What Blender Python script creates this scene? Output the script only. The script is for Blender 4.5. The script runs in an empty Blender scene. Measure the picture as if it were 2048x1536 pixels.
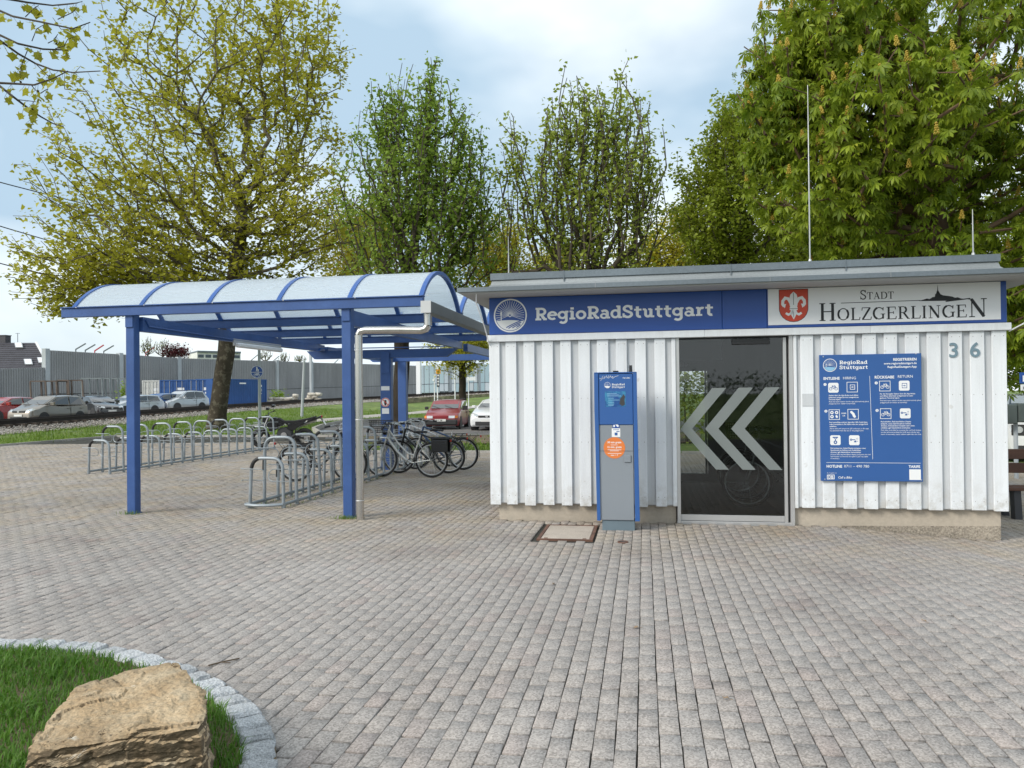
import bpy, bmesh, math, random
import numpy as np
from mathutils import Vector, Matrix, noise as mnoise
random.seed(7); rng = np.random.default_rng(7)
R = math.radians
SC = bpy.context.scene
COL = SC.collection

# ------------------------------------------------------------------ camera, sky, sun, exposure
EYE, F_PX = 1.6, 1500.0
YAW, PITCH, ROLL = R(10), R(0.4), R(0.6)
cam_data = bpy.data.cameras.new('camera'); cam = bpy.data.objects.new('camera', cam_data); COL.objects.link(cam)
cam.matrix_world = Matrix.Translation((0, 0, EYE)) @ Matrix.Rotation(YAW, 4, 'Z') @ Matrix.Rotation(math.pi/2+PITCH, 4, 'X') @ Matrix.Rotation(-ROLL, 4, 'Z')
cam_data.sensor_width = 36; cam_data.lens = 36*F_PX/2048; cam_data.shift_y = 11.5/2048
cam_data.clip_start = 0.05; cam_data.clip_end = 3000
SC.camera = cam

SUN_EL, SUN_AZ = R(35), R(-132)          # azimuth of the direction towards the sun, clockwise from +Y
world = bpy.data.worlds.new('World'); SC.world = world; world.use_nodes = True
def build_world():
    nt = world.node_tree; N = nt.nodes; L = nt.links; N.clear()
    out = N.new('ShaderNodeOutputWorld'); bg = N.new('ShaderNodeBackground'); bg.inputs['Strength'].default_value = 0.1
    sky = N.new('ShaderNodeTexSky'); sky.sky_type = 'NISHITA'; sky.sun_disc = False
    sky.sun_elevation = SUN_EL; sky.sun_rotation = SUN_AZ; sky.air_density = 1.0; sky.dust_density = 1.5
    tc = N.new('ShaderNodeTexCoord'); mp = N.new('ShaderNodeMapping'); mp.inputs['Scale'].default_value = (1.0, 1.0, 1.9)
    mp.inputs['Location'].default_value = CLOUD_OFF
    L.new(tc.outputs['Generated'], mp.inputs['Vector'])
    n1 = N.new('ShaderNodeTexNoise'); n1.inputs['Scale'].default_value = 2.1; n1.inputs['Detail'].default_value = 7; n1.inputs['Roughness'].default_value = 0.5
    n2 = N.new('ShaderNodeTexNoise'); n2.inputs['Scale'].default_value = 1.35; n2.inputs['Detail'].default_value = 5; n2.inputs['Roughness'].default_value = 0.5
    L.new(mp.outputs[0], n1.inputs['Vector']); L.new(mp.outputs[0], n2.inputs['Vector'])
    r1 = N.new('ShaderNodeValToRGB'); e = r1.color_ramp.elements      # cover: how much cloud hides the blue
    e[0].position = 0.30; e[0].color = (0.68, 0.68, 0.68, 1); e[1].position = 0.52; e[1].color = (1, 1, 1, 1)
    L.new(n1.outputs['Fac'], r1.inputs['Fac'])
    r2 = N.new('ShaderNodeValToRGB'); e = r2.color_ramp.elements      # cloud tone: slate underside to bright white
    e[0].position = 0.38; e[0].color = (3.3, 4.45, 5.5, 1); e[1].position = 0.55; e[1].color = (7.2, 7.75, 8.0, 1)
    L.new(n2.outputs['Fac'], r2.inputs['Fac'])
    mx = N.new('ShaderNodeMix'); mx.data_type = 'RGBA'
    L.new(r1.outputs['Color'], mx.inputs[0]); L.new(sky.outputs['Color'], mx.inputs[6]); L.new(r2.outputs['Color'], mx.inputs[7])
    L.new(mx.outputs[2], bg.inputs['Color']); L.new(bg.outputs[0], out.inputs[0])
CLOUD_OFF = (3.3, 6.6, -1.0)
build_world()
sun_data = bpy.data.lights.new('sun', 'SUN'); sun = bpy.data.objects.new('sun', sun_data); COL.objects.link(sun)
sun_data.energy = 1.9; sun_data.angle = R(22); sun_data.color = (1.0, 0.95, 0.87)
_d = Vector((math.sin(SUN_AZ)*math.cos(SUN_EL), math.cos(SUN_AZ)*math.cos(SUN_EL), math.sin(SUN_EL)))
sun.rotation_euler = _d.to_track_quat('Z', 'Y').to_euler()
SC.view_settings.view_transform = 'Standard'; SC.view_settings.look = 'None'
SC.view_settings.exposure = 0.66; SC.view_settings.gamma = 1.0; SC.view_settings.use_curve_mapping = False
SC.render.engine = 'CYCLES'
SC.cycles.max_bounces = 10; SC.cycles.transparent_max_bounces = 24; SC.cycles.use_denoising = True

CY, SY = math.cos(YAW), math.sin(YAW)
def cf(a, D, z=0.0):
    """a metres to the right of and D metres ahead of the standpoint -> world"""
    return Vector((a*CY - D*SY, a*SY + D*CY, z))
def at(u, D, z=0.0):
    return cf((u-1024)/F_PX*D, D, z)

# ------------------------------------------------------------------ helpers
def tag(o, label=None, cat=None, group=None, kind=None):
    if label: o['label'] = label
    if cat: o['category'] = cat
    if group: o['group'] = group
    if kind: o['kind'] = kind
    return o
def empty(name, loc=(0, 0, 0), rz=0.0, label=None, cat=None, group=None):
    o = bpy.data.objects.new(name, None); COL.objects.link(o); o.location = loc; o.rotation_euler = (0, 0, rz)
    o.empty_display_size = 0.1
    return tag(o, label, cat, group)
def link(name, me, parent=None):
    o = bpy.data.objects.new(name, me); COL.objects.link(o)
    if parent is not None: o.parent = parent
    return o
def copy_tree(o, parent=None, loc=None, rz=None, label=None):
    c = o.copy(); COL.objects.link(c)
    if parent is not None: c.parent = parent
    if loc is not None: c.location = loc
    if rz is not None: c.rotation_euler = (c.rotation_euler[0], c.rotation_euler[1], rz)
    if label: c['label'] = label
    for ch in list(o.children): copy_tree(ch, c)
    return c

class MB:
    def __init__(s): s.v = []; s.f = []; s.m = []; s.cur = 0
    def add(s, vs, fs):
        b = len(s.v); s.v.extend([tuple(p) for p in vs])
        for f in fs: s.f.append(tuple(i+b for i in f)); s.m.append(s.cur)
        return s
    def box(s, c, d, rz=0.0, M=None):
        x, y, z = d[0]/2, d[1]/2, d[2]/2
        P = [Vector((i*x, j*y, k*z)) for k in (-1, 1) for j in (-1, 1) for i in (-1, 1)]
        T = Matrix.Rotation(rz, 3, 'Z') if M is None else M
        P = [T @ p + Vector(c) for p in P]
        return s.add(P, [(0, 2, 3, 1), (4, 5, 7, 6), (0, 1, 5, 4), (2, 6, 7, 3), (0, 4, 6, 2), (1, 3, 7, 5)])
    def bb(s, x0, x1, y0, y1, z0, z1):
        return s.box(((x0+x1)/2, (y0+y1)/2, (z0+z1)/2), (abs(x1-x0), abs(y1-y0), abs(z1-z0)))
    def bev(s, x0, x1, y0, y1, z0, z1, b):
        """box with all edges chamfered by b"""
        bm = bmesh.new(); bmesh.ops.create_cube(bm, size=1.0)
        for v in bm.verts:
            v.co = Vector((x0+(v.co.x+.5)*(x1-x0), y0+(v.co.y+.5)*(y1-y0), z0+(v.co.z+.5)*(z1-z0)))
        bmesh.ops.bevel(bm, geom=list(bm.edges), offset=b, segments=1, affect='EDGES')
        bm.verts.index_update()
        s.add([v.co.copy() for v in bm.verts], [[v.index for v in f.verts] for f in bm.faces]); bm.free(); return s
    def bar(s, p0, p1, w, h, up=(0, 0, 1)):
        p0, p1 = Vector(p0), Vector(p1); d = (p1-p0); l = d.length; d.normalize(); u = Vector(up)
        sd = d.cross(u)
        if sd.length < 1e-4: sd = d.cross(Vector((1, 0, 0)))
        sd.normalize(); u = sd.cross(d)
        M = Matrix((d, sd, u)).transposed()
        return s.box((p0+p1)/2, (l, w, h), M=M)
    def tube(s, pts, r, n=8, closed=False, caps=True):
        pts = [Vector(p) for p in pts]; m = len(pts)
        rs = r if isinstance(r, (list, tuple)) else [r]*m
        vs = []; prev = None
        for i, p in enumerate(pts):
            if closed: t = pts[(i+1) % m]-pts[i-1]
            else: t = pts[min(i+1, m-1)]-pts[max(i-1, 0)]
            if t.length < 1e-9: t = Vector((0, 0, 1))
            t.normalize()
            if prev is None:
                a = Vector((0, 0, 1)) if abs(t.z) < .9 else Vector((1, 0, 0)); sd = t.cross(a).normalized()
            else:
                sd = prev - t*prev.dot(t)
                sd = sd.normalized() if sd.length > 1e-6 else t.orthogonal().normalized()
            prev = sd; bt = t.cross(sd)
            for k in range(n):
                an = 2*math.pi*k/n; vs.append(p + (sd*math.cos(an)+bt*math.sin(an))*rs[i])
        fs = []
        for i in range(m if closed else m-1):
            j = (i+1) % m
            for k in range(n):
                k2 = (k+1) % n; fs.append((i*n+k, i*n+k2, j*n+k2, j*n+k))
        if caps and not closed: fs += [tuple(range(n))[::-1], tuple(range((m-1)*n, m*n))]
        return s.add(vs, fs)
    def cyl(s, p0, p1, r0, r1=None, n=12): return s.tube([p0, p1], [r0, r0 if r1 is None else r1], n)
    def ring(s, c, ax, r, t, n=32, k=8, sx=1.0):
        """torus of radius r round axis ax, tube radius t"""
        ax = Vector(ax).normalized(); e1 = ax.orthogonal().normalized(); e2 = ax.cross(e1); c = Vector(c); vs = []
        for i in range(n):
            a = 2*math.pi*i/n; d = e1*math.cos(a)+e2*math.sin(a)
            for j in range(k):
                b = 2*math.pi*j/k; vs.append(c+d*(r+t*math.cos(b))+ax*(t*sx*math.sin(b)))
        fs = [(i*k+j, ((i+1) % n)*k+j, ((i+1) % n)*k+(j+1) % k, i*k+(j+1) % k) for i in range(n) for j in range(k)]
        return s.add(vs, fs)
    def disc(s, c, ax, r, n=20, r_in=0.0):
        ax = Vector(ax).normalized(); e1 = ax.orthogonal().normalized(); e2 = ax.cross(e1); c = Vector(c)
        o = [c+(e1*math.cos(2*math.pi*i/n)+e2*math.sin(2*math.pi*i/n))*r for i in range(n)]
        if r_in <= 0: return s.add(o, [tuple(range(n))])
        q = [c+(e1*math.cos(2*math.pi*i/n)+e2*math.sin(2*math.pi*i/n))*r_in for i in range(n)]
        return s.add(o+q, [(i, (i+1) % n, n+(i+1) % n, n+i) for i in range(n)])
    def prism(s, poly, o, e1, e2, n, t):
        """polygon (2D) in the frame o,e1,e2 extruded by t along n"""
        o, e1, e2, n = Vector(o), Vector(e1), Vector(e2), Vector(n)
        a = [o+e1*p[0]+e2*p[1] for p in poly]; b = [p+n*t for p in a]; k = len(poly)
        return s.add(a+b, [tuple(range(k))[::-1], tuple(range(k, 2*k))]+[(i, (i+1) % k, k+(i+1) % k, k+i) for i in range(k)])
    def loft(s, rings, cap=True):
        k = len(rings[0]); vs = [p for r in rings for p in r]; fs = []
        for i in range(len(rings)-1):
            for j in range(k):
                fs.append((i*k+j, i*k+(j+1) % k, (i+1)*k+(j+1) % k, (i+1)*k+j))
        if cap: fs += [tuple(range(k))[::-1], tuple(range((len(rings)-1)*k, len(rings)*k))]
        return s.add(vs, fs)
    def mesh(s, name, mats, smooth=False):
        me = bpy.data.meshes.new(name); me.from_pydata(s.v, [], s.f)
        for m in (mats if isinstance(mats, (list, tuple)) else [mats]): me.materials.append(m)
        if any(s.m): me.polygons.foreach_set('material_index', s.m)
        bm = bmesh.new(); bm.from_mesh(me); bmesh.ops.recalc_face_normals(bm, faces=bm.faces); bm.to_mesh(me); bm.free()
        if smooth: shade(me, smooth)
        return me
    def build(s, name, mats, parent=None, smooth=False):
        return link(name, s.mesh(name, mats, smooth), parent)
def shade(me, ang=True):
    me.polygons.foreach_set('use_smooth', [True]*len(me.polygons))
    if ang is not True:
        try: me.set_sharp_from_angle(angle=R(ang))
        except Exception: pass
    else:
        try: me.set_sharp_from_angle(angle=R(35))
        except Exception: pass
def np_mesh(name, V, F, mats, smooth=False, mi=None):
    """V (n,3) float array, F (m,k) int array of equal-sized faces"""
    V = np.asarray(V, np.float32); F = np.asarray(F, np.int32); me = bpy.data.meshes.new(name); k = F.shape[1]
    me.vertices.add(len(V)); me.vertices.foreach_set('co', V.ravel())
    me.loops.add(F.size); me.loops.foreach_set('vertex_index', F.ravel())
    me.polygons.add(len(F)); me.polygons.foreach_set('loop_start', np.arange(0, F.size, k, dtype=np.int32))
    if mi is not None: me.polygons.foreach_set('material_index', np.asarray(mi, np.int32))
    for m in (mats if isinstance(mats, (list, tuple)) else [mats]): me.materials.append(m)
    me.update(calc_edges=True); me.validate()
    if smooth: shade(me, 60)
    return me

# ------------------------------------------------------------------ materials
def pmat(name, col, rough=.5, metal=0.0, var=.12, scale=6.0, bump=0.0, bscale=None, spec=.5, island=0.0, objr=0.0, col2=None, fac2=(.45, .7),
         stretch=(1, 1, 1), fine=0.0, trans=0.0, coat=0.0, world_co=False, detail=6):
    """procedural surface: two noise octaves of tone, optional second colour by noise, optional per-piece tone"""
    m = bpy.data.materials.new(name); m.use_nodes = True; nt = m.node_tree; N = nt.nodes; L = nt.links; N.clear()
    out = N.new('ShaderNodeOutputMaterial'); b = N.new('ShaderNodeBsdfPrincipled'); L.new(b.outputs[0], out.inputs[0])
    b.inputs['Roughness'].default_value = rough; b.inputs['Metallic'].default_value = metal
    b.inputs['Specular IOR Level'].default_value = spec; b.inputs['Coat Weight'].default_value = coat
    if trans: b.inputs['Subsurface Weight'].default_value = 0
    if world_co: g = N.new('ShaderNodeNewGeometry'); src = g.outputs['Position']
    else: g = N.new('ShaderNodeTexCoord'); src = g.outputs['Object']
    mp = N.new('ShaderNodeMapping'); mp.inputs['Scale'].default_value = stretch; L.new(src, mp.inputs[0])
    nz = N.new('ShaderNodeTexNoise'); nz.inputs['Scale'].default_value = scale; nz.inputs['Detail'].default_value = detail; nz.inputs['Roughness'].default_value = .62
    L.new(mp.outputs[0], nz.inputs['Vector'])
    cur = None
    if col2 is not None:
        rp = N.new('ShaderNodeValToRGB'); e = rp.color_ramp.elements
        e[0].position = fac2[0]; e[0].color = (*col, 1); e[1].position = fac2[1]; e[1].color = (*col2, 1)
        L.new(nz.outputs['Fac'], rp.inputs[0]); cur = rp.outputs[0]
    else:
        rgb = N.new('ShaderNodeRGB'); rgb.outputs[0].default_value = (*col, 1); cur = rgb.outputs[0]
    def mul(cur, fac, amt):
        r = N.new('ShaderNodeMapRange'); r.inputs[3].default_value = 1-amt; r.inputs[4].default_value = 1+amt
        L.new(fac, r.inputs[0]); mm = N.new('ShaderNodeMix'); mm.data_type = 'RGBA'; mm.blend_type = 'MULTIPLY'; mm.inputs[0].default_value = 1
        L.new(cur, mm.inputs[6]); cb = N.new('ShaderNodeCombineColor')
        for i in range(3): L.new(r.outputs[0], cb.inputs[i])
        L.new(cb.outputs[0], mm.inputs[7]); return mm.outputs[2]
    if var: 
        n2 = N.new('ShaderNodeTexNoise'); n2.inputs['Scale'].default_value = scale*.37; n2.inputs['Detail'].default_value = 5; L.new(mp.outputs[0], n2.inputs['Vector'])
        st = N.new('ShaderNodeMapRange'); st.inputs[1].default_value = .3; st.inputs[2].default_value = .7; L.new(n2.outputs['Fac'], st.inputs[0])
        cur = mul(cur, st.outputs[0], var)
    if fine:
        n3 = N.new('ShaderNodeTexNoise'); n3.inputs['Scale'].default_value = scale*14; n3.inputs['Detail'].default_value = 3; L.new(mp.outputs[0], n3.inputs['Vector'])
        st = N.new('ShaderNodeMapRange'); st.inputs[1].default_value = .3; st.inputs[2].default_value = .7; L.new(n3.outputs['Fac'], st.inputs[0])
        cur = mul(cur, st.outputs[0], fine)
    if island:
        gg = N.new('ShaderNodeNewGeometry'); cur = mul(cur, gg.outputs['Random Per Island'], island)
    if objr:
        oi = N.new('ShaderNodeObjectInfo'); cur = mul(cur, oi.outputs['Random'], objr)
    L.new(cur, b.inputs['Base Color'])
    if bump:
        nb = N.new('ShaderNodeTexNoise'); nb.inputs['Scale'].default_value = bscale or scale*3; nb.inputs['Detail'].default_value = 8; L.new(mp.outputs[0], nb.inputs['Vector'])
        bp = N.new('ShaderNodeBump'); bp.inputs['Strength'].default_value = bump; bp.inputs['Distance'].default_value = .02
        L.new(nb.outputs['Fac'], bp.inputs['Height']); L.new(bp.outputs[0], b.inputs['Normal'])
    return m
def leaf_mat(name, c1, c2, c3=None, trans=.35, rough=.5):
    m = bpy.data.materials.new(name); m.use_nodes = True; nt = m.node_tree; N = nt.nodes; L = nt.links; N.clear()
    out = N.new('ShaderNodeOutputMaterial'); b = N.new('ShaderNodeBsdfPrincipled'); t = N.new('ShaderNodeBsdfTranslucent'); mx = N.new('ShaderNodeMixShader')
    b.inputs['Roughness'].default_value = rough; b.inputs['Specular IOR Level'].default_value = .35; mx.inputs[0].default_value = trans
    g = N.new('ShaderNodeNewGeometry'); rp = N.new('ShaderNodeValToRGB'); e = rp.color_ramp.elements
    e[0].color = (*c1, 1); e[1].color = (*c2, 1)
    if c3: q = e.new(.85); q.color = (*c2, 1); e[2].color = (*c3, 1)
    nz = N.new('ShaderNodeTexNoise'); nz.inputs['Scale'].default_value = .55; nz.inputs['Detail'].default_value = 3; L.new(g.outputs['Position'], nz.inputs['Vector'])
    ad = N.new('ShaderNodeMath'); ad.operation = 'MULTIPLY_ADD'; ad.inputs[1].default_value = .55; L.new(g.outputs['Random Per Island'], ad.inputs[0])
    sb = N.new('ShaderNodeMath'); sb.operation = 'MULTIPLY_ADD'; sb.inputs[1].default_value = 1.3; sb.inputs[2].default_value = -.42
    L.new(nz.outputs['Fac'], sb.inputs[0]); L.new(sb.outputs[0], ad.inputs[2]); L.new(ad.outputs[0], rp.inputs[0])
    L.new(rp.outputs[0], b.inputs['Base Color']); L.new(rp.outputs[0], t.inputs['Color'])
    L.new(b.outputs[0], mx.inputs[1]); L.new(t.outputs[0], mx.inputs[2]); L.new(mx.outputs[0], out.inputs[0]); return m
def glass_mat(name, tint=(.55, .6, .6), ior=1.5, dirt=.0, dirt_col=(.6, .65, .66)):
    m = bpy.data.materials.new(name); m.use_nodes = True; nt = m.node_tree; N = nt.nodes; L = nt.links; N.clear()
    out = N.new('ShaderNodeOutputMaterial'); t = N.new('ShaderNodeBsdfTransparent'); t.inputs[0].default_value = (*tint, 1)
    gl = N.new('ShaderNodeBsdfGlossy'); gl.inputs['Roughness'].default_value = .02; fr = N.new('ShaderNodeFresnel'); fr.inputs[0].default_value = ior
    mx = N.new('ShaderNodeMixShader'); L.new(fr.outputs[0], mx.inputs[0]); L.new(t.outputs[0], mx.inputs[1]); L.new(gl.outputs[0], mx.inputs[2])
    last = mx
    if dirt:
        d = N.new('ShaderNodeBsdfDiffuse'); d.inputs[0].default_value = (*dirt_col, 1); m2 = N.new('ShaderNodeMixShader'); m2.inputs[0].default_value = dirt
        L.new(mx.outputs[0], m2.inputs[1]); L.new(d.outputs[0], m2.inputs[2]); last = m2
    L.new(last.outputs[0], out.inputs[0]); return m

BLUE = (.033, .088, .265)
M = {}
M['sand'] = pmat('joint_sand', (.032, .029, .023), .95, var=.35, scale=5, world_co=True, col2=(.035, .042, .02), fac2=(.5, .7))
def paver_mat():
    m = pmat('paver_stone', (.325, .297, .277), .85, var=.08, scale=1.1, island=.04, objr=.03, fine=0, bump=.35, bscale=160, world_co=True, col2=(.352, .324, .303), fac2=(.4, .65))
    nt = m.node_tree; N = nt.nodes; L = nt.links; b = next(n for n in N if n.type == 'BSDF_PRINCIPLED')
    src = b.inputs['Base Color'].links[0].from_socket
    g = N.new('ShaderNodeNewGeometry'); oi = N.new('ShaderNodeObjectInfo')
    ad = N.new('ShaderNodeMath'); ad.operation = 'ADD'; L.new(g.outputs['Random Per Island'], ad.inputs[0]); L.new(oi.outputs['Random'], ad.inputs[1])
    mu = N.new('ShaderNodeMath'); mu.operation = 'MULTIPLY'; mu.inputs[1].default_value = 7.31; L.new(ad.outputs[0], mu.inputs[0])
    fr = N.new('ShaderNodeMath'); fr.operation = 'FRACT'; L.new(mu.outputs[0], fr.inputs[0])
    rp = N.new('ShaderNodeValToRGB'); e = rp.color_ramp.elements                  # some stones reddish, most grey
    e[0].position = .0; e[0].color = (1, 1, 1, 1); e[1].position = 1; e[1].color = (1.03, .975, .962, 1)
    q = e.new(.8); q.color = (1, .995, .985, 1)
    L.new(fr.outputs[0], rp.inputs[0])
    mm = N.new('ShaderNodeMix'); mm.data_type = 'RGBA'; mm.blend_type = 'MULTIPLY'; mm.inputs[0].default_value = 1
    L.new(src, mm.inputs[6]); L.new(rp.outputs[0], mm.inputs[7])
    # exposed-aggregate speckle
    vo = N.new('ShaderNodeTexVoronoi'); vo.inputs['Scale'].default_value = 115; L.new(g.outputs['Position'], vo.inputs['Vector'])
    r2 = N.new('ShaderNodeValToRGB'); e = r2.color_ramp.elements; e[0].position = .1; e[0].color = (.60, .60, .60, 1); e[1].position = .9; e[1].color = (1.32, 1.32, 1.32, 1)
    L.new(vo.outputs['Color'], r2.inputs[0])
    m2 = N.new('ShaderNodeMix'); m2.data_type = 'RGBA'; m2.blend_type = 'MULTIPLY'; m2.inputs[0].default_value = .9
    L.new(mm.outputs[2], m2.inputs[6]); L.new(r2.outputs[0], m2.inputs[7])
    # broad stains and worn, bleached areas
    n7 = N.new('ShaderNodeTexNoise'); n7.inputs['Scale'].default_value = .55; n7.inputs['Detail'].default_value = 7; n7.inputs['Roughness'].default_value = .65; n7.inputs['Distortion'].default_value = .4; L.new(g.outputs['Position'], n7.inputs['Vector'])
    r7 = N.new('ShaderNodeValToRGB'); e = r7.color_ramp.elements; e[0].position = .33; e[0].color = (.80, .765, .765, 1); e[1].position = .62; e[1].color = (1.06, 1.06, 1.06, 1); q7 = e.new(.44); q7.color = (.97, .965, .96, 1)
    L.new(n7.outputs['Fac'], r7.inputs[0]); m7 = N.new('ShaderNodeMix'); m7.data_type = 'RGBA'; m7.blend_type = 'MULTIPLY'; m7.inputs[0].default_value = 1; L.new(m2.outputs[2], m7.inputs[6]); L.new(r7.outputs[0], m7.inputs[7]); m2 = m7
    # warm lichen / dust film near the building wall and stains of their own shape
    sx = N.new('ShaderNodeSeparateXYZ'); L.new(g.outputs['Position'], sx.inputs[0])
    mr = N.new('ShaderNodeMapRange'); mr.inputs[1].default_value = 6.6; mr.inputs[2].default_value = 9.3; L.new(sx.outputs['Y'], mr.inputs[0])
    mr.clamp = True
    n5 = N.new('ShaderNodeTexNoise'); n5.inputs['Scale'].default_value = 1.6; n5.inputs['Detail'].default_value = 5; L.new(g.outputs['Position'], n5.inputs['Vector'])
    st = N.new('ShaderNodeMapRange'); st.inputs[1].default_value = .35; st.inputs[2].default_value = .7; L.new(n5.outputs['Fac'], st.inputs[0])
    mu2 = N.new('ShaderNodeMath'); mu2.operation = 'MULTIPLY'; L.new(mr.outputs[0], mu2.inputs[0]); L.new(st.outputs[0], mu2.inputs[1])
    m3 = N.new('ShaderNodeMix'); m3.data_type = 'RGBA'; m3.blend_type = 'MULTIPLY'; m3.inputs[7].default_value = (1.03, .93, .74, 1)
    L.new(mu2.outputs[0], m3.inputs[0]); L.new(m2.outputs[2], m3.inputs[6])
    L.new(m3.outputs[2], b.inputs['Base Color']); return m
M['paver'] = paver_mat()
M['grass_soil'] = pmat('grass_sward', (.085, .15, .022), .95, var=.35, scale=1.6, col2=(.19, .21, .045), fac2=(.42, .68), fine=.5, bump=.5, bscale=30, world_co=True)
M['soil'] = pmat('bare_soil', (.13, .095, .055), .95, var=.3, scale=3, fine=.3, bump=.4, world_co=True)
M['blade'] = leaf_mat('grass_blade', (.055, .15, .015), (.15, .29, .035), (.28, .29, .06), trans=.4)
M['verge_blade'] = leaf_mat('verge_blade', (.10, .19, .022), (.21, .30, .045), (.32, .32, .09), trans=.4)
M['asphalt'] = pmat('asphalt', (.15, .14, .135), .9, var=.2, scale=1.2, fine=.25, bump=.3, bscale=90, world_co=True)
M['path'] = pmat('path_gravel', (.40, .37, .33), .95, var=.12, scale=1.5, fine=.2, world_co=True)
M['gravel_lot'] = pmat('lot_gravel', (.30, .28, .26), .95, var=.2, scale=.9, fine=.3, world_co=True)
M['ballast'] = pmat('ballast_stone', (.34, .31, .28), .95, var=.3, scale=2.2, fine=.75, island=.4, bump=.9, bscale=14, world_co=True)
M['rail'] = pmat('rail_steel', (.028, .02, .017), .7, metal=.3, var=.2, scale=4)
M['sleeper'] = pmat('sleeper_wood', (.06, .045, .035), .9, var=.3, scale=5)
M['granite'] = pmat('granite_sett', (.44, .45, .46), .8, var=.2, scale=9, fine=.42, bump=.9, bscale=38, col2=(.30, .31, .32), fac2=(.48, .75), objr=.16)
M['kerb'] = pmat('kerb_concrete', (.36, .34, .31), .9, var=.2, scale=3, fine=.2, world_co=True)
M['concrete'] = pmat('plinth_concrete', (.43, .375, .305), .9, var=.14, scale=1.6, fine=.07, bump=.25, bscale=60, world_co=True)
M['footing'] = pmat('rough_footing', (.30, .26, .21), .95, var=.35, scale=4, fine=.35, bump=.8, bscale=40)
M['white_board'] = pmat('white_board', (.75, .775, .80), .55, var=.05, scale=5, stretch=(5, 5, .6), fine=.05, bump=.16, bscale=26, objr=.035, col2=(.71, .73, .75), fac2=(.55, .78))
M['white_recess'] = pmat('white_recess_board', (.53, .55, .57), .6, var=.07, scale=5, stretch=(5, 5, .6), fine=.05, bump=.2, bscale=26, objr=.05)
def splash(m):
    """rain splash and grime on the lowest part of the boards and streaks below their nails"""
    nt = m.node_tree; N = nt.nodes; L = nt.links; b = next(n for n in N if n.type == 'BSDF_PRINCIPLED'); src = b.inputs['Base Color'].links[0].from_socket
    g = N.new('ShaderNodeNewGeometry'); s = N.new('ShaderNodeSeparateXYZ'); L.new(g.outputs['Position'], s.inputs[0])
    mr = N.new('ShaderNodeMapRange'); mr.inputs[1].default_value = .62; mr.inputs[2].default_value = .2; L.new(s.outputs['Z'], mr.inputs[0])
    n = N.new('ShaderNodeTexNoise'); n.inputs['Scale'].default_value = 9; n.inputs['Detail'].default_value = 8; n.inputs['Roughness'].default_value = .7; L.new(g.outputs['Position'], n.inputs['Vector'])
    st = N.new('ShaderNodeMapRange'); st.inputs[1].default_value = .42; st.inputs[2].default_value = .72; L.new(n.outputs['Fac'], st.inputs[0])
    mp = N.new('ShaderNodeMapping'); mp.inputs['Scale'].default_value = (30, 30, 1.2); L.new(g.outputs['Position'], mp.inputs[0])
    n2 = N.new('ShaderNodeTexNoise'); n2.inputs['Scale'].default_value = 1; n2.inputs['Detail'].default_value = 4; L.new(mp.outputs[0], n2.inputs['Vector'])
    s2 = N.new('ShaderNodeMapRange'); s2.inputs[1].default_value = .55; s2.inputs[2].default_value = .8; s2.inputs[4].default_value = .18; L.new(n2.outputs['Fac'], s2.inputs[0])
    mu = N.new('ShaderNodeMath'); mu.operation = 'MULTIPLY'; L.new(mr.outputs[0], mu.inputs[0]); L.new(st.outputs[0], mu.inputs[1])
    mx = N.new('ShaderNodeMath'); mx.operation = 'MAXIMUM'; L.new(mu.outputs[0], mx.inputs[0]); L.new(s2.outputs[0], mx.inputs[1])
    # knots and scuffs
    v = N.new('ShaderNodeTexNoise'); v.inputs['Scale'].default_value = 7.5; v.inputs['Detail'].default_value = 2; L.new(g.outputs['Position'], v.inputs['Vector'])
    kr = N.new('ShaderNodeMapRange'); kr.inputs[1].default_value = .72; kr.inputs[2].default_value = .76; kr.inputs[4].default_value = .38; L.new(v.outputs['Fac'], kr.inputs[0])
    m4 = N.new('ShaderNodeMath'); m4.operation = 'MAXIMUM'; L.new(mx.outputs[0], m4.inputs[0]); L.new(kr.outputs[0], m4.inputs[1])
    m = N.new('ShaderNodeMix'); m.data_type = 'RGBA'; m.inputs[7].default_value = (.46, .44, .40, 1); L.new(m4.outputs[0], m.inputs[0]); L.new(src, m.inputs[6]); L.new(m.outputs[2], b.inputs['Base Color'])
splash(M['white_board']); splash(M['white_recess'])
M['nail'] = pmat('nail_head', (.28, .26, .25), .6, var=.2)
M['zinc'] = pmat('zinc_sheet', (.165, .195, .22), .5, metal=.35, var=.14, scale=2.2, fine=.08, bump=.06)
M['zinc_light'] = pmat('zinc_light', (.27, .29, .30), .55, metal=.25, var=.16, scale=2.6, fine=.1, stretch=(1, 1, 3))
M['soffit'] = pmat('soffit_board', (.42, .42, .41), .7, var=.05, scale=2)
M['sign_blue'] = pmat('sign_blue', (.018, .075, .32), .35, var=.06, scale=1.5)
M['board_blue'] = pmat('board_blue', (.030, .105, .32), .38, var=.04, scale=2)
M['paint_blue'] = pmat('steel_blue_paint', BLUE, .42, var=.13, scale=3.5, fine=.06, col2=(.055, .125, .34), fac2=(.5, .85))
M['rib_blue'] = pmat('rib_blue_paint', (.03, .10, .33), .4, var=.1, scale=4)
M['print_white'] = pmat('print_white', (.80, .81, .82), .5, var=.02)
M['print_grey'] = pmat('letter_silver', (.84, .85, .86), .5, var=.04)
M['print_black'] = pmat('print_black', (.012, .013, .016), .5, var=.05)
M['sign_white'] = pmat('sign_white', (.80, .81, .83), .4, var=.03, scale=1.2)
M['crest_red'] = pmat('crest_red', (.58, .055, .022), .4, var=.04)
M['digit'] = pmat('digit_slate', (.16, .24, .29), .45, var=.08)
M['pale_blue'] = pmat('print_pale_blue', (.25, .48, .68), .5, var=.05)
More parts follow.
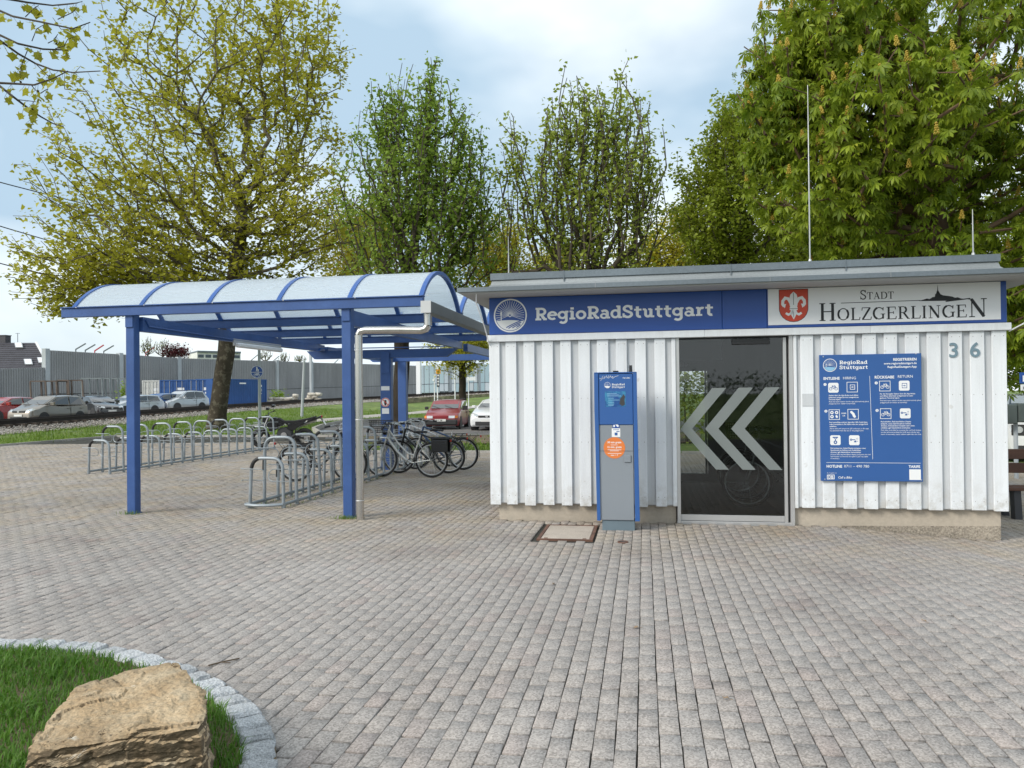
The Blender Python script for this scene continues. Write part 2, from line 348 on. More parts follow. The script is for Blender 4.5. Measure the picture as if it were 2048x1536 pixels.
M['alu'] = pmat('aluminium', (.56, .56, .56), .38, metal=.6, var=.06, scale=5)
M['rod'] = pmat('rod_steel', (.40, .41, .41), .45, metal=.5)
M['steel'] = pmat('stainless_steel', (.58, .56, .53), .27, metal=.95, var=.1, scale=4, stretch=(3, 3, .5), bump=.03)
M['gutter'] = pmat('gutter_zinc', (.17, .19, .21), .45, metal=.5, var=.12, scale=3)
M['galv'] = pmat('galvanised_tube', (.30, .335, .36), .47, metal=.45, var=.2, scale=11, fine=.12)
M['black_tape'] = pmat('worn_black_sleeve', (.02, .02, .021), .6, var=.3, scale=20)
M['grey_paint'] = pmat('terminal_grey', (.225, .25, .28), .45, var=.05, scale=3)
M['grey_base'] = pmat('terminal_base', (.14, .19, .225), .5, var=.08)
M['orange'] = pmat('sticker_orange', (.72, .20, .045), .45, var=.03)
M['screen'] = pmat('screen_print', (.02, .08, .27), .2, var=.1, scale=12, col2=(.05, .24, .42), fac2=(.4, .6))
M['rust'] = pmat('rusty_frame', (.13, .066, .045), .85, var=.35, scale=12, fine=.2)
M['cover'] = pmat('cover_concrete', (.43, .37, .31), .9, var=.12, scale=5, fine=.2, col2=(.36, .31, .26), fac2=(.5, .7))
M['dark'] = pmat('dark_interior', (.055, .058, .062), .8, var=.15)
M['dark_floor'] = pmat('interior_floor', (.22, .21, .20), .8, var=.15, scale=3)
M['black_rubber'] = pmat('black_rubber', (.016, .016, .017), .7, var=.15, scale=20)
M['black_gloss'] = pmat('black_gloss', (.012, .012, .014), .25, var=.1)
M['chrome'] = pmat('spoke_metal', (.55, .56, .57), .3, metal=.9, var=.08)
M['door_glass'] = glass_mat('door_glass', (.66, .69, .69), 1.62)
M['car_glass'] = pmat('car_glass', (.018, .024, .028), .06, var=.05, spec=.9, coat=.6)
def film():
    m = pmat('frosted_film', (.255, .285, .28), .6, var=.04); nt = m.node_tree; N = nt.nodes; L = nt.links; b = next(n for n in N if n.type == 'BSDF_PRINCIPLED'); o = next(n for n in N if n.type == 'OUTPUT_MATERIAL')
    t = N.new('ShaderNodeBsdfTransparent'); x = N.new('ShaderNodeMixShader'); x.inputs[0].default_value = .74; L.new(t.outputs[0], x.inputs[1]); L.new(b.outputs[0], x.inputs[2]); L.new(x.outputs[0], o.inputs[0]); return m
M['frost'] = film()
# ------------------------------------------------------------------ terrain height
_ctrl = [(0,36,.25),(255,48.5,.33),(450,62,.6),(600,76,.92),(700,88,1.12),(850,100,1.5),(1000,112,1.8),(1300,140,2.1),
 (100,45,.28),(365,65,.5),(430,69,.72),(533,76,.87),(97,56,.45),(240,62,.6),(355,68,.75),(553,84,1.0),(690,97,1.2),(850,114,1.75),(1000,127,2.05),
 (0,32,.1),(250,42,.1),(435,37.5,.07),(518,45,.22),(602,60,.5),(600,46,.03),(700,54,.02),(815,66,.05),(945,80,.3),(850,78,.5),(970,92,.9),(690,66,.35),(640,56,.2),
 (1200,70,.4),(1500,60,0.),(2000,60,-.1),(-300,40,.3),(-600,50,.4),(-300,80,.8),(200,100,1.2),(500,120,1.6),(1100,160,2.3),(1500,140,1.),(2000,120,.5)]
_C = np.array([((u-1024)/F_PX*D, D) for u, D, z in _ctrl]+[(a, d) for a in (-20, -14, -8, -2, 6, 14) for d in (6, 14, 22, 30)]+[(-24, 6), (-24, 14), (-24, 22), (-6, 35), (0, 40), (8, 40), (-12, 33), (-8, 44), (-2, 48), (6, 50), (-14, 40)])
_Z = np.array([z for u, D, z in _ctrl]+[0.]*(len(_C)-len(_ctrl)))
def _phi(r): return np.where(r > 0, r*r*np.log(np.maximum(r, 1e-9)), 0)
def _tps():
    n = len(_C); K = _phi(np.linalg.norm(_C[:, None]-_C[None], axis=2))+np.eye(n)*60.0
    P = np.c_[np.ones(n), _C]; A = np.block([[K, P], [P.T, np.zeros((3, 3))]])
    return np.linalg.solve(A, np.r_[_Z, 0, 0, 0])
_W = _tps()
def sstep(a, b, x):
    t = np.clip((x-a)/(b-a), 0, 1); return t*t*(3-2*t)
def terr(X, Y):
    X = np.atleast_1d(np.asarray(X, float)); Y = np.atleast_1d(np.asarray(Y, float))
    a = np.clip(X*CY+Y*SY, -75, 80); D = np.clip(-X*SY+Y*CY, 0, 165)
    q = np.stack([a, D], 1); z = _phi(np.linalg.norm(q[:, None]-_C[None], axis=2)) @ _W[:-3] + _W[-3]+q @ _W[-2:]
    # flat on the square and the car park
    dx = np.maximum(np.maximum(-22.3-X, 0), X-60); dy = np.maximum(Y-27.0-17*sstep(-20, -13, X), 0)
    m = sstep(0.0, 7.0, np.hypot(dx, dy)); z = np.clip(z, -.2, 3)*m
    s = -.14*sstep(1.9, 4.3, X)-.12*sstep(4.3, 9, X)            # the square falls away past the door
    return z + s*sstep(4.5, 8.5, Y)
def tz(x, y): return float(terr(x, y)[0])
def ground_pt(p, dz=0.0): return Vector((p[0], p[1], tz(p[0], p[1])+dz))

def sheet(name, poly, mat, dz, step=1.0, parent=None, kind='structure'):
    """flat outline draped over the terrain, dz above it"""
    bm = bmesh.new(); vs = [bm.verts.new((x, y, 0)) for x, y in poly]; bm.faces.new(vs)
    xs = [p[0] for p in poly]; ys = [p[1] for p in poly]
    for ax, lo, hi in ((0, min(xs), max(xs)), (1, min(ys), max(ys))):
        k = lo+step
        while k < hi-1e-3:
            n = [0, 0, 0]; n[ax] = 1; c = [0, 0, 0]; c[ax] = k
            bmesh.ops.bisect_plane(bm, geom=bm.verts[:]+bm.edges[:]+bm.faces[:], plane_co=c, plane_no=n); k += step
    z = terr([v.co.x for v in bm.verts], [v.co.y for v in bm.verts])
    for v, h in zip(bm.verts, z): v.co.z = h+dz
    bmesh.ops.recalc_face_normals(bm, faces=bm.faces)
    me = bpy.data.meshes.new(name); bm.to_mesh(me); bm.free()
    if me.polygons and me.polygons[0].normal.z < 0: me.flip_normals()
    me.materials.append(mat); o = link(name, me, parent)
    if kind: o['kind'] = kind
    return o
def ribbon(name, pts, wl, wr, mat, dz, step=1.5, kind='structure', zfun=None, nx=5):
    """strip along a centre line; wl/wr metres to its left/right"""
    P = [Vector((p[0], p[1], 0)) for p in pts]; line = []
    for a, b in zip(P, P[1:]):
        n = max(1, int((b-a).length/step)); line += [a.lerp(b, i/n) for i in range(n)]
    line.append(P[-1]); V = []; n = len(line)
    for i, p in enumerate(line):
        t = (line[min(i+1, n-1)]-line[max(i-1, 0)]).normalized(); r = Vector((t.y, -t.x, 0))
        for k in range(nx): V.append(p+r*(-wl+(wl+wr)*k/(nx-1)))
    Z = terr([v.x for v in V], [v.y for v in V])
    for i, v in enumerate(V): v.z = Z[i]+dz+(zfun((i % nx)/(nx-1)) if zfun else 0)
    F = [(i*nx+k, i*nx+k+1, (i+1)*nx+k+1, (i+1)*nx+k) for i in range(n-1) for k in range(nx-1)]
    me = np_mesh(name, [tuple(v) for v in V], F, mat); o = link(name, me)
    if kind: o['kind'] = kind
    return o

# ground: one sheet to the horizon
def build_ground():
    xs = np.r_[-900, -400, -160, -100, np.arange(-70, 42, 1.6), 60, 120, 400, 900]; ys = np.r_[-900, -300, -80, -30, np.arange(-10, 150, 1.6), 200, 400, 900]
    gx, gy = np.meshgrid(xs, ys); z = np.concatenate([terr(a, b) for a, b in zip(gx, gy)])-.05
    nx, ny = len(xs), len(ys); i = (np.arange(ny-1)[:, None]*nx+np.arange(nx-1)[None]).ravel()
    o = link('ground', np_mesh('ground', np.c_[gx.ravel(), gy.ravel(), z], np.c_[i, i+1, i+nx+1, i+nx], M['grass_soil'], smooth=True)); o['kind'] = 'structure'
build_ground()

# lawn bed in the foreground, outline of its kerb of granite setts
KERB = [(-5.6, 3.95), (-4.9, 4.14), (-4.2, 4.27), (-3.72, 4.31), (-3.38, 4.28), (-3.0, 4.17), (-2.54, 3.97), (-2.2, 3.75), (-1.9, 3.48), (-1.67, 3.18), (-1.5, 2.82), (-1.4, 2.4), (-1.36, 1.8), (-1.42, 1.0)]
def smooth_line(pts, n=8):
    P = [Vector((p[0], p[1], 0)) for p in pts]; out = []
    for i in range(len(P)-1):
        p0, p1, p2, p3 = P[max(i-1, 0)], P[i], P[i+1], P[min(i+2, len(P)-1)]
        for k in range(n):
            t = k/n; out.append(.5*((2*p1)+(p2-p0)*t+(2*p0-5*p1+4*p2-p3)*t*t+(3*p1-p0-3*p2+p3)*t**3))
    return out+[P[-1]]
KL = smooth_line(KERB, 10)
def in_poly(x, y, poly):
    x = np.asarray(x); y = np.asarray(y); c = np.zeros(x.shape, bool); j = len(poly)-1
    for i in range(len(poly)):
        xi, yi = poly[i]; xj, yj = poly[j]
        with np.errstate(divide='ignore', invalid='ignore'):
            c ^= ((yi > y) != (yj > y)) & (x < (xj-xi)*(y-yi)/((yj-yi) if yj != yi else 1e-9)+xi)
        j = i
    return c
LAWN = [(p.x, p.y) for p in KL]+[(-5.6, 1.0)]

# pavement: bedding sand with every stone on it
PLAZA = [(-22.1, -8), (14, -8), (14, 8.6), (9, 20.4), (-9.0, 20.4), (-11.6, 28.5), (-22.1, 28.5)]
pave = sheet('pavement', PLAZA, M['sand'], -.018, .6)
HOLES = [(-1.86, 4.03, 9.5, 14.2), (-1.2, -.57, 8.24, 9.18)]     # building, access cover
def build_pavers():
    pw, pl, jt, bv = .100, .200, .0052, .0018
    rows = np.arange(int(-22.5/pw), int(10/pw)); X = []; Yc = []
    r1 = np.random.default_rng(3)
    for i in rows:
        x = i*pw; off = (i % 2)*.1+r1.normal(0, .012); y = np.arange(-1, 29, pl)+off; X.append(np.full(len(y), x)); Yc.append(y)
    X = np.concatenate(X); Y = np.concatenate(Yc); a = X*CY+Y*SY; D = -X*SY+Y*CY
    keep = (D > 1.6) & (D < 27) & (np.abs(a) < .74*D+2.6) & in_poly(X, Y, PLAZA) 
    for x0, x1, y0, y1 in HOLES: keep &= ~((X > x0-.03) & (X < x1+.03) & (Y > y0-.06) & (Y < y1+.06))
    # stones reach a little way under the curved kerb and no farther
    kl = np.array([(p.x, p.y) for p in KL]); idx = np.where(keep & in_poly(X, Y, [(p.x, p.y) for p in KL]+[(-9, 1.0), (-9, 4.0)]))[0]
    dd = np.min(np.hypot(X[idx, None]-kl[None, :, 0], Y[idx, None]-kl[None, :, 1]), axis=1); keep[idx[dd > .055]] = False
    X, Y, D, a = X[keep], Y[keep], D[keep], a[keep]; n = len(X)
    zc = terr(X, Y); dzr = r1.normal(0, .0016, n); tx = r1.normal(0, .0035, n); ty = r1.normal(0, .0022, n)
    wob = r1.normal(0, .0012, (n, 2))
    size = 1/D**3*np.where((np.abs(a) < .68*D) & (D > 2.95), 1, 0); order = np.argsort(-size); single = order[:300]
    hx, hy = (pw-jt)/2, (pl-jt-.007)/2
    ring = np.array([(-1, -1), (1, -1), (1, 1), (-1, 1)], float)
    T = np.concatenate([np.c_[ring*[hx-bv, hy-bv], np.zeros(4)], np.c_[ring*[hx, hy], np.full(4, -bv)], np.c_[ring*[hx, hy], np.full(4, -.022)]])
    Fq = [(0, 1, 2, 3)]+[(4+k, 4+(k+1) % 4, (k+1) % 4, k) for k in range(4)]+[(8+k, 8+(k+1) % 4, 4+(k+1) % 4, 4+k) for k in range(4)]
    Fq = np.array(Fq)
    mass = np.ones(n, bool); mass[single] = False; mi = np.where(mass)[0]
    V = np.empty((len(mi), 12, 3)); V[:, :, 0] = X[mi, None]+wob[mi, 0:1]+T[None, :, 0]; V[:, :, 1] = Y[mi, None]+wob[mi, 1:2]+T[None, :, 1]
    V[:, :, 2] = dzr[mi, None]+T[None, :, 2]+tx[mi, None]*T[None, :, 0]+ty[mi, None]*T[None, :, 1]
    V[:, :, 2] += terr(V[:, :, 0].ravel(), V[:, :, 1].ravel()).reshape(len(mi), 12)
    F = (np.arange(len(mi))[:, None, None]*12+Fq[None]).reshape(-1, 4)
    o = link('paver_field', np_mesh('paver_field', V.reshape(-1, 3), F, M['paver']), pave); o['kind'] = 'stuff'
    protos = []
    for k in range(6):
        t = T.copy(); t[:4, :2] += r1.normal(0, .0012, (4, 2)); t[4:8, :2] += r1.normal(0, .0008, (4, 2)); protos.append(np_mesh('paver', t, Fq, M['paver']))
    for q in single:
        o = link('paver', protos[q % 6], pave); o.location = (X[q]+wob[q, 0], Y[q]+wob[q, 1], zc[q]+dzr[q]); o.rotation_euler = (ty[q], -tx[q], r1.normal(0, .004))
build_pavers()

# lawn, its soil, blades and the granite setts
lawn = sheet('lawn', LAWN, M['soil'], .012, .6)
def blades(name, pts, h, w, mat, lean=.5, r=rng, zoff=0.0):
    n = len(pts); P = np.asarray(pts, float); an = r.uniform(0, 2*math.pi, n); d = np.stack([np.cos(an), np.sin(an), np.zeros(n)], 1)
    s = np.stack([-np.sin(an), np.cos(an), np.zeros(n)], 1); H = h*r.uniform(.55, 1.25, n); Ln = lean*r.uniform(.2, 1.3, n)
    up = np.array([0, 0, 1.0]); W = (w*r.uniform(.7, 1.3, n))[:, None]
    b0 = P-s*W; b1 = P+s*W; m = P+up*(H*.6)[:, None]+d*(H*Ln*.35)[:, None]; m0 = m-s*W*.75; m1 = m+s*W*.75
    t = P+up*(H*(1-.25*Ln))[:, None]+d*(H*Ln)[:, None]
    V = np.stack([b0, b1, m1, m0, t], 1).reshape(-1, 3); V[:, 2] += zoff; i = np.arange(n)*5
    F = np.concatenate([np.stack([i, i+1, i+2], 1), np.stack([i, i+2, i+3], 1), np.stack([i+3, i+2, i+4], 1)])
    return np_mesh(name, V, F, mat)
def pat2(x, y): return np.array([mnoise.noise((a*3.1+5, b*3.1, 2)) for a, b in zip(x, y)])
def lawn_blades():
    n = 60000; x = rng.uniform(-5.2, -1.3, n); y = rng.uniform(1.6, 4.35, n); k = in_poly(x, y, LAWN)
    kl = np.array([(p.x, p.y) for p in KL]); x, y = x[k], y[k]
    d = np.min(np.hypot(x[:, None]-kl[None, ::3, 0], y[:, None]-kl[None, ::3, 1]), axis=1); k = d > .15; x, y, d = x[k], y[k], d[k]
    pat = np.array([mnoise.noise((a*1.7, b*1.7, 0)) for a, b in zip(x, y)])
    thin = np.exp(-((x+1.95)**2+(y-2.9)**2)/.05)                                   # worn patch beside the stone
    k = rng.uniform(0, 1, len(x)) < (.75+.5*pat)*(1-.35*thin); x, y = x[k], y[k]
    o = link('lawn_grass', blades('lawn_grass', np.c_[x, y, np.full(len(x), .012)], .058, .0028, M['blade'], .8)); tag(o, kind='stuff')
    hs_ = rng.uniform(0, 1, len(x)) < np.clip(pat2(x, y)*1.6-.1, 0, .5)
    q = link('lawn_clumps', blades('lawn_clumps', np.c_[x[hs_], y[hs_], np.full(hs_.sum(), .012)], .092, .0034, M['blade'], .95)); tag(q, kind='stuff')
    return o
lawn_blades()
def build_setts():
    kb = empty('granite_kerb', (0, 0, 0)); kb['kind'] = 'structure'
    L = [0]; 
    for a, b in zip(KL, KL[1:]): L.append(L[-1]+(b-a).length)
    def P(s):
        i = int(np.clip(np.searchsorted(L, s)-1, 0, len(KL)-2)); t = (s-L[i])/max(L[i+1]-L[i], 1e-6); return KL[i].lerp(KL[i+1], t), (KL[i+1]-KL[i]).normalized()
    s = .05; r2 = random.Random(5)
    while s < L[-1]-.2:
        ln = r2.uniform(.14, .20); p, t = P(s+ln/2); n = Vector((t.y, -t.x, 0))
        bm = bmesh.new(); bmesh.ops.create_cube(bm, size=1); bmesh.ops.bevel(bm, geom=list(bm.edges), offset=.13, segments=1, affect='EDGES')
        bmesh.ops.subdivide_edges(bm, edges=[e for e in bm.edges if e.calc_length() > .3], cuts=1, use_grid_fill=True)
        for v in bm.verts:
            q = v.co.copy(); k = Vector((r2.uniform(-.045, .045), r2.uniform(-.05, .05), r2.uniform(-.05, .05)))
            v.co = Vector(((q.x+k.x)*(ln-.02), (q.y+k.y)*.155, (q.z+k.z)*.12))
        me = bpy.data.meshes.new('sett'); bm.to_mesh(me); bm.free(); me.materials.append(M['granite'])
        o = link('sett', me, kb); c = p+n*.075; o.location = (c.x, c.y, -.022+r2.uniform(-.006, .006)); o.rotation_euler = (r2.uniform(-.05, .05), r2.uniform(-.04, .04), math.atan2(t.y, t.x)+r2.uniform(-.06, .06))
        s += ln
build_setts()

# verge, car park, path, track
sheet('verge_soil', [tuple(at(u, D)[:2]) for u, D in ((700, 25.5), (690, 31), (1000, 30.4), (1400, 31), (1400, 24.6))], M['soil'], -.012, 1.2)
CARP = [tuple(at(u, D)[:2]) for u, D in ((640, 31), (628, 35), (645, 39), (683, 44), (750, 47.5), (850, 49), (1000, 50), (1250, 52), (1500, 40), (1400, 31), (1000, 30.5), (800, 30.2))]
sheet('car_park', CARP, M['asphalt'], -.008, 1.2)
def kerb_line(name, pts, w=.12, h=.1, mat='kerb', step=1.0):
    mb = MB(); P = [Vector((p[0], p[1], 0)) for p in pts]
    k0 = empty(name); k0['kind'] = 'structure'
    for a, b in zip(P, P[1:]):
        n = max(1, round((b-a).length/step))
        for i in range(n):
            p, q = a.lerp(b, (i+.01)/n), a.lerp(b, (i+.99)/n)
            m = MB().bar(ground_pt(p, h/2-.03), ground_pt(q, h/2-.03), w, h); m.build('kerbstone', M[mat], k0)
    return k0
kerb_line('plaza_kerb', [(-22.16, 10), (-22.16, 28.5), (-11.6, 28.56)], .11, .1)
kerb_line('strip_kerb', [(-11.55, 28.4), (-9.1, 20.46), (9, 20.46)], .1, .09)
kerb_line('car_park_kerb', [tuple(at(u, D)[:2]) for u, D in ((640, 30.8), (626, 35), (643, 39.1), (682, 44.1), (749, 47.6), (850, 49.1), (1000, 50.1), (1250, 52.1))], .14, .22)
PATH = [at(520, 41), at(600, 47), at(700, 54), at(815, 65), at(945, 80), at(1040, 90)]
ribbon('footpath', PATH, 1.1, 1.1, M['path'], -.02)
TRK = [at(-420, 26), at(-200, 30.5), at(0, 36), at(255, 48.5), at(450, 62), at(600, 76), at(700, 86), at(850, 101), at(1000, 114), at(1150, 125)]
ribbon('ballast_bed', TRK, 2.4, 2.1, M['ballast'], -.03, 1.2, zfun=lambda t: .26*max(0, 1-abs(t*2-1)**2.2))
ribbon('parking_lot', TRK, 17, -2.6, M['gravel_lot'], -.03, 1.5, nx=12)
def build_track():
    t0 = empty('railway_track'); t0['kind'] = 'structure'
    P = [Vector((p.x, p.y, 0)) for p in TRK]; line = []
    for a, b in zip(P, P[1:]):
        n = max(1, int((b-a).length/1.6)); line += [a.lerp(b, i/n) for i in range(n)]
    def off(i, d):
        t = (line[min(i+1, len(line)-1)]-line[max(i-1, 0)]).normalized(); r = Vector((t.y, -t.x, 0)); p = line[i]+r*d; c = line[i]
        return Vector((p.x, p.y, tz(c.x, c.y)+.27))
    for d in (-.75, .75):
        mb = MB(); rings = []
        prof = [(-.07, 0), (.07, 0), (.07, .02), (.012, .04), (.02, .15), (.045, .165), (.045, .21), (-.045, .21), (-.045, .165), (-.02, .15), (-.012, .04), (-.07, .02)]
        for i in range(len(line)):
            p = off(i, d); q = off(i, d+.1); e = (q-p); e.z = 0; e.normalize(); rings.append([p+e*a+Vector((0, 0, b)) for a, b in prof])
        mb.loft(rings).build('rail', M['rail'], t0)
    k = 0; sl = MB().box((0, 0, 0), (2.5, .25, .16)).mesh('sleeper', M['sleeper'])
    tot = 0
    for i in range(len(line)-1):
        for h in range(2):
            p = off(i, 0).lerp(off(i+1, 0), h/2); t = line[i+1]-line[i]
            o = link('sleeper', sl, t0); o.location = p+Vector((0, 0, -.06)); o.rotation_euler = (0, 0, math.atan2(t.y, t.x)+math.pi/2)
    # loose ballast stones on the near shoulder
    rr = np.random.default_rng(11); V = []; F = []
    octa = np.array([(1, 0, 0), (-1, 0, 0), (0, 1, 0), (0, -1, 0), (0, 0, 1), (0, 0, -1)], float); of = np.array([(0, 2, 4), (2, 1, 4), (1, 3, 4), (3, 0, 4), (2, 0, 5), (1, 2, 5), (3, 1, 5), (0, 3, 5)])
    n = 9000; ii = rr.integers(0, len(line)-1, n); tt = rr.uniform(0, 1, n); dd = np.where(rr.uniform(0, 1, n) < .75, rr.uniform(.9, 2.5, n), rr.uniform(-2.6, 1, n))
    P = np.array([(line[i].lerp(line[i+1], t)) for i, t in zip(ii, tt)]); T = np.array([(line[i+1]-line[i]).normalized() for i in ii])
    xy = P[:, :2]+np.stack([T[:, 1], -T[:, 0]], 1)*dd[:, None]; u = np.clip(dd/2.4, -1.2, 1.2)
    z = terr(xy[:, 0], xy[:, 1])-.03+.26*np.maximum(0, 1-np.abs(u)**2.2)+.02; s = rr.uniform(.03, .075, n)
    V = octa[None]*s[:, None, None]*rr.uniform(.6, 1.3, (n, 6, 1)); an = rr.uniform(0, 6.28, n); c, sn = np.cos(an)[:, None], np.sin(an)[:, None]
    V = np.stack([V[:, :, 0]*c-V[:, :, 1]*sn, V[:, :, 0]*sn+V[:, :, 1]*c, V[:, :, 2]*.8], 2); V[:, :, :2] += xy[:, None]; V[:, :, 2] += z[:, None]
    o = link('ballast_gravel', np_mesh('ballast_gravel', V.reshape(-1, 3), (np.arange(n)[:, None, None]*6+of[None]).reshape(-1, 3), M['ballast'])); tag(o, kind='stuff')
build_track()
def verge_blades():
    r = np.random.default_rng(21); n = 90000; D = r.uniform(22, 70, n)**1.0; a = r.uniform(-.72, .03, n)*D; X = a*CY-D*SY; Y = a*SY+D*CY
    keep = ~in_poly(X, Y, [(p[0], p[1]) for p in PLAZA]) & ~in_poly(X, Y, CARP)
    def dist(poly):
        d = np.full(n, 1e9); sd = np.zeros(n)
        for p, q in zip(poly, poly[1:]):
            ax, ay, bx, by = p[0], p[1], q[0], q[1]; L = (bx-ax)**2+(by-ay)**2
            t = np.clip(((X-ax)*(bx-ax)+(Y-ay)*(by-ay))/L, 0, 1); e = np.hypot(X-ax-t*(bx-ax), Y-ay-t*(by-ay)); cr = (bx-ax)*(Y-ay)-(by-ay)*(X-ax)
            m = e < d; sd[m] = np.sign(cr[m]); d = np.minimum(d, e)
        return d, sd
    d, s = dist(TRK); keep &= (s < 0) & (d > 2.2)
    d, s = dist(PATH); keep &= d > 1.12
    pat = np.array([mnoise.noise((p*.5, q*.5, 3)) for p, q in zip(X, Y)]); keep &= (r.uniform(-.6, .6, n) < pat+.35)
    keep &= ~((D > 25.2) & (D < 31) & (a > -6.5) & (r.uniform(0, 1, n) < .85))
    X, Y, D = X[keep], Y[keep], D[keep]; z = terr(X, Y)-.05
    o = link('verge_grass', blades('verge_grass', np.c_[X, Y, z], .16, .014, M['verge_blade'], .8, r)); tag(o, kind='stuff')
verge_blades()
# ------------------------------------------------------------------ lettering
def arc(cx, cy, rx, ry, a0, a1, n=14):
    return [(cx+rx*math.cos(R(a0+(a1-a0)*i/n)), cy+ry*math.sin(R(a0+(a1-a0)*i/n))) for i in range(n+1)]
B = .17                                     # stem of the slab face
SLAB = {
 'R': (.80, [([(.2, .05), (.2, .95)], B), ([(.02, .065), (.42, .065)], .13), ([(.04, .935), (.3, .935)], .13), ([(.2, .925)]+arc(.44, .685, .24, .24, 90, -90)+[(.2, .445)], .15), ([(.42, .46), (.56, .2), (.66, .07)], B), ([(.56, .065), (.80, .065)], .13)]),
 'e': (.66, [(arc(.34, .345, .265, .28, 0, 312, 22), .145), ([(.1, .375), (.60, .375)], .115)]),
 'g': (.72, [(arc(.31, .37, .235, .25, 0, 360, 22), .14), ([(.57, .62), (.57, -.06)]+arc(.35, -.06, .22, .2, 0, -150, 10), .15), ([(.5, .635), (.72, .635)], .12)]),
 'i': (.42, [([(.21, .05), (.21, .66)], B), ([(.02, .06), (.41, .06)], .12), ([(.04, .64), (.25, .64)], .12), ([(.21, .79), (.21, .97)], .19)]),
 'o': (.70, [(arc(.34, .345, .26, .28, 0, 360, 24), .15)]),
 'a': (.68, [([(.12, .56)]+arc(.32, .44, .19, .19, 120, 0, 8)+[(.51, .06)], .15), (arc(.28, .2, .19, .165, 0, 360, 18), .12), ([(.45, .06), (.68, .06)], .12)]),
 'd': (.74, [(arc(.31, .345, .235, .28, 0, 360, 22), .14), ([(.55, .05), (.55, .99)], B), ([(.38, .935), (.6, .935)], .12), ([(.5, .06), (.74, .06)], .12)]),
 'S': (.70, [([(.58, .70)]+arc(.34, .73, .23, .205, 25, 200, 12)+[(.2, .58), (.45, .45)]+arc(.34, .27, .25, .21, 40, -160, 14), .155), ([(.58, .62), (.58, .97)], .11), ([(.07, .03), (.07, .36)], .11)]),
 't': (.52, [([(.23, .88), (.23, .25)]+arc(.4, .22, .17, .165, 180, 290, 8), .16), ([(.02, .62), (.5, .62)], .125)]),
 'u': (.76, [([(.2, .62), (.2, .25)]+arc(.36, .24, .16, .175, 180, 300, 8)+[(.54, .2)], .15), ([(.55, .65), (.55, .05)], .16), ([(.02, .63), (.22, .63)], .12), ([(.38, .63), (.57, .63)], .12), ([(.52, .06), (.76, .06)], .12)]),
 'r': (.56, [([(.2, .05), (.2, .66)], .16), ([(.02, .06), (.42, .06)], .12), ([(.03, .63), (.22, .63)], .12), ([(.22, .42)]+arc(.42, .4, .19, .21, 160, 60, 8), .15)]),
}
T_, t_ = .12, .045
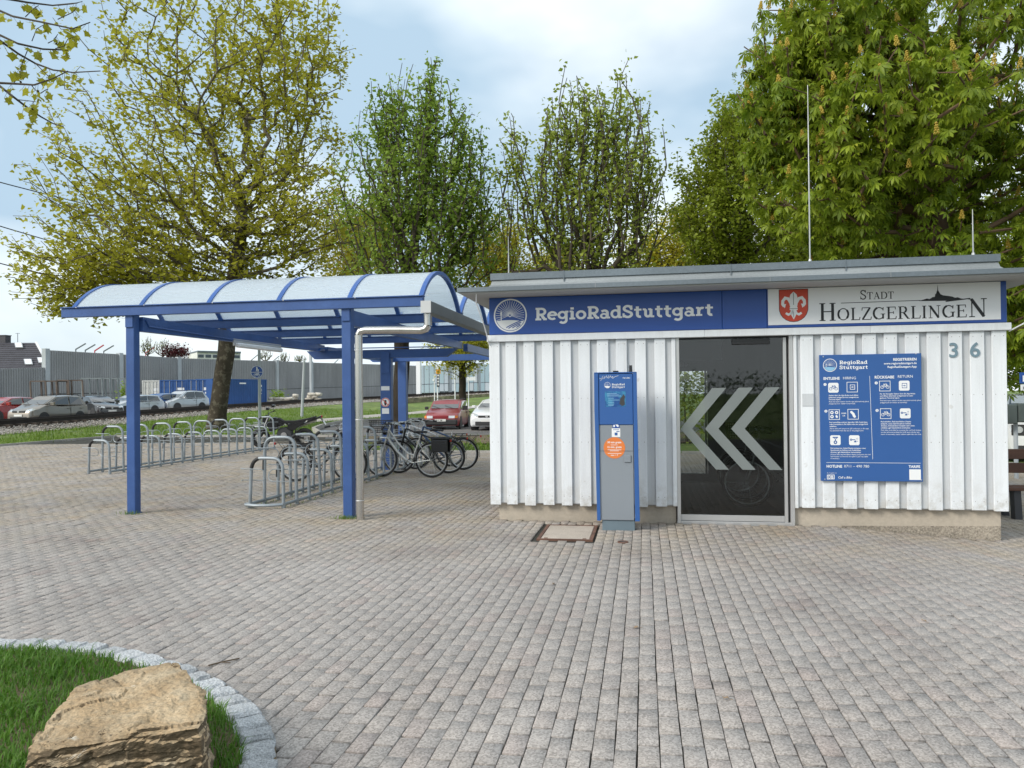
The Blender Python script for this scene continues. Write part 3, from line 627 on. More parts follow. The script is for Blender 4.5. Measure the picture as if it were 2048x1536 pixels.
SERIF = {
 'H': (.95, [([(.2, 0), (.2, 1)], T_), ([(.75, 0), (.75, 1)], T_), ([(.2, .52), (.75, .52)], t_), ([(.04, .02), (.36, .02)], .04), ([(.04, .98), (.36, .98)], .04), ([(.59, .02), (.91, .02)], .04), ([(.59, .98), (.91, .98)], .04)]),
 'O': (.98, [(arc(.48, .5, .38, .46, 45, 135, 8), .06), (arc(.48, .5, .38, .46, 225, 315, 8), .06), (arc(.475, .5, .375, .46, 134, 226, 10), .125), (arc(.485, .5, .375, .46, -46, 46, 10), .125)]),
 'L': (.76, [([(.2, 0), (.2, 1)], T_), ([(.04, .98), (.38, .98)], .04), ([(.04, .025), (.70, .025)], .05), ([(.69, .0), (.73, .24)], .05)]),
 'Z': (.82, [([(.1, .975), (.72, .975)], .05), ([(.68, .97), (.12, .03)], .115), ([(.08, .025), (.75, .025)], .05), ([(.1, 1), (.07, .76)], .05), ([(.74, 0), (.79, .25)], .05)]),
 'G': (.98, [(arc(.5, .5, .4, .46, 40, 110, 8), .06), (arc(.49, .5, .39, .46, 108, 250, 12), .125), (arc(.5, .5, .4, .46, 248, 318, 8), .06), ([(.8, .42), (.8, .06)], .11), ([(.62, .44), (.96, .44)], .04), ([(.8, .72), (.82, .98)], .05)]),
 'E': (.82, [([(.2, 0), (.2, 1)], T_), ([(.04, .975), (.7, .975)], .05), ([(.04, .025), (.74, .025)], .05), ([(.2, .52), (.56, .52)], t_), ([(.69, 1), (.71, .78)], .05), ([(.73, 0), (.77, .24)], .05), ([(.56, .42), (.56, .63)], .045)]),
 'R': (.92, [([(.2, 0), (.2, 1)], T_), ([(.04, .02), (.38, .02)], .04), ([(.04, .975), (.42, .975)], .045), ([(.2, .5), (.44, .5)], t_), (arc(.42, .74, .23, .235, 90, 55, 4), .05), (arc(.42, .74, .225, .235, 58, -58, 8), .11), (arc(.42, .74, .23, .235, -55, -90, 4), .05), ([(.46, .5), (.78, .03)], .11), ([(.72, .02), (.92, .02)], .04)]),
 'I': (.42, [([(.21, 0), (.21, 1)], T_), ([(.05, .02), (.37, .02)], .04), ([(.05, .98), (.37, .98)], .04)]),
 'N': (1.0, [([(.2, 0), (.2, 1)], t_), ([(.8, 0), (.8, 1)], t_), ([(.18, .97), (.8, .02)], .13), ([(.06, .02), (.35, .02)], .04), ([(.04, .98), (.24, .98)], .04), ([(.66, .98), (.95, .98)], .04)]),
 'S': (.68, [([(.56, .76)]+arc(.33, .75, .22, .2, 20, 190, 12)+[(.22, .58), (.44, .44)]+arc(.33, .25, .24, .22, 35, -160, 14), .085), ([(.57, .7), (.57, .98)], .04), ([(.08, .02), (.08, .32)], .04)]),
 'T': (.82, [([(.41, 0), (.41, 1)], T_), ([(.06, .975), (.76, .975)], .05), ([(.25, .02), (.57, .02)], .04), ([(.07, 1), (.04, .74)], .05), ([(.75, 1), (.78, .74)], .05)]),
 'A': (.94, [([(.18, .0), (.46, 1)], t_), ([(.44, .99), (.78, 0)], .125), ([(.26, .34), (.66, .34)], t_), ([(.04, .02), (.32, .02)], .04), ([(.62, .02), (.94, .02)], .04)]),
 'D': (.96, [([(.2, 0), (.2, 1)], T_), ([(.04, .975), (.44, .975)], .05), ([(.04, .025), (.44, .025)], .05), (arc(.44, .5, .4, .475, 90, 55, 5), .055), (arc(.44, .5, .4, .475, 58, -58, 10), .12), (arc(.44, .5, .4, .475, -55, -90, 5), .055)]),
}
def stroke(mb, pts, w, X, Z, Y, closed=False):
    """flat ribbon along pts (2D), placed on the plane Y by x->X(x,z)"""
    P = [Vector(p) for p in pts]; n = len(P)
    if n > 2 and (P[0]-P[-1]).length < 1e-5: closed = True; P = P[:-1]; n -= 1
    vs = []
    for i in range(n):
        a = P[(i-1) % n] if (closed or i > 0) else P[i]; b = P[(i+1) % n] if (closed or i < n-1) else P[i]
        d1 = (P[i]-a); d2 = (b-P[i])
        if d1.length < 1e-9: d1 = d2
        if d2.length < 1e-9: d2 = d1
        d1 = d1.normalized(); d2 = d2.normalized(); t = (d1+d2); t = t.normalized() if t.length > 1e-6 else d1
        nn = Vector((-t.y, t.x)); c = max(.45, nn.dot(Vector((-d1.y, d1.x))))
        for s in (1, -1):
            q = P[i]+nn*(s*w/2/c); vs.append((X(q.x, q.y), Y, Z(q.x, q.y)))
    fs = [(2*i, 2*i+1, 2*((i+1) % n)+1, 2*((i+1) % n)) for i in range(n if closed else n-1)]
    mb.add(vs, fs)
WK = 1.0
def letters(text, font, x0, x1, z0, h, Y, mat, parent, name='lettering', gap=.04, scales=None, wk=1.0):
    """text set to fill x0..x1 with cap height h on the plane Y, facing -Y"""
    tot = sum(font[c][0]*(scales[i] if scales else 1)+gap for i, c in enumerate(text))-gap; k = (x1-x0)/tot; x = x0; mb = MB()
    for i, c in enumerate(text):
        adv, st = font[c]; s = scales[i] if scales else 1
        for j, (pts, w) in enumerate(st):
            stroke(mb, pts, w*wk, lambda px, pz, x=x, s=s: x+px*k*s, lambda px, pz, s=s: z0+pz*h*s, Y-.00012*j)
        x += (adv*s+gap)*k
    return mb.build(name, mat, parent)
_dg = None
def text(s, size, loc, mat, parent, name='lettering', bold=0.0, align='LEFT', rot=None, spacing=1.0, wx=1.0, depth=0.0):
    cu = bpy.data.curves.new(name, 'FONT'); cu.body = s; cu.size = size; cu.align_x = align; cu.offset = bold*size; cu.space_character = spacing; cu.extrude = depth
    cu.resolution_u = 2 if size < .05 else 6
    o = bpy.data.objects.new(name, cu); COL.objects.link(o)
    me = bpy.data.meshes.new_from_object(o.evaluated_get(bpy.context.evaluated_depsgraph_get())); bpy.data.objects.remove(o); bpy.data.curves.remove(cu)
    me.name = name; me.transform(Matrix.Diagonal((wx, 1, 1, 1))); me.transform(rot if rot is not None else Matrix.Rotation(math.pi/2, 4, 'X')); me.transform(Matrix.Translation(loc))
    me.materials.clear(); me.materials.append(mat); return link(name, me, parent)
def poly2(mb, pts, Y): mb.add([(x, Y, z) for x, z in pts], [tuple(range(len(pts)))]); return mb
def disc2(mb, cx, cz, r, Y, n=28): return poly2(mb, [(cx+r*math.cos(2*math.pi*i/n), cz+r*math.sin(2*math.pi*i/n)) for i in range(n)], Y)
def line2(mb, pts, w, Y): stroke(mb, pts, w, lambda x, z: x, lambda x, z: z, Y); return mb
def rect2(mb, x0, x1, z0, z1, Y): return poly2(mb, [(x0, z0), (x1, z0), (x1, z1), (x0, z1)], Y)
def wheel_logo(cx, cz, r, Y, parent, spokes=36, lines=True, name='wheel_emblem', hill_mat=None):
    """wheel with tower, hill and furrows"""
    mb = MB(); line2(mb, arc(cx, cz, r*.955, r*.955, 0, 360, 44), r*.085, Y)
    hub = (cx-.02*r, cz+.02*r)
    for i in range(spokes):
        a = 2*math.pi*i/spokes; e = (hub[0]+math.cos(a)*.86*r, hub[1]+math.sin(a)*.86*r)
        if e[1] < cz-.28*r: continue
        line2(mb, [(hub[0]+math.cos(a)*.12*r, hub[1]+math.sin(a)*.12*r), e], r*.022, Y-.0002*(1+i % 3))
    line2(mb, arc(hub[0], hub[1], r*.085, r*.085, 0, 360, 14), r*.05, Y-.0008)
    line2(mb, [(cx-.55*r, cz-.4*r), (cx-.55*r, cz+.28*r)], r*.05, Y-.0009); line2(mb, [(cx-.55*r, cz+.05*r), (cx-.55*r, cz+.18*r)], r*.1, Y-.001)
    o = mb.build(name, M['print_white'], parent)
    m2 = MB(); th = [R(200+i*(340-200)/20) for i in range(21)]
    top = [(cx+.84*r*(i/12*2-1), cz-.30*r+.06*r*math.sin(i/12*math.pi)-.06*r*(i/12)) for i in range(13)][::-1]
    bot = [(cx+.88*r*math.cos(t), cz+.88*r*math.sin(t)) for t in th]
    poly2(m2, bot+[(x, z) for x, z in top if (x-cx)**2+(z-cz)**2 < (.87*r)**2], Y-.0012); m2.build('hill_print', hill_mat or M['print_white'], parent)
    if lines:
        m3 = MB()
        for k in range(4):
            p0 = (cx-.36*r+.24*r*k, cz-.78*r+.02*k*r); p1 = (cx+.05*r+.2*r*k, cz-.52*r+.0*k*r); p2 = (cx+.8*r-.02*k*r, cz-.26*r-.11*k*r)
            pts = [((1-t)**2*p0[0]+2*t*(1-t)*p1[0]+t*t*p2[0], (1-t)**2*p0[1]+2*t*(1-t)*p1[1]+t*t*p2[1]) for t in [i/8 for i in range(9)]]
            pts = [p for p in pts if (p[0]-cx)**2+(p[1]-cz)**2 < (.84*r)**2]
            if len(pts) > 1: line2(m3, pts, r*.055, Y-.0015-.0001*k)
        m3.build('furrow_print', M['sign_blue'], parent)
    return o

# ------------------------------------------------------------------ bike station building
bld = empty('bike_station', (0, 0, 0), 0, 'low bike station hut clad in white vertical boards under a flat zinc roof', 'building')
WF = 9.42                                    # front face of the proud boards
def board(x0, x1, z0, z1, y0, y1, mat, name):
    MB().bev(x0, x1, y0, y1, z0, z1, .004).build(name, mat, bld)
LB = [(-1.955, -1.818), (-1.74, -1.601), (-1.508, -1.367), (-1.271, -1.131), (-1.038, -.903), (-.809, -.665), (-.578, -.435), (-.343, -.207), (-.109, .025), (.128, .261)]
RB = [(1.844, 1.989), (2.077, 2.218), (2.309, 2.457), (2.539, 2.691), (2.777, 2.922), (3.006, 3.161), (3.242, 3.391), (3.476, 3.619), (3.702, 3.853), (3.932, 4.084)]
nails = MB()
for k, (x0, x1) in enumerate(LB+RB):
    z0 = .20+.006*math.sin(k*2.3) if k < 10 else .215+.006*math.sin(k*1.9)
    board(x0, x1, z0, 2.278, WF, WF+.028, M['white_board'], 'board')
    for z in (.32, 1.0, 1.55, 2.22):
        for x in (x0+.03, x1-.03): nails.cyl((x+.004*math.sin(k*7+z), WF-.001, z), (x, WF+.004, z), .005, n=6)
for L_, e0, e1 in ((LB, -1.955, .375), (RB, 1.765, 4.084)):
    ed = [e0]+[v for p in L_ for v in p]+[e1]
    for i in range(0, len(ed), 2):
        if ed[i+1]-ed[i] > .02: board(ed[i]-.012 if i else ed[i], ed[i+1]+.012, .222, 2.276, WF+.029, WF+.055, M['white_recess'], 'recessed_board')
board(.335, .385, .21, 2.276, WF+.004, WF+.027, M['white_board'], 'corner_strip')
board(1.765, 1.80, .21, 2.276, WF+.004, WF+.027, M['white_board'], 'corner_strip')
o = nails.build('nail_head', M['nail'], bld); o['kind'] = 'stuff'
# side and rear walls, plinth, floor, lintel
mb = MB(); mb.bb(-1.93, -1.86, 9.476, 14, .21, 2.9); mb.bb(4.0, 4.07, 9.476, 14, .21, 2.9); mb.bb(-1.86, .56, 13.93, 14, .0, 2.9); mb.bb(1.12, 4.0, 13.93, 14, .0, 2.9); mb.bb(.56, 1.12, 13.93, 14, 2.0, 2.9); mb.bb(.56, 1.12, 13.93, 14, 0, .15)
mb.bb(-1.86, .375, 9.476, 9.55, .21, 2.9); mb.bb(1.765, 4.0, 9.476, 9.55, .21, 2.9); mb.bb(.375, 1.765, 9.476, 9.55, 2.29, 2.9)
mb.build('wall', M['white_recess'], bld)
for i, x in enumerate(np.arange(9.6, 13.9, .23)): MB().bev(4.071, 4.098, x, x+.145, .21, 2.278, .004).build('side_board', M['white_board'], bld)
mb = MB(); mb.bb(-1.858, .372, 9.50, 13.95, -.35, .208); mb.bb(1.768, 4.03, 9.50, 13.95, -.35, .208)
mb.build('plinth', M['concrete'], bld)
MB().prism([(2.3, -.05), (4.024, -.30), (4.024, .03), (2.3, -.0)], (0, 9.488, 0), (1, 0, 0), (0, 0, 1), (0, 1, 0), .012).build('footing', M['footing'], bld)
mb = MB(); mb.bb(.372, 1.768, 9.62, 13.95, -.2, -.012); mb.build('interior_floor', M['dark_floor'], bld)
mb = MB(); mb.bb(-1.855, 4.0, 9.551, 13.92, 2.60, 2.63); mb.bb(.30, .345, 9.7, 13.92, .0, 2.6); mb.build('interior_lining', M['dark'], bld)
# white cornice beam under the signs, in three lengths
for x0, x1 in ((-1.975, .73), (.732, 2.62), (2.622, 4.125)): MB().bev(x0, x1, 9.385, 9.475, 2.281, 2.366, .005).build('cornice_board', M['white_board'], bld)
# roof: fascia plate, soffit, cove and parapet
mb = MB(); mb.bb(-2.24, 4.46, 8.9, 14.5, 2.862, 2.915); mb.build('eave_edge', M['zinc'], bld)
mb = MB(); mb.bb(-2.21, 4.43, 8.93, 14.45, 2.845, 2.861); mb.build('soffit', M['soffit'], bld)
def cove():
    """swept zinc cove on all four sides up to the parapet"""
    prof = [(8.95, 2.916), (9.06, 2.922), (9.13, 2.94), (9.17, 2.975), (9.19, 3.035)]; d0 = 8.95; mb = MB(); rings = []
    for y, z in prof:
        i = y-d0; x0, x1, y0, y1 = -2.05+i*.8, 4.10-i*.8, y, 14.3-i; rings.append([Vector((x0, y0, z)), Vector((x1, y0, z)), Vector((x1, y1, z)), Vector((x0, y1, z))])
    mb.loft(rings, cap=False); x0, x1 = -2.05+.24*.8, 4.10-.24*.8
    mb.build('roof_cove', M['zinc_light'], bld)
    MB().bb(x0-.02, x1+.02, 9.17, 14.08, 3.036, 3.118).build('parapet_cap', M['zinc'], bld)
    for x in (-.96, 1.02, 2.3):
        MB().bb(x, x+.008, 9.164, 9.2, 2.99, 3.122).build('roof_seam', M['zinc'], bld); MB().bb(x+.4, x+.408, 8.896, 8.96, 2.86, 2.918).build('roof_seam', M['zinc_light'], bld)
cove()
# lightning rods on the roof
for x, h, y, lab in ((1.95, 2.12, 9.35, None), (3.72, .55, 9.35, None), (-1.72, .55, 9.6, None)):
    g = MB().cyl((x, y, 3.118), (x, y, 3.118+h*.55), .009, .008, 8).cyl((x, y, 3.118+h*.55), (x, y, 3.118+h), .007, .004, 6).cyl((x, y, 3.116), (x, y, 3.17), .028, .016, 8)
    g.build('lightning_rod', M['rod'], bld)
mb = MB().tube([(4.40, 9.0, 2.85), (4.39, 9.05, 2.72), (4.34, 9.15, 2.55), (4.24, 9.3, 2.36), (4.115, 9.43, 2.27)], .008, 6); mb.build('roof_cable', M['sign_white'], bld)
mb = MB().tube([(-2.02, 9.0, 2.85), (-2.03, 9.03, 2.74), (-1.99, 9.12, 2.58), (-1.97, 9.25, 2.45), (-1.95, 9.41, 2.25)], .008, 6); mb.build('roof_cable', M['sign_white'], bld)
# digits, small plate on the boards
dg = text('3', .235, (3.465, WF-.006, 1.985), M['digit'], bld, 'house_number', bold=.012, wx=1.0, depth=.005); text('6', .235, (3.69, WF-.006, 1.985), M['digit'], bld, 'house_number', bold=.012, depth=.005)
MB().bev(1.855, 1.985, WF-.006, WF-.001, 1.43, 1.58, .002).build('cover_plate', M['white_recess'], bld)
# door
dr = empty('door'); dr.parent = bld
mb = MB(); mb.bev(.386, .428, 9.44, 9.56, .0, 2.28, .003); mb.build('door_frame', M['alu'], dr)
mb = MB(); mb.bev(1.652, 1.69, 9.47, 9.53, .03, 2.26, .003); mb.bev(1.715, 1.762, 9.44, 9.56, -.02, 2.28, .003); mb.build('door_frame', M['alu'], dr)
mb = MB(); mb.bev(.43, 1.65, 9.475, 9.525, .035, .105, .003); mb.bev(.38, 1.762, 9.455, 9.6, -.02, .03, .004); mb.build('door_rail', M['alu'], dr)
MB().bb(.43, 1.65, 9.494, 9.504, .105, 2.26).build('glass_pane', M['door_glass'], dr)
MB().bb(.39, 1.71, 9.5, 9.58, 2.262, 2.30).build('door_header', M['dark'], dr)
MB().bb(.43, .95, 9.53, 9.55, 1.995, 2.255).bb(1.691, 1.714, 9.52, 9.6, 0, 2.28).build('door_track', M['dark'], dr)
MB().bev(1.06, 1.5, 9.46, 9.493, 2.185, 2.255, .004).build('door_sensor', M['black_gloss'], dr)
for dx, cut in ((-.315, True), (0, False), (.31, False)):
    p = [(1.135, 1.66), (1.303, 1.66), (.89, 1.16), (1.322, .66), (1.17, .66), (.73, 1.16)]; p = [(x+dx, z) for x, z in p]
    if cut: p = [(max(x, .435), z) for x, z in p]; 
    mb = MB(); poly2(mb, [p[0], p[1], p[2], p[5]], 9.4925); poly2(mb, [p[5], p[2], p[3], p[4]], 9.4924); mb.build('chevron_film', M['frost'], dr)
# back of the room: doorway light and the little running-man sign above it
mb = MB().bb(.575, .61, 13.9, 13.95, .15, 2.0).bb(1.07, 1.105, 13.9, 13.95, .15, 2.0); mb.build('rear_door_frame', M['alu'], bld)
ex = MB(); rect2(ex, .62, .72, 2.08, 2.16, 13.92); ex.build('exit_sign', M['print_white'], bld)
ex = MB(); line2(ex, [(.75, 2.16), (.75, 2.09)], .018, 13.919); line2(ex, [(.715, 2.12), (.75, 2.085), (.785, 2.12)], .016, 13.918); ex.build('exit_arrow', M['print_white'], bld)

# blue station sign
sg = empty('station_sign', (0, 0, 0), 0, 'long blue fascia sign with white lettering RegioRadStuttgart and a wheel emblem', 'sign')
MB().bev(-1.945, .94, 9.405, 9.47, 2.372, 2.842, .004).build('sign_panel', M['sign_blue'], sg)
MB().bev(.943, 1.462, 9.405, 9.47, 2.372, 2.842, .004).build('sign_panel', M['sign_blue'], sg)
SY0 = 9.4035
disc2(mb := MB(), -1.67, 2.612, .214, SY0); mb.build('emblem_ground', M['sign_blue'], sg)
wheel_logo(-1.67, 2.612, .215, SY0-.0006, sg)
letters('RegioRadStuttgart', SLAB, -1.352, .838, 2.543, .155, SY0, M['print_grey'], sg, wk=1.22)
# town sign
cs = empty('town_sign', (0, 0, 0), 0, 'white fascia sign STADT HOLZGERLINGEN with a red lily crest, framed in blue', 'sign')
MB().bev(1.466, 4.085, 9.405, 9.47, 2.372, 2.842, .004).build('sign_frame', M['sign_blue'], cs)
MB().bev(1.475, 4.02, 9.398, 9.404, 2.405, 2.842-.004, .001).build('sign_panel', M['sign_white'], cs)
CY0 = 9.3965
sh = [(1.606, 2.822), (1.928, 2.822), (1.928, 2.6)]+[(1.767+.161*math.cos(R(a)), 2.6-.158*math.sin(R(-a))) for a in range(-10, -171, -16)]+[(1.606, 2.6)]
mb = MB(); cx = 1.767
poly2(mb, [(cx+(x-cx)*1.035, 2.63+(z-2.63)*1.035) for x, z in sh], CY0); mb.build('crest_border', M['print_black'], cs)
mb = MB(); poly2(mb, sh, CY0-.0004); mb.build('crest_shield', M['crest_red'], cs)
mb = MB()
poly2(mb, [(cx, 2.80), (cx+.035, 2.765), (cx+.045, 2.73), (cx+.022, 2.66), (cx+.014, 2.61), (cx-.014, 2.61), (cx-.022, 2.66), (cx-.045, 2.73), (cx-.035, 2.765)], CY0-.0008)
for s in (-1, 1):
    line2(mb, [(cx+s*.02, 2.60), (cx+s*.03, 2.66), (cx+s*.06, 2.715), (cx+s*.095, 2.725), (cx+s*.122, 2.69), (cx+s*.124, 2.65), (cx+s*.105, 2.625)], .034, CY0-.001-.0001*s)
    poly2(mb, [(cx+s*.135, 2.64), (cx+s*.085, 2.655), (cx+s*.10, 2.605)][::s], CY0-.0013)
    line2(mb, [(cx+s*.015, 2.585), (cx+s*.03, 2.54), (cx+s*.06, 2.525), (cx+s*.09, 2.545)], .026, CY0-.001-.0001*s)
rect2(mb, cx-.045, cx+.045, 2.578, 2.612, CY0-.0016)
poly2(mb, [(cx-.014, 2.58), (cx+.014, 2.58), (cx+.028, 2.52), (cx, 2.465), (cx-.028, 2.52)], CY0-.0009)
mb.build('crest_lily', M['print_white'], cs)
mb = MB(); line2(mb, [(cx, 2.785), (cx, 2.64)], .005, CY0-.002); line2(mb, [(cx-.045, 2.595), (cx+.045, 2.595)], .005, CY0-.0021); line2(mb, [(cx, 2.56), (cx, 2.49)], .005, CY0-.002); mb.build('crest_line', M['print_black'], cs)
letters('STADT', SERIF, 2.51, 2.885, 2.68, .082, CY0, M['print_black'], cs, gap=.02, scales=[1.36, 1, 1, 1, 1], wk=1.25)
letters('HOLZGERLINGEN', SERIF, 2.05, 3.885, 2.44, .145, CY0, M['print_black'], cs, gap=.05, scales=[1.44]+[1.0]*11+[1.46], wk=1.25)
mb = MB(); line2(mb, [(2.30, 2.645), (3.17, 2.649)], .007, CY0)
mb.build('rule_line', M['print_black'], cs)
mb = MB(); sil = [(3.15, 2.642), (3.2, 2.655), (3.24, 2.668), (3.27, 2.662), (3.30, 2.682), (3.325, 2.685), (3.33, 2.715), (3.345, 2.72), (3.352, 2.76), (3.357, 2.828), (3.362, 2.76), (3.37, 2.72), (3.385, 2.715), (3.39, 2.69), (3.41, 2.70), (3.43, 2.685), (3.47, 2.69), (3.49, 2.672), (3.51, 2.682), (3.54, 2.668), (3.57, 2.672), (3.60, 2.658), (3.66, 2.648), (3.52, 2.635), (3.3, 2.638)]
tri = MB(); bm = bmesh.new(); bm.faces.new([bm.verts.new((x, CY0-.0003, z)) for x, z in sil]); bmesh.ops.triangulate(bm, faces=bm.faces); me = bpy.data.meshes.new('skyline_print'); bm.to_mesh(me); bm.free(); me.materials.append(M['print_black']); link('skyline_print', me, cs)
mb = MB(); line2(mb, [(3.44, 2.628), (3.70, 2.655)], .012, CY0); mb.build('rule_line', M['print_black'], cs)

# blue information board
ib = empty('information_board', (0, 0, 0), 0, 'tall blue hire instruction board screwed to the white boards right of the door', 'sign')
MB().bev(2.05, 3.168, 9.385, WF-.001, .545, 2.035, .003).build('board_panel', M['board_blue'], ib)
BY = 9.3838; bx = lambda px: 2.05+(px-8)/(1140-8)*1.118; bz = lambda py: 2.035-(py-45)/(1500-45)*1.49
W_ = M['print_white']
for px, py in ((50, 65), (1080, 50), (50, 1480), (1120, 1480)): MB().cyl((bx(px), BY-.003, bz(py)), (bx(px), BY+.003, bz(py)), .007, n=8).build('screw', M['alu'], ib)
wheel_logo(bx(125), bz(165), .078, BY, ib, 20, False, hill_mat=M['pale_blue'])
letters('RegioRad', SLAB, bx(232), bx(545), bz(155), .042, BY, W_, ib, wk=1.15); letters('Stuttgart', SLAB, bx(232), bx(550), bz(212), .042, BY, W_, ib, wk=1.15)
def T(s, px, py, size, bold=0, al='LEFT', wx=1.0): text(s, size, (bx(px), BY, bz(py)), W_, ib, 'print_line', bold=bold, align=al, wx=wx)
T('REGISTRIEREN', 1088, 125, .042, .03, 'RIGHT', .95); T('www.regioradstuttgart.de', 1088, 166, .034, .02, 'RIGHT'); T('RegioRadStuttgart-App', 1088, 206, .034, .02, 'RIGHT')
T('ENTLEIHE', 48, 332, .044, .03, wx=.95); T('HIRING', 268, 330, .044); T('RÜCKGABE', 622, 325, .044, .03, wx=.95); T('RETURN', 876, 320, .044)
T('HOTLINE', 70, 1345, .044, .03, wx=.95); T('0711 – 490 780', 268, 1343, .044, .0); T('TARIFE', 1110, 1343, .042, .03, 'RIGHT', .95)
T('Ein Angebot von', 76, 1412, .016); text('Call a Bike', .036, (bx(198), BY, bz(1470)), W_, ib, 'print_line', bold=.012, rot=Matrix.Rotation(math.pi/2, 4, 'X') @ Matrix(((1, .2, 0, 0), (0, 1, 0, 0), (0, 0, 1, 0), (0, 0, 0, 1))))
mb = MB(); line2(mb, [(bx(568), bz(295)), (bx(590), bz(1248))], .004, BY); line2(mb, [(bx(70), bz(1287)), (bx(1116), bz(1290))], .004, BY); mb.build('rule_line', W_, ib)
def icon(px, py, filled, kind):
    x, z, h = bx(px), bz(py), .058; Y = BY; mb = MB()
    if filled: 
        poly2(mb, [(x-h, z-h+.012), (x-h+.012, z-h), (x+h-.012, z-h), (x+h, z-h+.012), (x+h, z+h-.012), (x+h-.012, z+h), (x-h+.012, z+h), (x-h, z+h-.012)], Y); mb.build('icon_tile', W_, ib)
    else:
        line2(mb, [(x-h, z-h), (x+h, z-h), (x+h, z+h), (x-h, z+h), (x-h, z-h)], .006, Y); mb.build('icon_outline', W_, ib)
    g = MB(); Y -= .0005; s = .001
    if kind == 'bike':
        for dx in (-.030, .030): line2(g, arc(x+dx, z-.012, .016, .016, 0, 360, 14), .005, Y)
        line2(g, [(x-.03, z-.012), (x-.008, z+.016), (x+.022, z+.014), (x, z-.012), (x-.008, z+.016)], .005, Y-.0002); line2(g, [(x+.03, z-.012), (x+.02, z+.022), (x+.006, z+.03)], .005, Y-.0003); line2(g, [(x-.018, z+.022), (x, z+.022)], .006, Y-.0004)
    elif kind == 'door':
        line2(g, [(x-.022, z+.01), (x-.022, z+.026), (x+.028, z+.026), (x+.028, z-.026), (x-.022, z-.026), (x-.022, z-.01)], .006, Y); line2(g, [(x-.03, z), (x+.008, z)], .006, Y-.0002); poly2(g, [(x+.016, z), (x+.002, z+.01), (x+.002, z-.01)][::-1], Y-.0003)
    elif kind == 'code':
        for dx, dz in ((-.026, .024), (.026, .024), (-.026, -.024)): line2(g, arc(x+dx, z+dz, .014, .014, 0, 360, 10), .011, Y)
        poly2(g, [(x+.012, z-.012), (x+.03, z-.006), (x+.042, z-.03), (x+.03, z-.044), (x+.016, z-.03)][::-1], Y)
    elif kind == 'hand':
        poly2(g, [(x-.03, z+.036), (x-.014, z+.04), (x+.014, z+.012), (x+.032, z-.03), (x+.018, z-.044), (x-.002, z-.03), (x-.01, z-.004), (x-.032, z+.02)][::-1], Y)
    elif kind == 'lock':
        line2(g, [(x-.03, z+.034), (x+.03, z+.034)], .012, Y); line2(g, [(x-.02, z+.03), (x, z+.012), (x+.02, z+.03)], .007, Y-.0002); line2(g, [(x, z+.014), (x, z-.004)], .008, Y-.0003); line2(g, arc(x, z-.024, .014, .016, 0, 360, 12), .012, Y-.0004)
    elif kind == 'push':
        line2(g, arc(x-.036, z+.006, .009, .009, 0, 360, 10), .008, Y); line2(g, [(x-.026, z+.006), (x+.012, z+.006)], .009, Y-.0002); poly2(g, [(x, z-.008), (x+.02, z-.002), (x+.02, z-.03), (x+.008, z-.02), (x-.004, z-.028)][::-1], Y-.0003)
        for k in range(3): line2(g, [(x+.022, z+.02-.016*k), (x+.042, z+.024-.02*k)], .004, Y)
    g.build('icon_glyph', M['board_blue'] if filled else W_, ib)
def num(px, py, s):
    disc2(mb := MB(), bx(px), bz(py), .017, BY, 16); mb.build('number_dot', W_, ib); text(s, .026, (bx(px), BY-.0005, bz(py)-.009), M['board_blue'], ib, 'number_digit', bold=.02, align='CENTER')
for a in ((160, 425, True, 'bike'), (372, 420, False, 'door'), (735, 412, False, 'bike'), (948, 410, True, 'door'), (166, 735, False, 'code'), (378, 732, False, 'hand'), (740, 727, False, 'bike'), (955, 725, True, 'push'), (175, 1030, True, 'lock'), (387, 1030, True, 'push')): icon(*a)
num(66, 386, '1'); num(640, 376, '1'); num(72, 695, '2'); num(645, 690, '2')
T('ODER', 243, 728, .022, .02); T('OR', 258, 756, .022, .02)
def para(px, py, lines, bold):
    for i, s in enumerate(lines): T(s, px, py+i*23.5, .0205, .02 if bold else .004, wx=1.02)
para(105, 520, ['Station über die App finden und öffnen', '(alternativ polygoCard an Lesegerät am', 'Terminal legen)'], 1); para(106, 592, ['Find and open station via the app (alternatively place', 'polygoCard on reader at terminal)'], 0)
para(110, 830, ['Rad auswählen und per App über QR-Code lösen', 'oder kontaktlos in die Nähe oder per polygoCard', 'entleihen'], 1); para(112, 903, ['Select bike and unlock via QR code scan in the app,', 'via selection from the list or via polygoCard'], 0)
para(118, 1128, ['Rad entsperren: Sattel-Display antippen, roten', 'Sperrknopf am Schloss zum Aufdrücken', 'drücken, ggf. Kabelschloss herausziehen'], 1); para(118, 1200, ['Unlock bike: tap handlebar display and press the red', 'lock button on the lock to open it, pull out cable', 'if necessary'], 0)
para(678, 508, ['Für die Rückgabe Station über die App finden', 'und öffnen (alternativ polygoCard an Lese-', 'gerät am Terminal legen)'], 1); para(680, 584, ['Find and open station via the app (alternatively place', 'polygoCard on reader at terminal)'], 0)
para(684, 825, ['Rad abstellen, Rad abschließen: Display', 'antippen, roten Sperrknopf am Schloss', 'drücken, Schlosshebel komplett nach unten', 'schieben, ggf. Kabelschloss einstecken'], 1); para(684, 922, ['Park bike, lock bike by pressing the red lock button', 'on the lock and pushing the lock lever all the way', 'down, if necessary insert station cable into the lock'], 0)
mb = MB(); rect2(mb, bx(990), bx(1116), bz(1480), bz(1360), BY); mb.build('white_square', W_, ib)
mb = MB(); line2(mb, [(bx(78), bz(1478)), (bx(156), bz(1476)), (bx(156), bz(1430)), (bx(78), bz(1432)), (bx(78), bz(1478))], .007, BY); mb.build('logo_outline', W_, ib); text('DB', .048, (bx(117), BY, bz(1471)), W_, ib, 'logo_letters', bold=.025, align='CENTER', wx=.9)

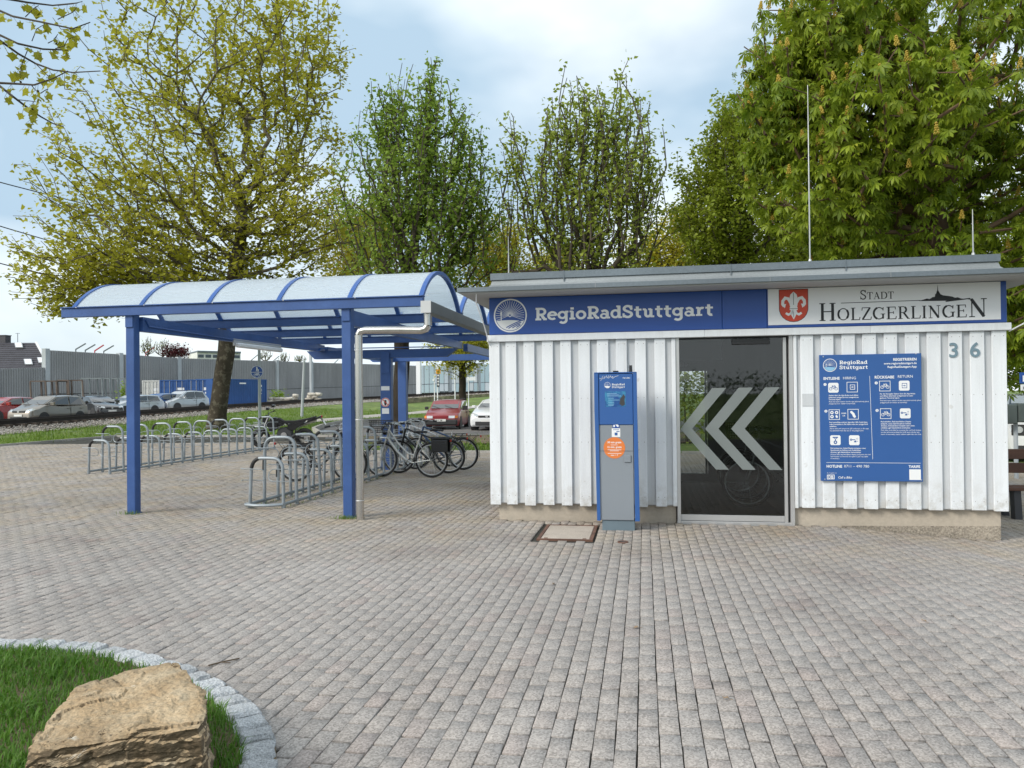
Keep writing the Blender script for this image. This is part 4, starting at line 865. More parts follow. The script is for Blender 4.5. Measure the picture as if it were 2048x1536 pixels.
# rental terminal
tm = empty('rental_terminal', (0, 0, 0), 0, 'slim blue and grey bike rental terminal with an orange round sticker', 'terminal')
TX0, TX1, TY0 = -.58, -.085, 8.85
MB().bev(TX0+.05, TX1-.045, TY0+.015, TY0+.24, .12, 1.235, .006).build('grey_front', M['grey_paint'], tm)
MB().bev(TX0+.05, TX1-.045, TY0+.01, TY0+.24, 1.238, 1.838, .006).build('blue_head', M['board_blue'], tm)
for x0, x1, s in ((TX0, TX0+.048, -1), (TX1-.043, TX1, 1)):
    mb = MB(); w = x1-x0
    rings = []
    for z, o_ in ((.115, .03 if s < 0 else .03), (1.0, .012), (1.4, 0), (1.842, 0)):
        a, b = (x0+o_*.6, x1+o_*.3) if s < 0 else (x0+o_*.2, x1+o_*.55); rings.append([Vector((a, TY0, z)), Vector((b, TY0, z)), Vector((b, TY0+.25, z)), Vector((a, TY0+.25, z))])
    mb.loft(rings).build('side_rail', M['board_blue'], tm)
MB().bev(TX0, TX1, TY0, TY0+.25, 1.843, 1.855, .003).build('top_plate', M['board_blue'], tm)
MB().bev(TX0+.075, TX1-.04, TY0+.03, TY0+.22, -.03, .118, .005).build('foot', M['grey_base'], tm)
MB().cyl((-.155, TY0+.09, 1.855), (-.155, TY0+.09, 1.935), .021, .017, 12).build('antenna', M['black_gloss'], tm); MB().bev(-.36, -.295, TY0+.03, TY0+.1, 1.856, 1.872, .004).build('sensor', M['black_gloss'], tm)
TY = TY0+.0085; tx = lambda px: TX0+(px-52)/(690-52)*.495; tzz = lambda py: 1.842-(py-105)/(1530-105)*(1.842-.71)
mb = MB(); rect2(mb, tx(212), tx(522), tzz(600), tzz(372), TY); mb.build('screen', M['screen'], tm)
mb = MB()
for k, (a, b, c) in enumerate(((245, 390, 405), (245, 420, 424), (245, 450, 440), (260, 350, 472), (260, 430, 500), (260, 350, 532), (260, 350, 560), (260, 340, 580))): rect2(mb, tx(a), tx(b), tzz(c+3), tzz(c-3), TY-.0004)
mb.build('screen_text', M['pale_blue'], tm)
mb = MB(); poly2(mb, [(tx(430), tzz(560)), (tx(470), tzz(590)), (tx(510), tzz(570)), (tx(505), tzz(500)), (tx(515), tzz(450)), (tx(490), tzz(415)), (tx(465), tzz(450)), (tx(440), tzz(480))], TY-.0005); mb.build('screen_picture', M['dark'], tm)
wheel_logo(tx(252), tzz(280), .036, TY-.0004, tm, 12, False)
letters('RegioRad', SLAB, tx(318), tx(512), tzz(283), .022, TY-.0004, W_, tm); letters('Stuttgart', SLAB, tx(318), tx(512), tzz(322), .022, TY-.0004, W_, tm)
text('Call a Bike', .02, (tx(592), TY-.0004, tzz(184)), W_, tm, 'print_line', bold=.02, align='RIGHT')
mb = MB(); line2(mb, [(tx(130), tzz(180)), (tx(160), tzz(175))], .003, TY-.0004)
zig = [(150, 215), (185, 140), (180, 190), (215, 150), (205, 185), (240, 140), (250, 175), (275, 135), (270, 180), (300, 140), (310, 170), (335, 150), (330, 180), (370, 155), (418, 140)]
line2(mb, [(tx(a), tzz(b)) for a, b in zig], .0035, TY-.0005); mb.build('scribble', M['print_white'], tm)
GY = TY0+.0135
mb = MB(); rect2(mb, tx(322), tx(425), tzz(915), tzz(805), GY); mb.build('sticker', M['sign_blue'], tm)
mb = MB(); poly2(mb, [(tx(355), tzz(850)), (tx(375), tzz(820)), (tx(415), tzz(880)), (tx(408), tzz(900)), (tx(390), tzz(895))][::-1], GY-.0004); rect2(mb, tx(332), tx(358), tzz(898), tzz(868), GY-.0004); mb.build('sticker_print', W_, tm)
mb = MB(); rect2(mb, tx(308), tx(436), tzz(1045), tzz(918), GY-.0002); mb.build('sticker', W_, tm)
mb = MB(); rect2(mb, tx(330), tx(420), tzz(942), tzz(934), GY-.0005); rect2(mb, tx(378), tx(425), tzz(970), tzz(958), GY-.0005); rect2(mb, tx(352), tx(395), tzz(1022), tzz(980), GY-.0005); mb.build('sticker_print', M['board_blue'], tm)
disc2(mb := MB(), tx(345), tzz(1205), .125, GY-.0006, 40); mb.build('round_sticker', M['orange'], tm)
for s, py, sz in (('30 min gratis', 1136, .031), ('15 min. gratis', 1206, .031), ('max. 1 T', 1322, .024)):
    text(s, sz, (tx(345), GY-.0012, tzz(py)), W_, tm, 'sticker_text', bold=.02, align='CENTER')
mb = MB()
for x0, x1, py in ((290, 395, 1162), (245, 450, 1234), (275, 412, 1249), (245, 450, 1287)): rect2(mb, tx(x0), tx(x1), tzz(py+3), tzz(py-3), GY-.0012)
mb.build('sticker_rule', W_, tm)
MB().bev(tx(488), tx(590), GY-.012, GY, tzz(1415), tzz(1310), .003).build('keypad_cover', M['grey_paint'], tm)
MB().bb(TX0+.052, TX1-.047, TY0+.0125, TY0+.0145, .93, .934).build('panel_joint', M['dark'], tm)

# access cover and drain cap in the paving
ac = empty('access_cover', (0, 0, 0), 0, 'square access cover with a rusty rim and a concrete fill set in the paving', 'cover')
zc = 0.003
mb = MB()
for x0, x1, y0, y1 in ((-1.195, -1.16, 8.245, 9.175), (-.61, -.575, 8.245, 9.175), (-1.16, -.61, 8.245, 8.28), (-1.16, -.61, 9.14, 9.175)): mb.bb(x0, x1, y0, y1, -.05, .004)
mb.build('rim', M['rust'], ac); MB().bev(-1.155, -.615, 8.285, 9.135, -.05, .001, .004).build('plate', M['cover'], ac)
for x in (-1.1, -.67): MB().bb(x-.02, x+.02, 8.3, 8.33, .0012, .004).build('lifting_key', M['rust'], ac)
dc = empty('drain_cap', (-.245, 8.17, .002), 0, 'small round rusty cap sunk in the paving in front of the terminal', 'cover')
MB().ring((0, 0, .002), (0, 0, 1), .052, .008, 20, 6).build('rim', M['rust'], dc); MB().cyl((0, 0, -.02), (0, 0, .001), .048, n=20).build('lid', M['dark'], dc)
# ------------------------------------------------------------------ shelter with three glazed barrel vaults
def poly_mat():
    m = bpy.data.materials.new('vault_sheet'); m.use_nodes = True; nt = m.node_tree; N = nt.nodes; L = nt.links; N.clear()
    out = N.new('ShaderNodeOutputMaterial'); t = N.new('ShaderNodeBsdfTransparent'); t.inputs[0].default_value = (.97, .99, 1, 1)
    p = N.new('ShaderNodeBsdfPrincipled'); p.inputs['Roughness'].default_value = .22; p.inputs['Base Color'].default_value = (.80, .87, .93, 1); p.inputs['Specular IOR Level'].default_value = .8
    tl = N.new('ShaderNodeBsdfTranslucent'); tl.inputs[0].default_value = (.85, .92, .97, 1); m0 = N.new('ShaderNodeMixShader'); m0.inputs[0].default_value = .45
    L.new(p.outputs[0], m0.inputs[1]); L.new(tl.outputs[0], m0.inputs[2])
    tc = N.new('ShaderNodeTexCoord'); mp = N.new('ShaderNodeMapping'); mp.inputs['Scale'].default_value = (.8, 5, 5); L.new(tc.outputs['Object'], mp.inputs[0])
    n = N.new('ShaderNodeTexNoise'); n.inputs['Scale'].default_value = 1.4; n.inputs['Detail'].default_value = 6; L.new(mp.outputs[0], n.inputs['Vector'])
    r = N.new('ShaderNodeValToRGB'); e = r.color_ramp.elements; e[0].position = .36; e[0].color = (.05, .05, .05, 1); e[1].position = .7; e[1].color = (.28, .28, .28, 1); L.new(n.outputs['Fac'], r.inputs[0])
    fr = N.new('ShaderNodeFresnel'); fr.inputs[0].default_value = 1.5
    ad = N.new('ShaderNodeMath'); ad.operation = 'ADD'; ad.use_clamp = True; L.new(r.outputs[0], ad.inputs[0]); L.new(fr.outputs[0], ad.inputs[1])
    mx = N.new('ShaderNodeMixShader'); L.new(ad.outputs[0], mx.inputs[0]); L.new(t.outputs[0], mx.inputs[1]); L.new(m0.outputs[0], mx.inputs[2]); L.new(mx.outputs[0], out.inputs[0]); return m
M['vault'] = poly_mat()
sh = empty('bicycle_shelter', (0, 0, 0), 0, 'blue steel bicycle shelter with three clear barrel vault roofs', 'shelter')
SX0, SX1 = -8.10, -2.80
RX = [-7.96, -6.90, -5.87, -4.84, -3.83, -2.845]
BEAMS = [9.36, 11.46, 13.52, 15.58]
for px in (-7.06, -3.87):
    p = empty('post'); p.parent = sh
    mb = MB(); mb.bev(px-.066, px+.066, 9.375, 9.50, -.03, 2.79, .008); mb.build('post_tube', M['paint_blue'], p)
    MB().bev(px-.058, px+.058, 9.355, 9.374, 2.60, 2.86, .003).cyl((px, 9.35, 2.81), (px, 9.376, 2.81), .010, n=8).build('head_plate', M['paint_blue'], p)
    MB().bev(px-.075, px+.075, 9.36, 9.515, -.03, .012, .003).build('foot_plate', M['paint_blue'], p)
    MB().cyl((px, 9.349, 2.81), (px, 9.352, 2.81), .012, n=10).build('bolt', M['dark'], p)
for k, y in enumerate(BEAMS):
    n = empty('eave_beam'); n.parent = sh
    MB().bev(SX0, SX1, y-.04, y+.04, 2.76, 2.885, .004).build('beam_web', M['paint_blue'], n)
    MB().bev(SX0, SX1+.002, y-.062, y+.062, 2.886, 2.902, .003).build('beam_flange', M['paint_blue'], n)
    if k == 0:
        for x in RX: 
            MB().cyl((x+.12, y-.066, 2.893), (x+.12, y-.06, 2.893), .008, n=6).build('bolt', M['alu'], n)
def vault(y0, y1):
    h = .45; c = (y1-y0)/2; Rr = (c*c+h*h)/(2*h); cy, cz = (y0+y1)/2, 2.90+h-Rr; th = math.asin(c/Rr); n = 22
    ang = [-th+2*th*i/n for i in range(n+1)]
    g = empty('vault'); g.parent = sh
    P = lambda a, r: (cy+r*math.sin(a), cz+r*math.cos(a))
    for x in RX:
        mb = MB(); rings = []
        for a in ang:
            (ya, za), (yb, zb) = P(a, Rr+.018), P(a, Rr-.03); w = .03
            rings.append([Vector((x-w, ya, za)), Vector((x+w, ya, za)), Vector((x+w, yb, zb)), Vector((x-w, yb, zb))])
        mb.loft(rings).build('rib', M['rib_blue'], g)
    for xa, xb in zip(RX, RX[1:]):
        mb = MB(); rings = []
        for a in ang:
            (ya, za), (yb, zb) = P(a, Rr+.006), P(a, Rr)
            rings.append([Vector((xa+.031, ya, za)), Vector((xb-.031, ya, za)), Vector((xb-.031, yb, zb)), Vector((xa+.031, yb, zb))])
        mb.loft(rings).build('vault_sheet', M['vault'], g, smooth=40)
for a, b in zip(BEAMS, BEAMS[1:]): vault(a+.045, b-.045)
for px, x1 in ((-7.0, -7.0), (-3.87, -3.87)):
    mb = MB(); y0, y1 = 9.505, 15.62
    mb.loft([[Vector((px-.05, y0, 2.55)), Vector((px+.05, y0, 2.55)), Vector((px+.05, y0, 2.755)), Vector((px-.05, y0, 2.755))], [Vector((px-.05, y1, 2.60)), Vector((px+.05, y1, 2.60)), Vector((px+.05, y1, 2.74)), Vector((px-.05, y1, 2.74))]])
    mb.build('cross_beam', M['paint_blue'], sh)
mb = MB(); mb.prism([(-7.38, 2.62), (-7.2, 2.44), (-4.18, 2.44), (-3.93, 2.62)], (0, 15.62, 0), (1, 0, 0), (0, 0, 1), (0, 1, 0), .14); mb.build('support_beam', M['paint_blue'], sh)
p = empty('post'); p.parent = sh
MB().bev(-5.665, -5.425, 15.60, 15.76, -.03, 2.435, .01).build('post_tube', M['paint_blue'], p); MB().bev(-5.64, -5.45, 15.585, 15.60, 2.1, 2.55, .003).build('head_plate', M['paint_blue'], p)
# stickers on the rear post
mb = MB(); rect2(mb, -5.645, -5.455, 1.73, 1.82, 15.597); mb.build('sticker', M['print_white'], p)
disc2(mb := MB(), -5.55, 1.47, .1, 15.597); mb.build('round_sticker', M['print_white'], p)
mb = MB(); line2(mb, arc(-5.55, 1.47, .088, .088, 0, 360, 24), .016, 15.5965); line2(mb, [(-5.61, 1.53), (-5.49, 1.41)], .016, 15.5963); mb.build('sticker_ring', M['crest_red'], p)
mb = MB(); poly2(mb, [(-5.57, 1.52), (-5.53, 1.52), (-5.52, 1.44), (-5.54, 1.40), (-5.57, 1.40), (-5.58, 1.46)], 15.5967); mb.build('sticker_print', M['print_black'], p)
mb = MB(); rect2(mb, -5.63, -5.47, 1.22, 1.34, 15.597); mb.build('sticker', M['print_white'], p)
# second section of the shelter behind, its posts and beams showing under the first
p = empty('post'); p.parent = sh
MB().bev(-6.86, -6.62, 20.32, 20.48, -.03, 2.6, .01).build('post_tube', M['paint_blue'], p)
MB().bb(-3.85, -3.75, 15.8, 20.4, 2.56, 2.72).build('cross_beam', M['paint_blue'], sh); MB().bb(-7.05, -6.95, 15.8, 20.4, 2.56, 2.72).build('cross_beam', M['paint_blue'], sh)
mb = MB(); mb.prism([(-7.8, 2.75), (-7.6, 2.58), (-3.7, 2.58), (-3.5, 2.75)], (0, 20.3, 0), (1, 0, 0), (0, 0, 1), (0, 1, 0), .16); mb.build('support_beam', M['paint_blue'], sh)
# lamp and conduits on the left cross beam
lp = empty('tube_lamp', (0, 0, 0)); lp.parent = sh
MB().bev(-6.945, -6.86, 11.9, 13.5, 2.47, 2.55, .02).build('diffuser', M['sign_white'], lp); MB().bb(-6.95, -6.93, 11.85, 13.55, 2.50, 2.62).build('mount', M['alu'], lp)
mb = MB(); mb.tube([(-6.94, 9.56, 2.72), (-6.94, 9.62, 2.63), (-6.94, 12, 2.60), (-6.94, 15.3, 2.60), (-6.94, 15.4, 2.66), (-6.8, 15.55, 2.66), (-4.2, 15.6, 2.655)], .012, 6)
mb.build('conduit', M['rib_blue'], sh)

# stainless box gutter with its downpipe
gt = empty('rain_gutter', (0, 0, 0), 0, 'grey box gutter with a shiny steel downpipe beside the right blue post', 'rain gutter')
mb = MB(); mb.bev(-2.77, -2.64, 9.14, 15.5, 2.655, 2.80, .003); mb.build('box_gutter', M['gutter'], gt); MB().bb(-2.772, -2.638, 9.13, 9.139, 2.65, 2.803).build('end_cap', M['alu'], gt)
mb = MB(); mb.tube([(-2.71, 9.24, 2.655), (-2.71, 9.24, 2.50)], .052, 16); mb.tube([(-2.71, 9.24, 2.50), (-2.74, 9.24, 2.455), (-2.80, 9.243, 2.44), (-3.2, 9.255, 2.455), (-3.56, 9.27, 2.462), (-3.63, 9.272, 2.45), (-3.658, 9.275, 2.40)], .05, 16)
mb.build('elbow_pipe', M['steel'], gt, smooth=True)
MB().tube([(-3.658, 9.275, 2.40), (-3.658, 9.275, -.02)], .05, 18).build('downpipe', M['steel'], gt, smooth=True)
for z in (.25, 1.3, 2.2): MB().ring((-3.658, 9.275, z), (0, 0, 1), .052, .005, 20, 6).build('pipe_clip', M['alu'], gt)

# ------------------------------------------------------------------ bicycle racks
def hoop_pts(hw, h, r, lean=0.0):
    p = [(-hw, 0, 0), (-hw+lean*.3, 0, h*.4), (-hw+lean*.8, 0, h-r)]
    for i in range(1, 7): a = R(180-90*i/6); p.append((-hw+lean+r+r*math.cos(a), 0, h-r+r*math.sin(a)))
    for i in range(0, 7): a = R(90-90*i/6); p.append((hw-lean-r+r*math.cos(a), 0, h-r+r*math.sin(a)))
    return p+[(hw-lean*.3, 0, h*.4), (hw, 0, 0)]
def wire_pts(hw, z0, z1):
    """spring wire wheel clamp: two arms each side joined by a loop in the middle"""
    out = []
    for s in (1, -1):
        zz = (z0+z1)/2; rr = (z1-z0)/2; cx = -.02*s
        p = [(-s*(hw+.13), .035*s, z1), (-s*(hw+.15), .0, z1), (-s*(hw+.13), -.035*s, z1), (-s*.10, -.03*s, z1)]
        for i in range(9): a = R(90-s*0-180*i/8); p.append((cx-s*.08+s*rr*.9*math.cos(a)*1, -.03*s+.008*i*s, zz+rr*math.sin(a)))
        p += [(-s*.10, .05*s, z0), (-s*(hw+.13), .05*s, z0), (-s*(hw+.15), .02, z0), (-s*(hw+.12), -.02, z0)]
        out.append(p)
    return out
HM = {}
for nm, h, z0, z1 in (('low', .72, .39, .56), ('high', 1.0, .66, .84)):
    HM[nm] = MB().tube(hoop_pts(.26, h, .15, .02), .0245, 10).mesh('hoop', M['galv'], smooth=True)
    mb = MB()
    for p in wire_pts(.26, z0, z1): mb.tube(p, .0065, 5)
    HM[nm+'w'] = mb.mesh('wheel_clamp', M['galv'], smooth=True)
    mb = MB(); pts = hoop_pts(.26, h, .15, .02); mb.tube(pts[2:8], .027, 10); HM[nm+'t'] = mb.mesh('black_sleeve', M['black_tape'], smooth=True)
    HM[nm+'f'] = [MB().tube([(x, 0, .0), (x, 0, .07)], .031, 10).mesh('foot_socket', M['galv'], smooth=True) for x in (-.26, .26)]
    mb = MB(); mb.tube([(-.262, 0, h*.50), (-.258, 0, h*.66)], .0265, 10); HM[nm+'u'] = mb.mesh('black_sleeve', M['black_tape'], smooth=True)
def rack(x, y0, n, label, close, seed):
    r = empty('bicycle_rack', (x, y0, 0), 0, label, 'bicycle rack', 'rows of bicycle racks on the square'); rr = random.Random(seed)
    Ln = (n-1)*.85+.42
    for s in (-1, 1):
        MB().tube([(s*.26, -.02, .055), (s*.26, Ln+.05, .055)], .0235, 10).build('base_rail', M['galv'], r, smooth=True)
    if close: MB().tube([(-.26, -.02, .055), (-.31, -.04, .055), (-.27, -.10, .055), (-.1, -.15, .055), (.1, -.13, .055), (.26, -.02, .055)], .0235, 10).build('end_bow', M['galv'], r, smooth=True)
    for k in range(n):
        for nm, dy in (('low', 0), ('high', .42)):
            h = link('hoop', HM[nm], r); h.location = (0, k*.85+dy, 0); h.rotation_euler = (rr.uniform(-.015, .015), rr.uniform(-.02, .02), rr.uniform(-.03, .03))
            link('wheel_clamp', HM[nm+'w'], h); [link('foot_socket', q_, h) for q_ in HM[nm+'f']]
            q = rr.random()
            if q < .75: link('black_sleeve', HM[nm+'t'], h)
            if q > .35: link('black_sleeve', HM[nm+'u'], h)
    return r
rack(-5.41, 10.1, 9, 'galvanised hoop rack in the near row under the shelter, bicycles parked at its far end', True, 1)
rack(-11.52, 14.3, 9, 'galvanised hoop rack in the far row with nothing locked to it', False, 2)

# ------------------------------------------------------------------ bicycles
M['frame_silver'] = pmat('frame_silver', (.50, .50, .48), .3, metal=.5, var=.05); M['frame_black'] = pmat('frame_black', (.015, .016, .018), .3, var=.1)
M['frame_white'] = pmat('frame_white', (.62, .63, .64), .3, var=.05); M['frame_blue'] = pmat('frame_dark_blue', (.03, .07, .16), .3, var=.1); M['lamp_red'] = pmat('lamp_red', (.45, .02, .015), .25, var=.05)
M['basket'] = pmat('basket_wire', (.02, .02, .02), .5)
def wheel(parent, x, r=.345, spokes=14):
    w = empty('wheel', (x, 0, r)); w.parent = parent
    MB().ring((0, 0, 0), (0, 1, 0), r-.02, .021, 36, 8).build('tyre', M['black_rubber'], w, smooth=True)
    MB().ring((0, 0, 0), (0, 1, 0), r-.05, .012, 36, 6, 1.2).build('rim', M['chrome'], w, smooth=True)
    mb = MB()
    for i in range(spokes*2):
        a = 2*math.pi*i/(spokes*2); s = 1 if i % 2 else -1; b = a+.35*(1 if (i//2) % 2 else -1)
        mb.tube([(.03*math.cos(b), .028*s, .03*math.sin(b)), ((r-.055)*math.cos(a), 0, (r-.055)*math.sin(a))], .0016, 3, caps=False)
    mb.build('spoke', M['chrome'], w); MB().cyl((0, -.045, 0), (0, .045, 0), .022, n=10).build('hub', M['alu'], w, smooth=True)
    return w
def bicycle(frame, basket=False, rackbox=False, step=False, mud=True, lamp=True):
    b = empty('bicycle'); fm = M[frame]; WB = 1.06; r = .345
    fw = wheel(b, WB); rw = wheel(b, 0)
    mb = MB(); st, sb, ht, hb, bbp = (.255, 0, .74), (.42, 0, .29), (.90, 0, .93), (.935, 0, .78), (.42, 0, .28)
    if step:
        mb.tube([hb, (.72, 0, .50), (.56, 0, .36), bbp], .028, 8); mb.tube([ht, (.7, 0, .66), (.5, 0, .47), (.37, 0, .43)], .018, 8)
    else:
        mb.tube([hb, bbp], .024, 8); mb.tube([ht, (.28, 0, .70)], .018, 8)
    mb.tube([bbp, st], .018, 8); mb.tube([ht, hb], .022, 8)
    for s in (-1, 1):
        mb.tube([(.42, .03*s, .28), (0, .06*s, r)], .011, 6); mb.tube([(.28, .02*s, .68), (0, .06*s, r)], .009, 6)
    mb.build('frame', fm, b, smooth=True)
    mb = MB()
    for s in (-1, 1): mb.tube([(.945, .035*s, .76), (.98, .05*s, .6), (WB, .052*s, r)], [.016, .014, .009], 7)
    mb.tube([hb, (.948, 0, .755)], .02, 8); mb.tube([(.945, -.04, .76), (.945, .04, .76)], .016, 6); mb.build('fork', fm, b, smooth=True)
    mb = MB(); mb.tube([ht, (.875, 0, 1.0), (.90, 0, 1.06)], .014, 7); mb.tube([(.78, -.30, 1.06), (.86, -.20, 1.085), (.91, -.08, 1.07), (.91, .08, 1.07), (.86, .20, 1.085), (.78, .30, 1.06)], .011, 7)
    hbr = mb.build('handlebar', M['alu'], b, smooth=True)
    for s in (-1, 1): MB().tube([(.70, .33*s, 1.045), (.80, .295*s, 1.065)], .017, 8).build('grip', M['black_rubber'], hbr, smooth=True)
    MB().tube([(.86, -.22, 1.085), (.93, -.27, 1.03)], .007, 5).tube([(.86, .22, 1.085), (.93, .27, 1.03)], .007, 5).tube([(.91, .1, 1.07), (1.0, .08, .96), (.97, .02, .78)], .004, 4).build('brake_lever', M['black_gloss'], hbr)
    MB().tube([st, (.235, 0, .84)], .014, 8).build('seat_post', M['alu'], b, smooth=True)
    prof = [(-.14, .075), (-.10, .085), (-.03, .07), (.05, .04), (.13, .022)]; rings = []
    for x, w in prof: rings.append([Vector((.25+x, w*math.cos(t), .875+.02*math.cos(t*0)+.022*math.sin(t)-.1*x*x*3)) for t in [2*math.pi*i/10 for i in range(10)]])
    MB().loft(rings).build('saddle', M['black_rubber'], b, smooth=True)
    mb = MB(); mb.ring((.42, .05, .28), (0, 1, 0), .085, .006, 20, 5); mb.bar((.42, -.06, .28), (.42, .075, .28), .02, .02); mb.bar((.42, .06, .28), (.54, .075, .17), .012, .02); mb.bar((.42, -.06, .28), (.30, -.075, .39), .012, .02); cr = mb.build('crank', M['black_gloss'], b)
    MB().bev(.50, .59, .08, .15, .155, .175, .004).build('pedal', M['black_rubber'], cr); MB().bev(.255, .345, -.15, -.08, .38, .40, .004).build('pedal', M['black_rubber'], cr)
    mb = MB(); mb.tube([(.42, .055, .365), (0, .055, .385)], .004, 4); mb.tube([(.42, .055, .195), (0, .055, .305)], .004, 4); mb.ring((0, .055, r), (0, 1, 0), .042, .006, 14, 5); mb.build('chain', M['black_gloss'], b)
    if mud:
        for cx_, a0, a1 in ((0, -20, 175), (WB, 20, 165)):
            pts = [(cx_+(r+.022)*math.cos(R(a)), 0, r+(r+.022)*math.sin(R(a))) for a in np.linspace(a0 if cx_ else 30, a1 if cx_ else 190, 14)]
            mb = MB(); rings = []
            for p in pts: rings.append([Vector((p[0], -.03, p[2]-.004)), Vector((p[0], 0, p[2]+.008)), Vector((p[0], .03, p[2]-.004)), Vector((p[0], 0, p[2]+.004))])
            mb.loft(rings).build('mudguard', M['frame_black'], b)
    mb = MB()
    for s in (-1, 1): mb.tube([(.16, .05*s, .735), (-.38, .06*s, .735)], .006, 5); mb.tube([(0, .065*s, r), (-.14, .06*s, .735)], .005, 5); mb.tube([(0, .065*s, r), (-.30, .06*s, .735)], .005, 5)
    for x in (-.36, -.25, -.12, 0.02, .12): mb.tube([(x, -.055, .735), (x, .055, .735)], .005, 5)
    mb.build('carrier', M['frame_black'], b)
    if rackbox: MB().bev(-.40, .0, -.085, .085, .745, .80, .015).bev(-.36, -.02, -.10, -.07, .50, .74, .01).bev(-.36, -.02, .07, .10, .50, .74, .01).build('battery_pack', M['black_gloss'], b)
    MB().bev(-.405, -.385, -.035, .035, .70, .745, .004).build('rear_lamp', M['lamp_red'], b)
    if basket:
        k = empty('basket', (0, 0, 0)); k.parent = b; mb = MB(); x0, x1, y0, y1, z0, z1 = .93, 1.22, -.17, .17, .88, 1.12
        for z in np.linspace(z0, z1, 7):
            f = (z-z0)/(z1-z0)*.03; mb.tube([(x0-f, y0-f, z), (x1+f, y0-f, z), (x1+f, y1+f, z), (x0-f, y1+f, z)], .004 if z < z1 else .008, 4, closed=True)
        for x in np.linspace(x0, x1, 9): mb.tube([(x, y0-.03, z1), (x, y0, z0), (x, y1, z0), (x, y1+.03, z1)], .0035, 4)
        for y in np.linspace(y0, y1, 9): mb.tube([(x0-.03, y, z1), (x0, y, z0), (x1, y, z0), (x1+.03, y, z1)], .0035, 4)
        mb.build('basket_wire', M['basket'], k); MB().bb(x0, x1, y0, y1, z0-.006, z0).build('basket_floor', M['basket'], k)
    if lamp: MB().cyl((.96, 0, .86), (1.02, 0, .86), .035, .03, 10).build('front_lamp', M['black_gloss'], b)
    mb = MB(); mb.tube([(.36, -.05, .30), (.30, -.16, .02)], .008, 6); mb.build('kickstand', M['alu'], b)
    return b
def put(b, x, y, rz, lean, label, group='bicycles parked in the near rack'):
    b.location = (x, y, 0); b.rotation_euler = (lean, 0, rz); tag(b, label, 'bicycle', group)
put(bicycle('frame_silver', basket=True, rackbox=True, step=True), -4.12, 14.2, R(176), .03, 'silver step-through bicycle with a black front basket and battery carrier, nearest in the rack')
put(bicycle('frame_black'), -3.98, 15.0, R(183), -.04, 'black bicycle with upright handlebar standing next to the basket bicycle')
put(bicycle('frame_blue', lamp=False), -3.86, 15.72, R(178), .05, 'dark blue bicycle between the black bicycle and the white one')
put(bicycle('frame_white', mud=False, lamp=False), -4.35, 16.5, R(185), -.03, 'white framed bicycle without mudguards, farthest from the hut door')
put(bicycle('frame_black', step=True), -6.55, 13.35, R(4), .02, 'black step-through bicycle pushed into the rack from the left side')
put(bicycle('frame_silver', lamp=False, step=True), 2.42, 10.6, R(166), .03, 'silver hire bicycle seen through the door glass, nearest the glass', 'hire bicycles inside the hut')
put(bicycle('frame_white', lamp=False), 2.5, 11.3, R(170), -.03, 'white hire bicycle seen through the door glass, second from the glass', 'hire bicycles inside the hut')
put(bicycle('frame_silver', basket=True), 2.5, 12.1, R(168), .02, 'silver hire bicycle with a basket seen deep in the hut', 'hire bicycles inside the hut')

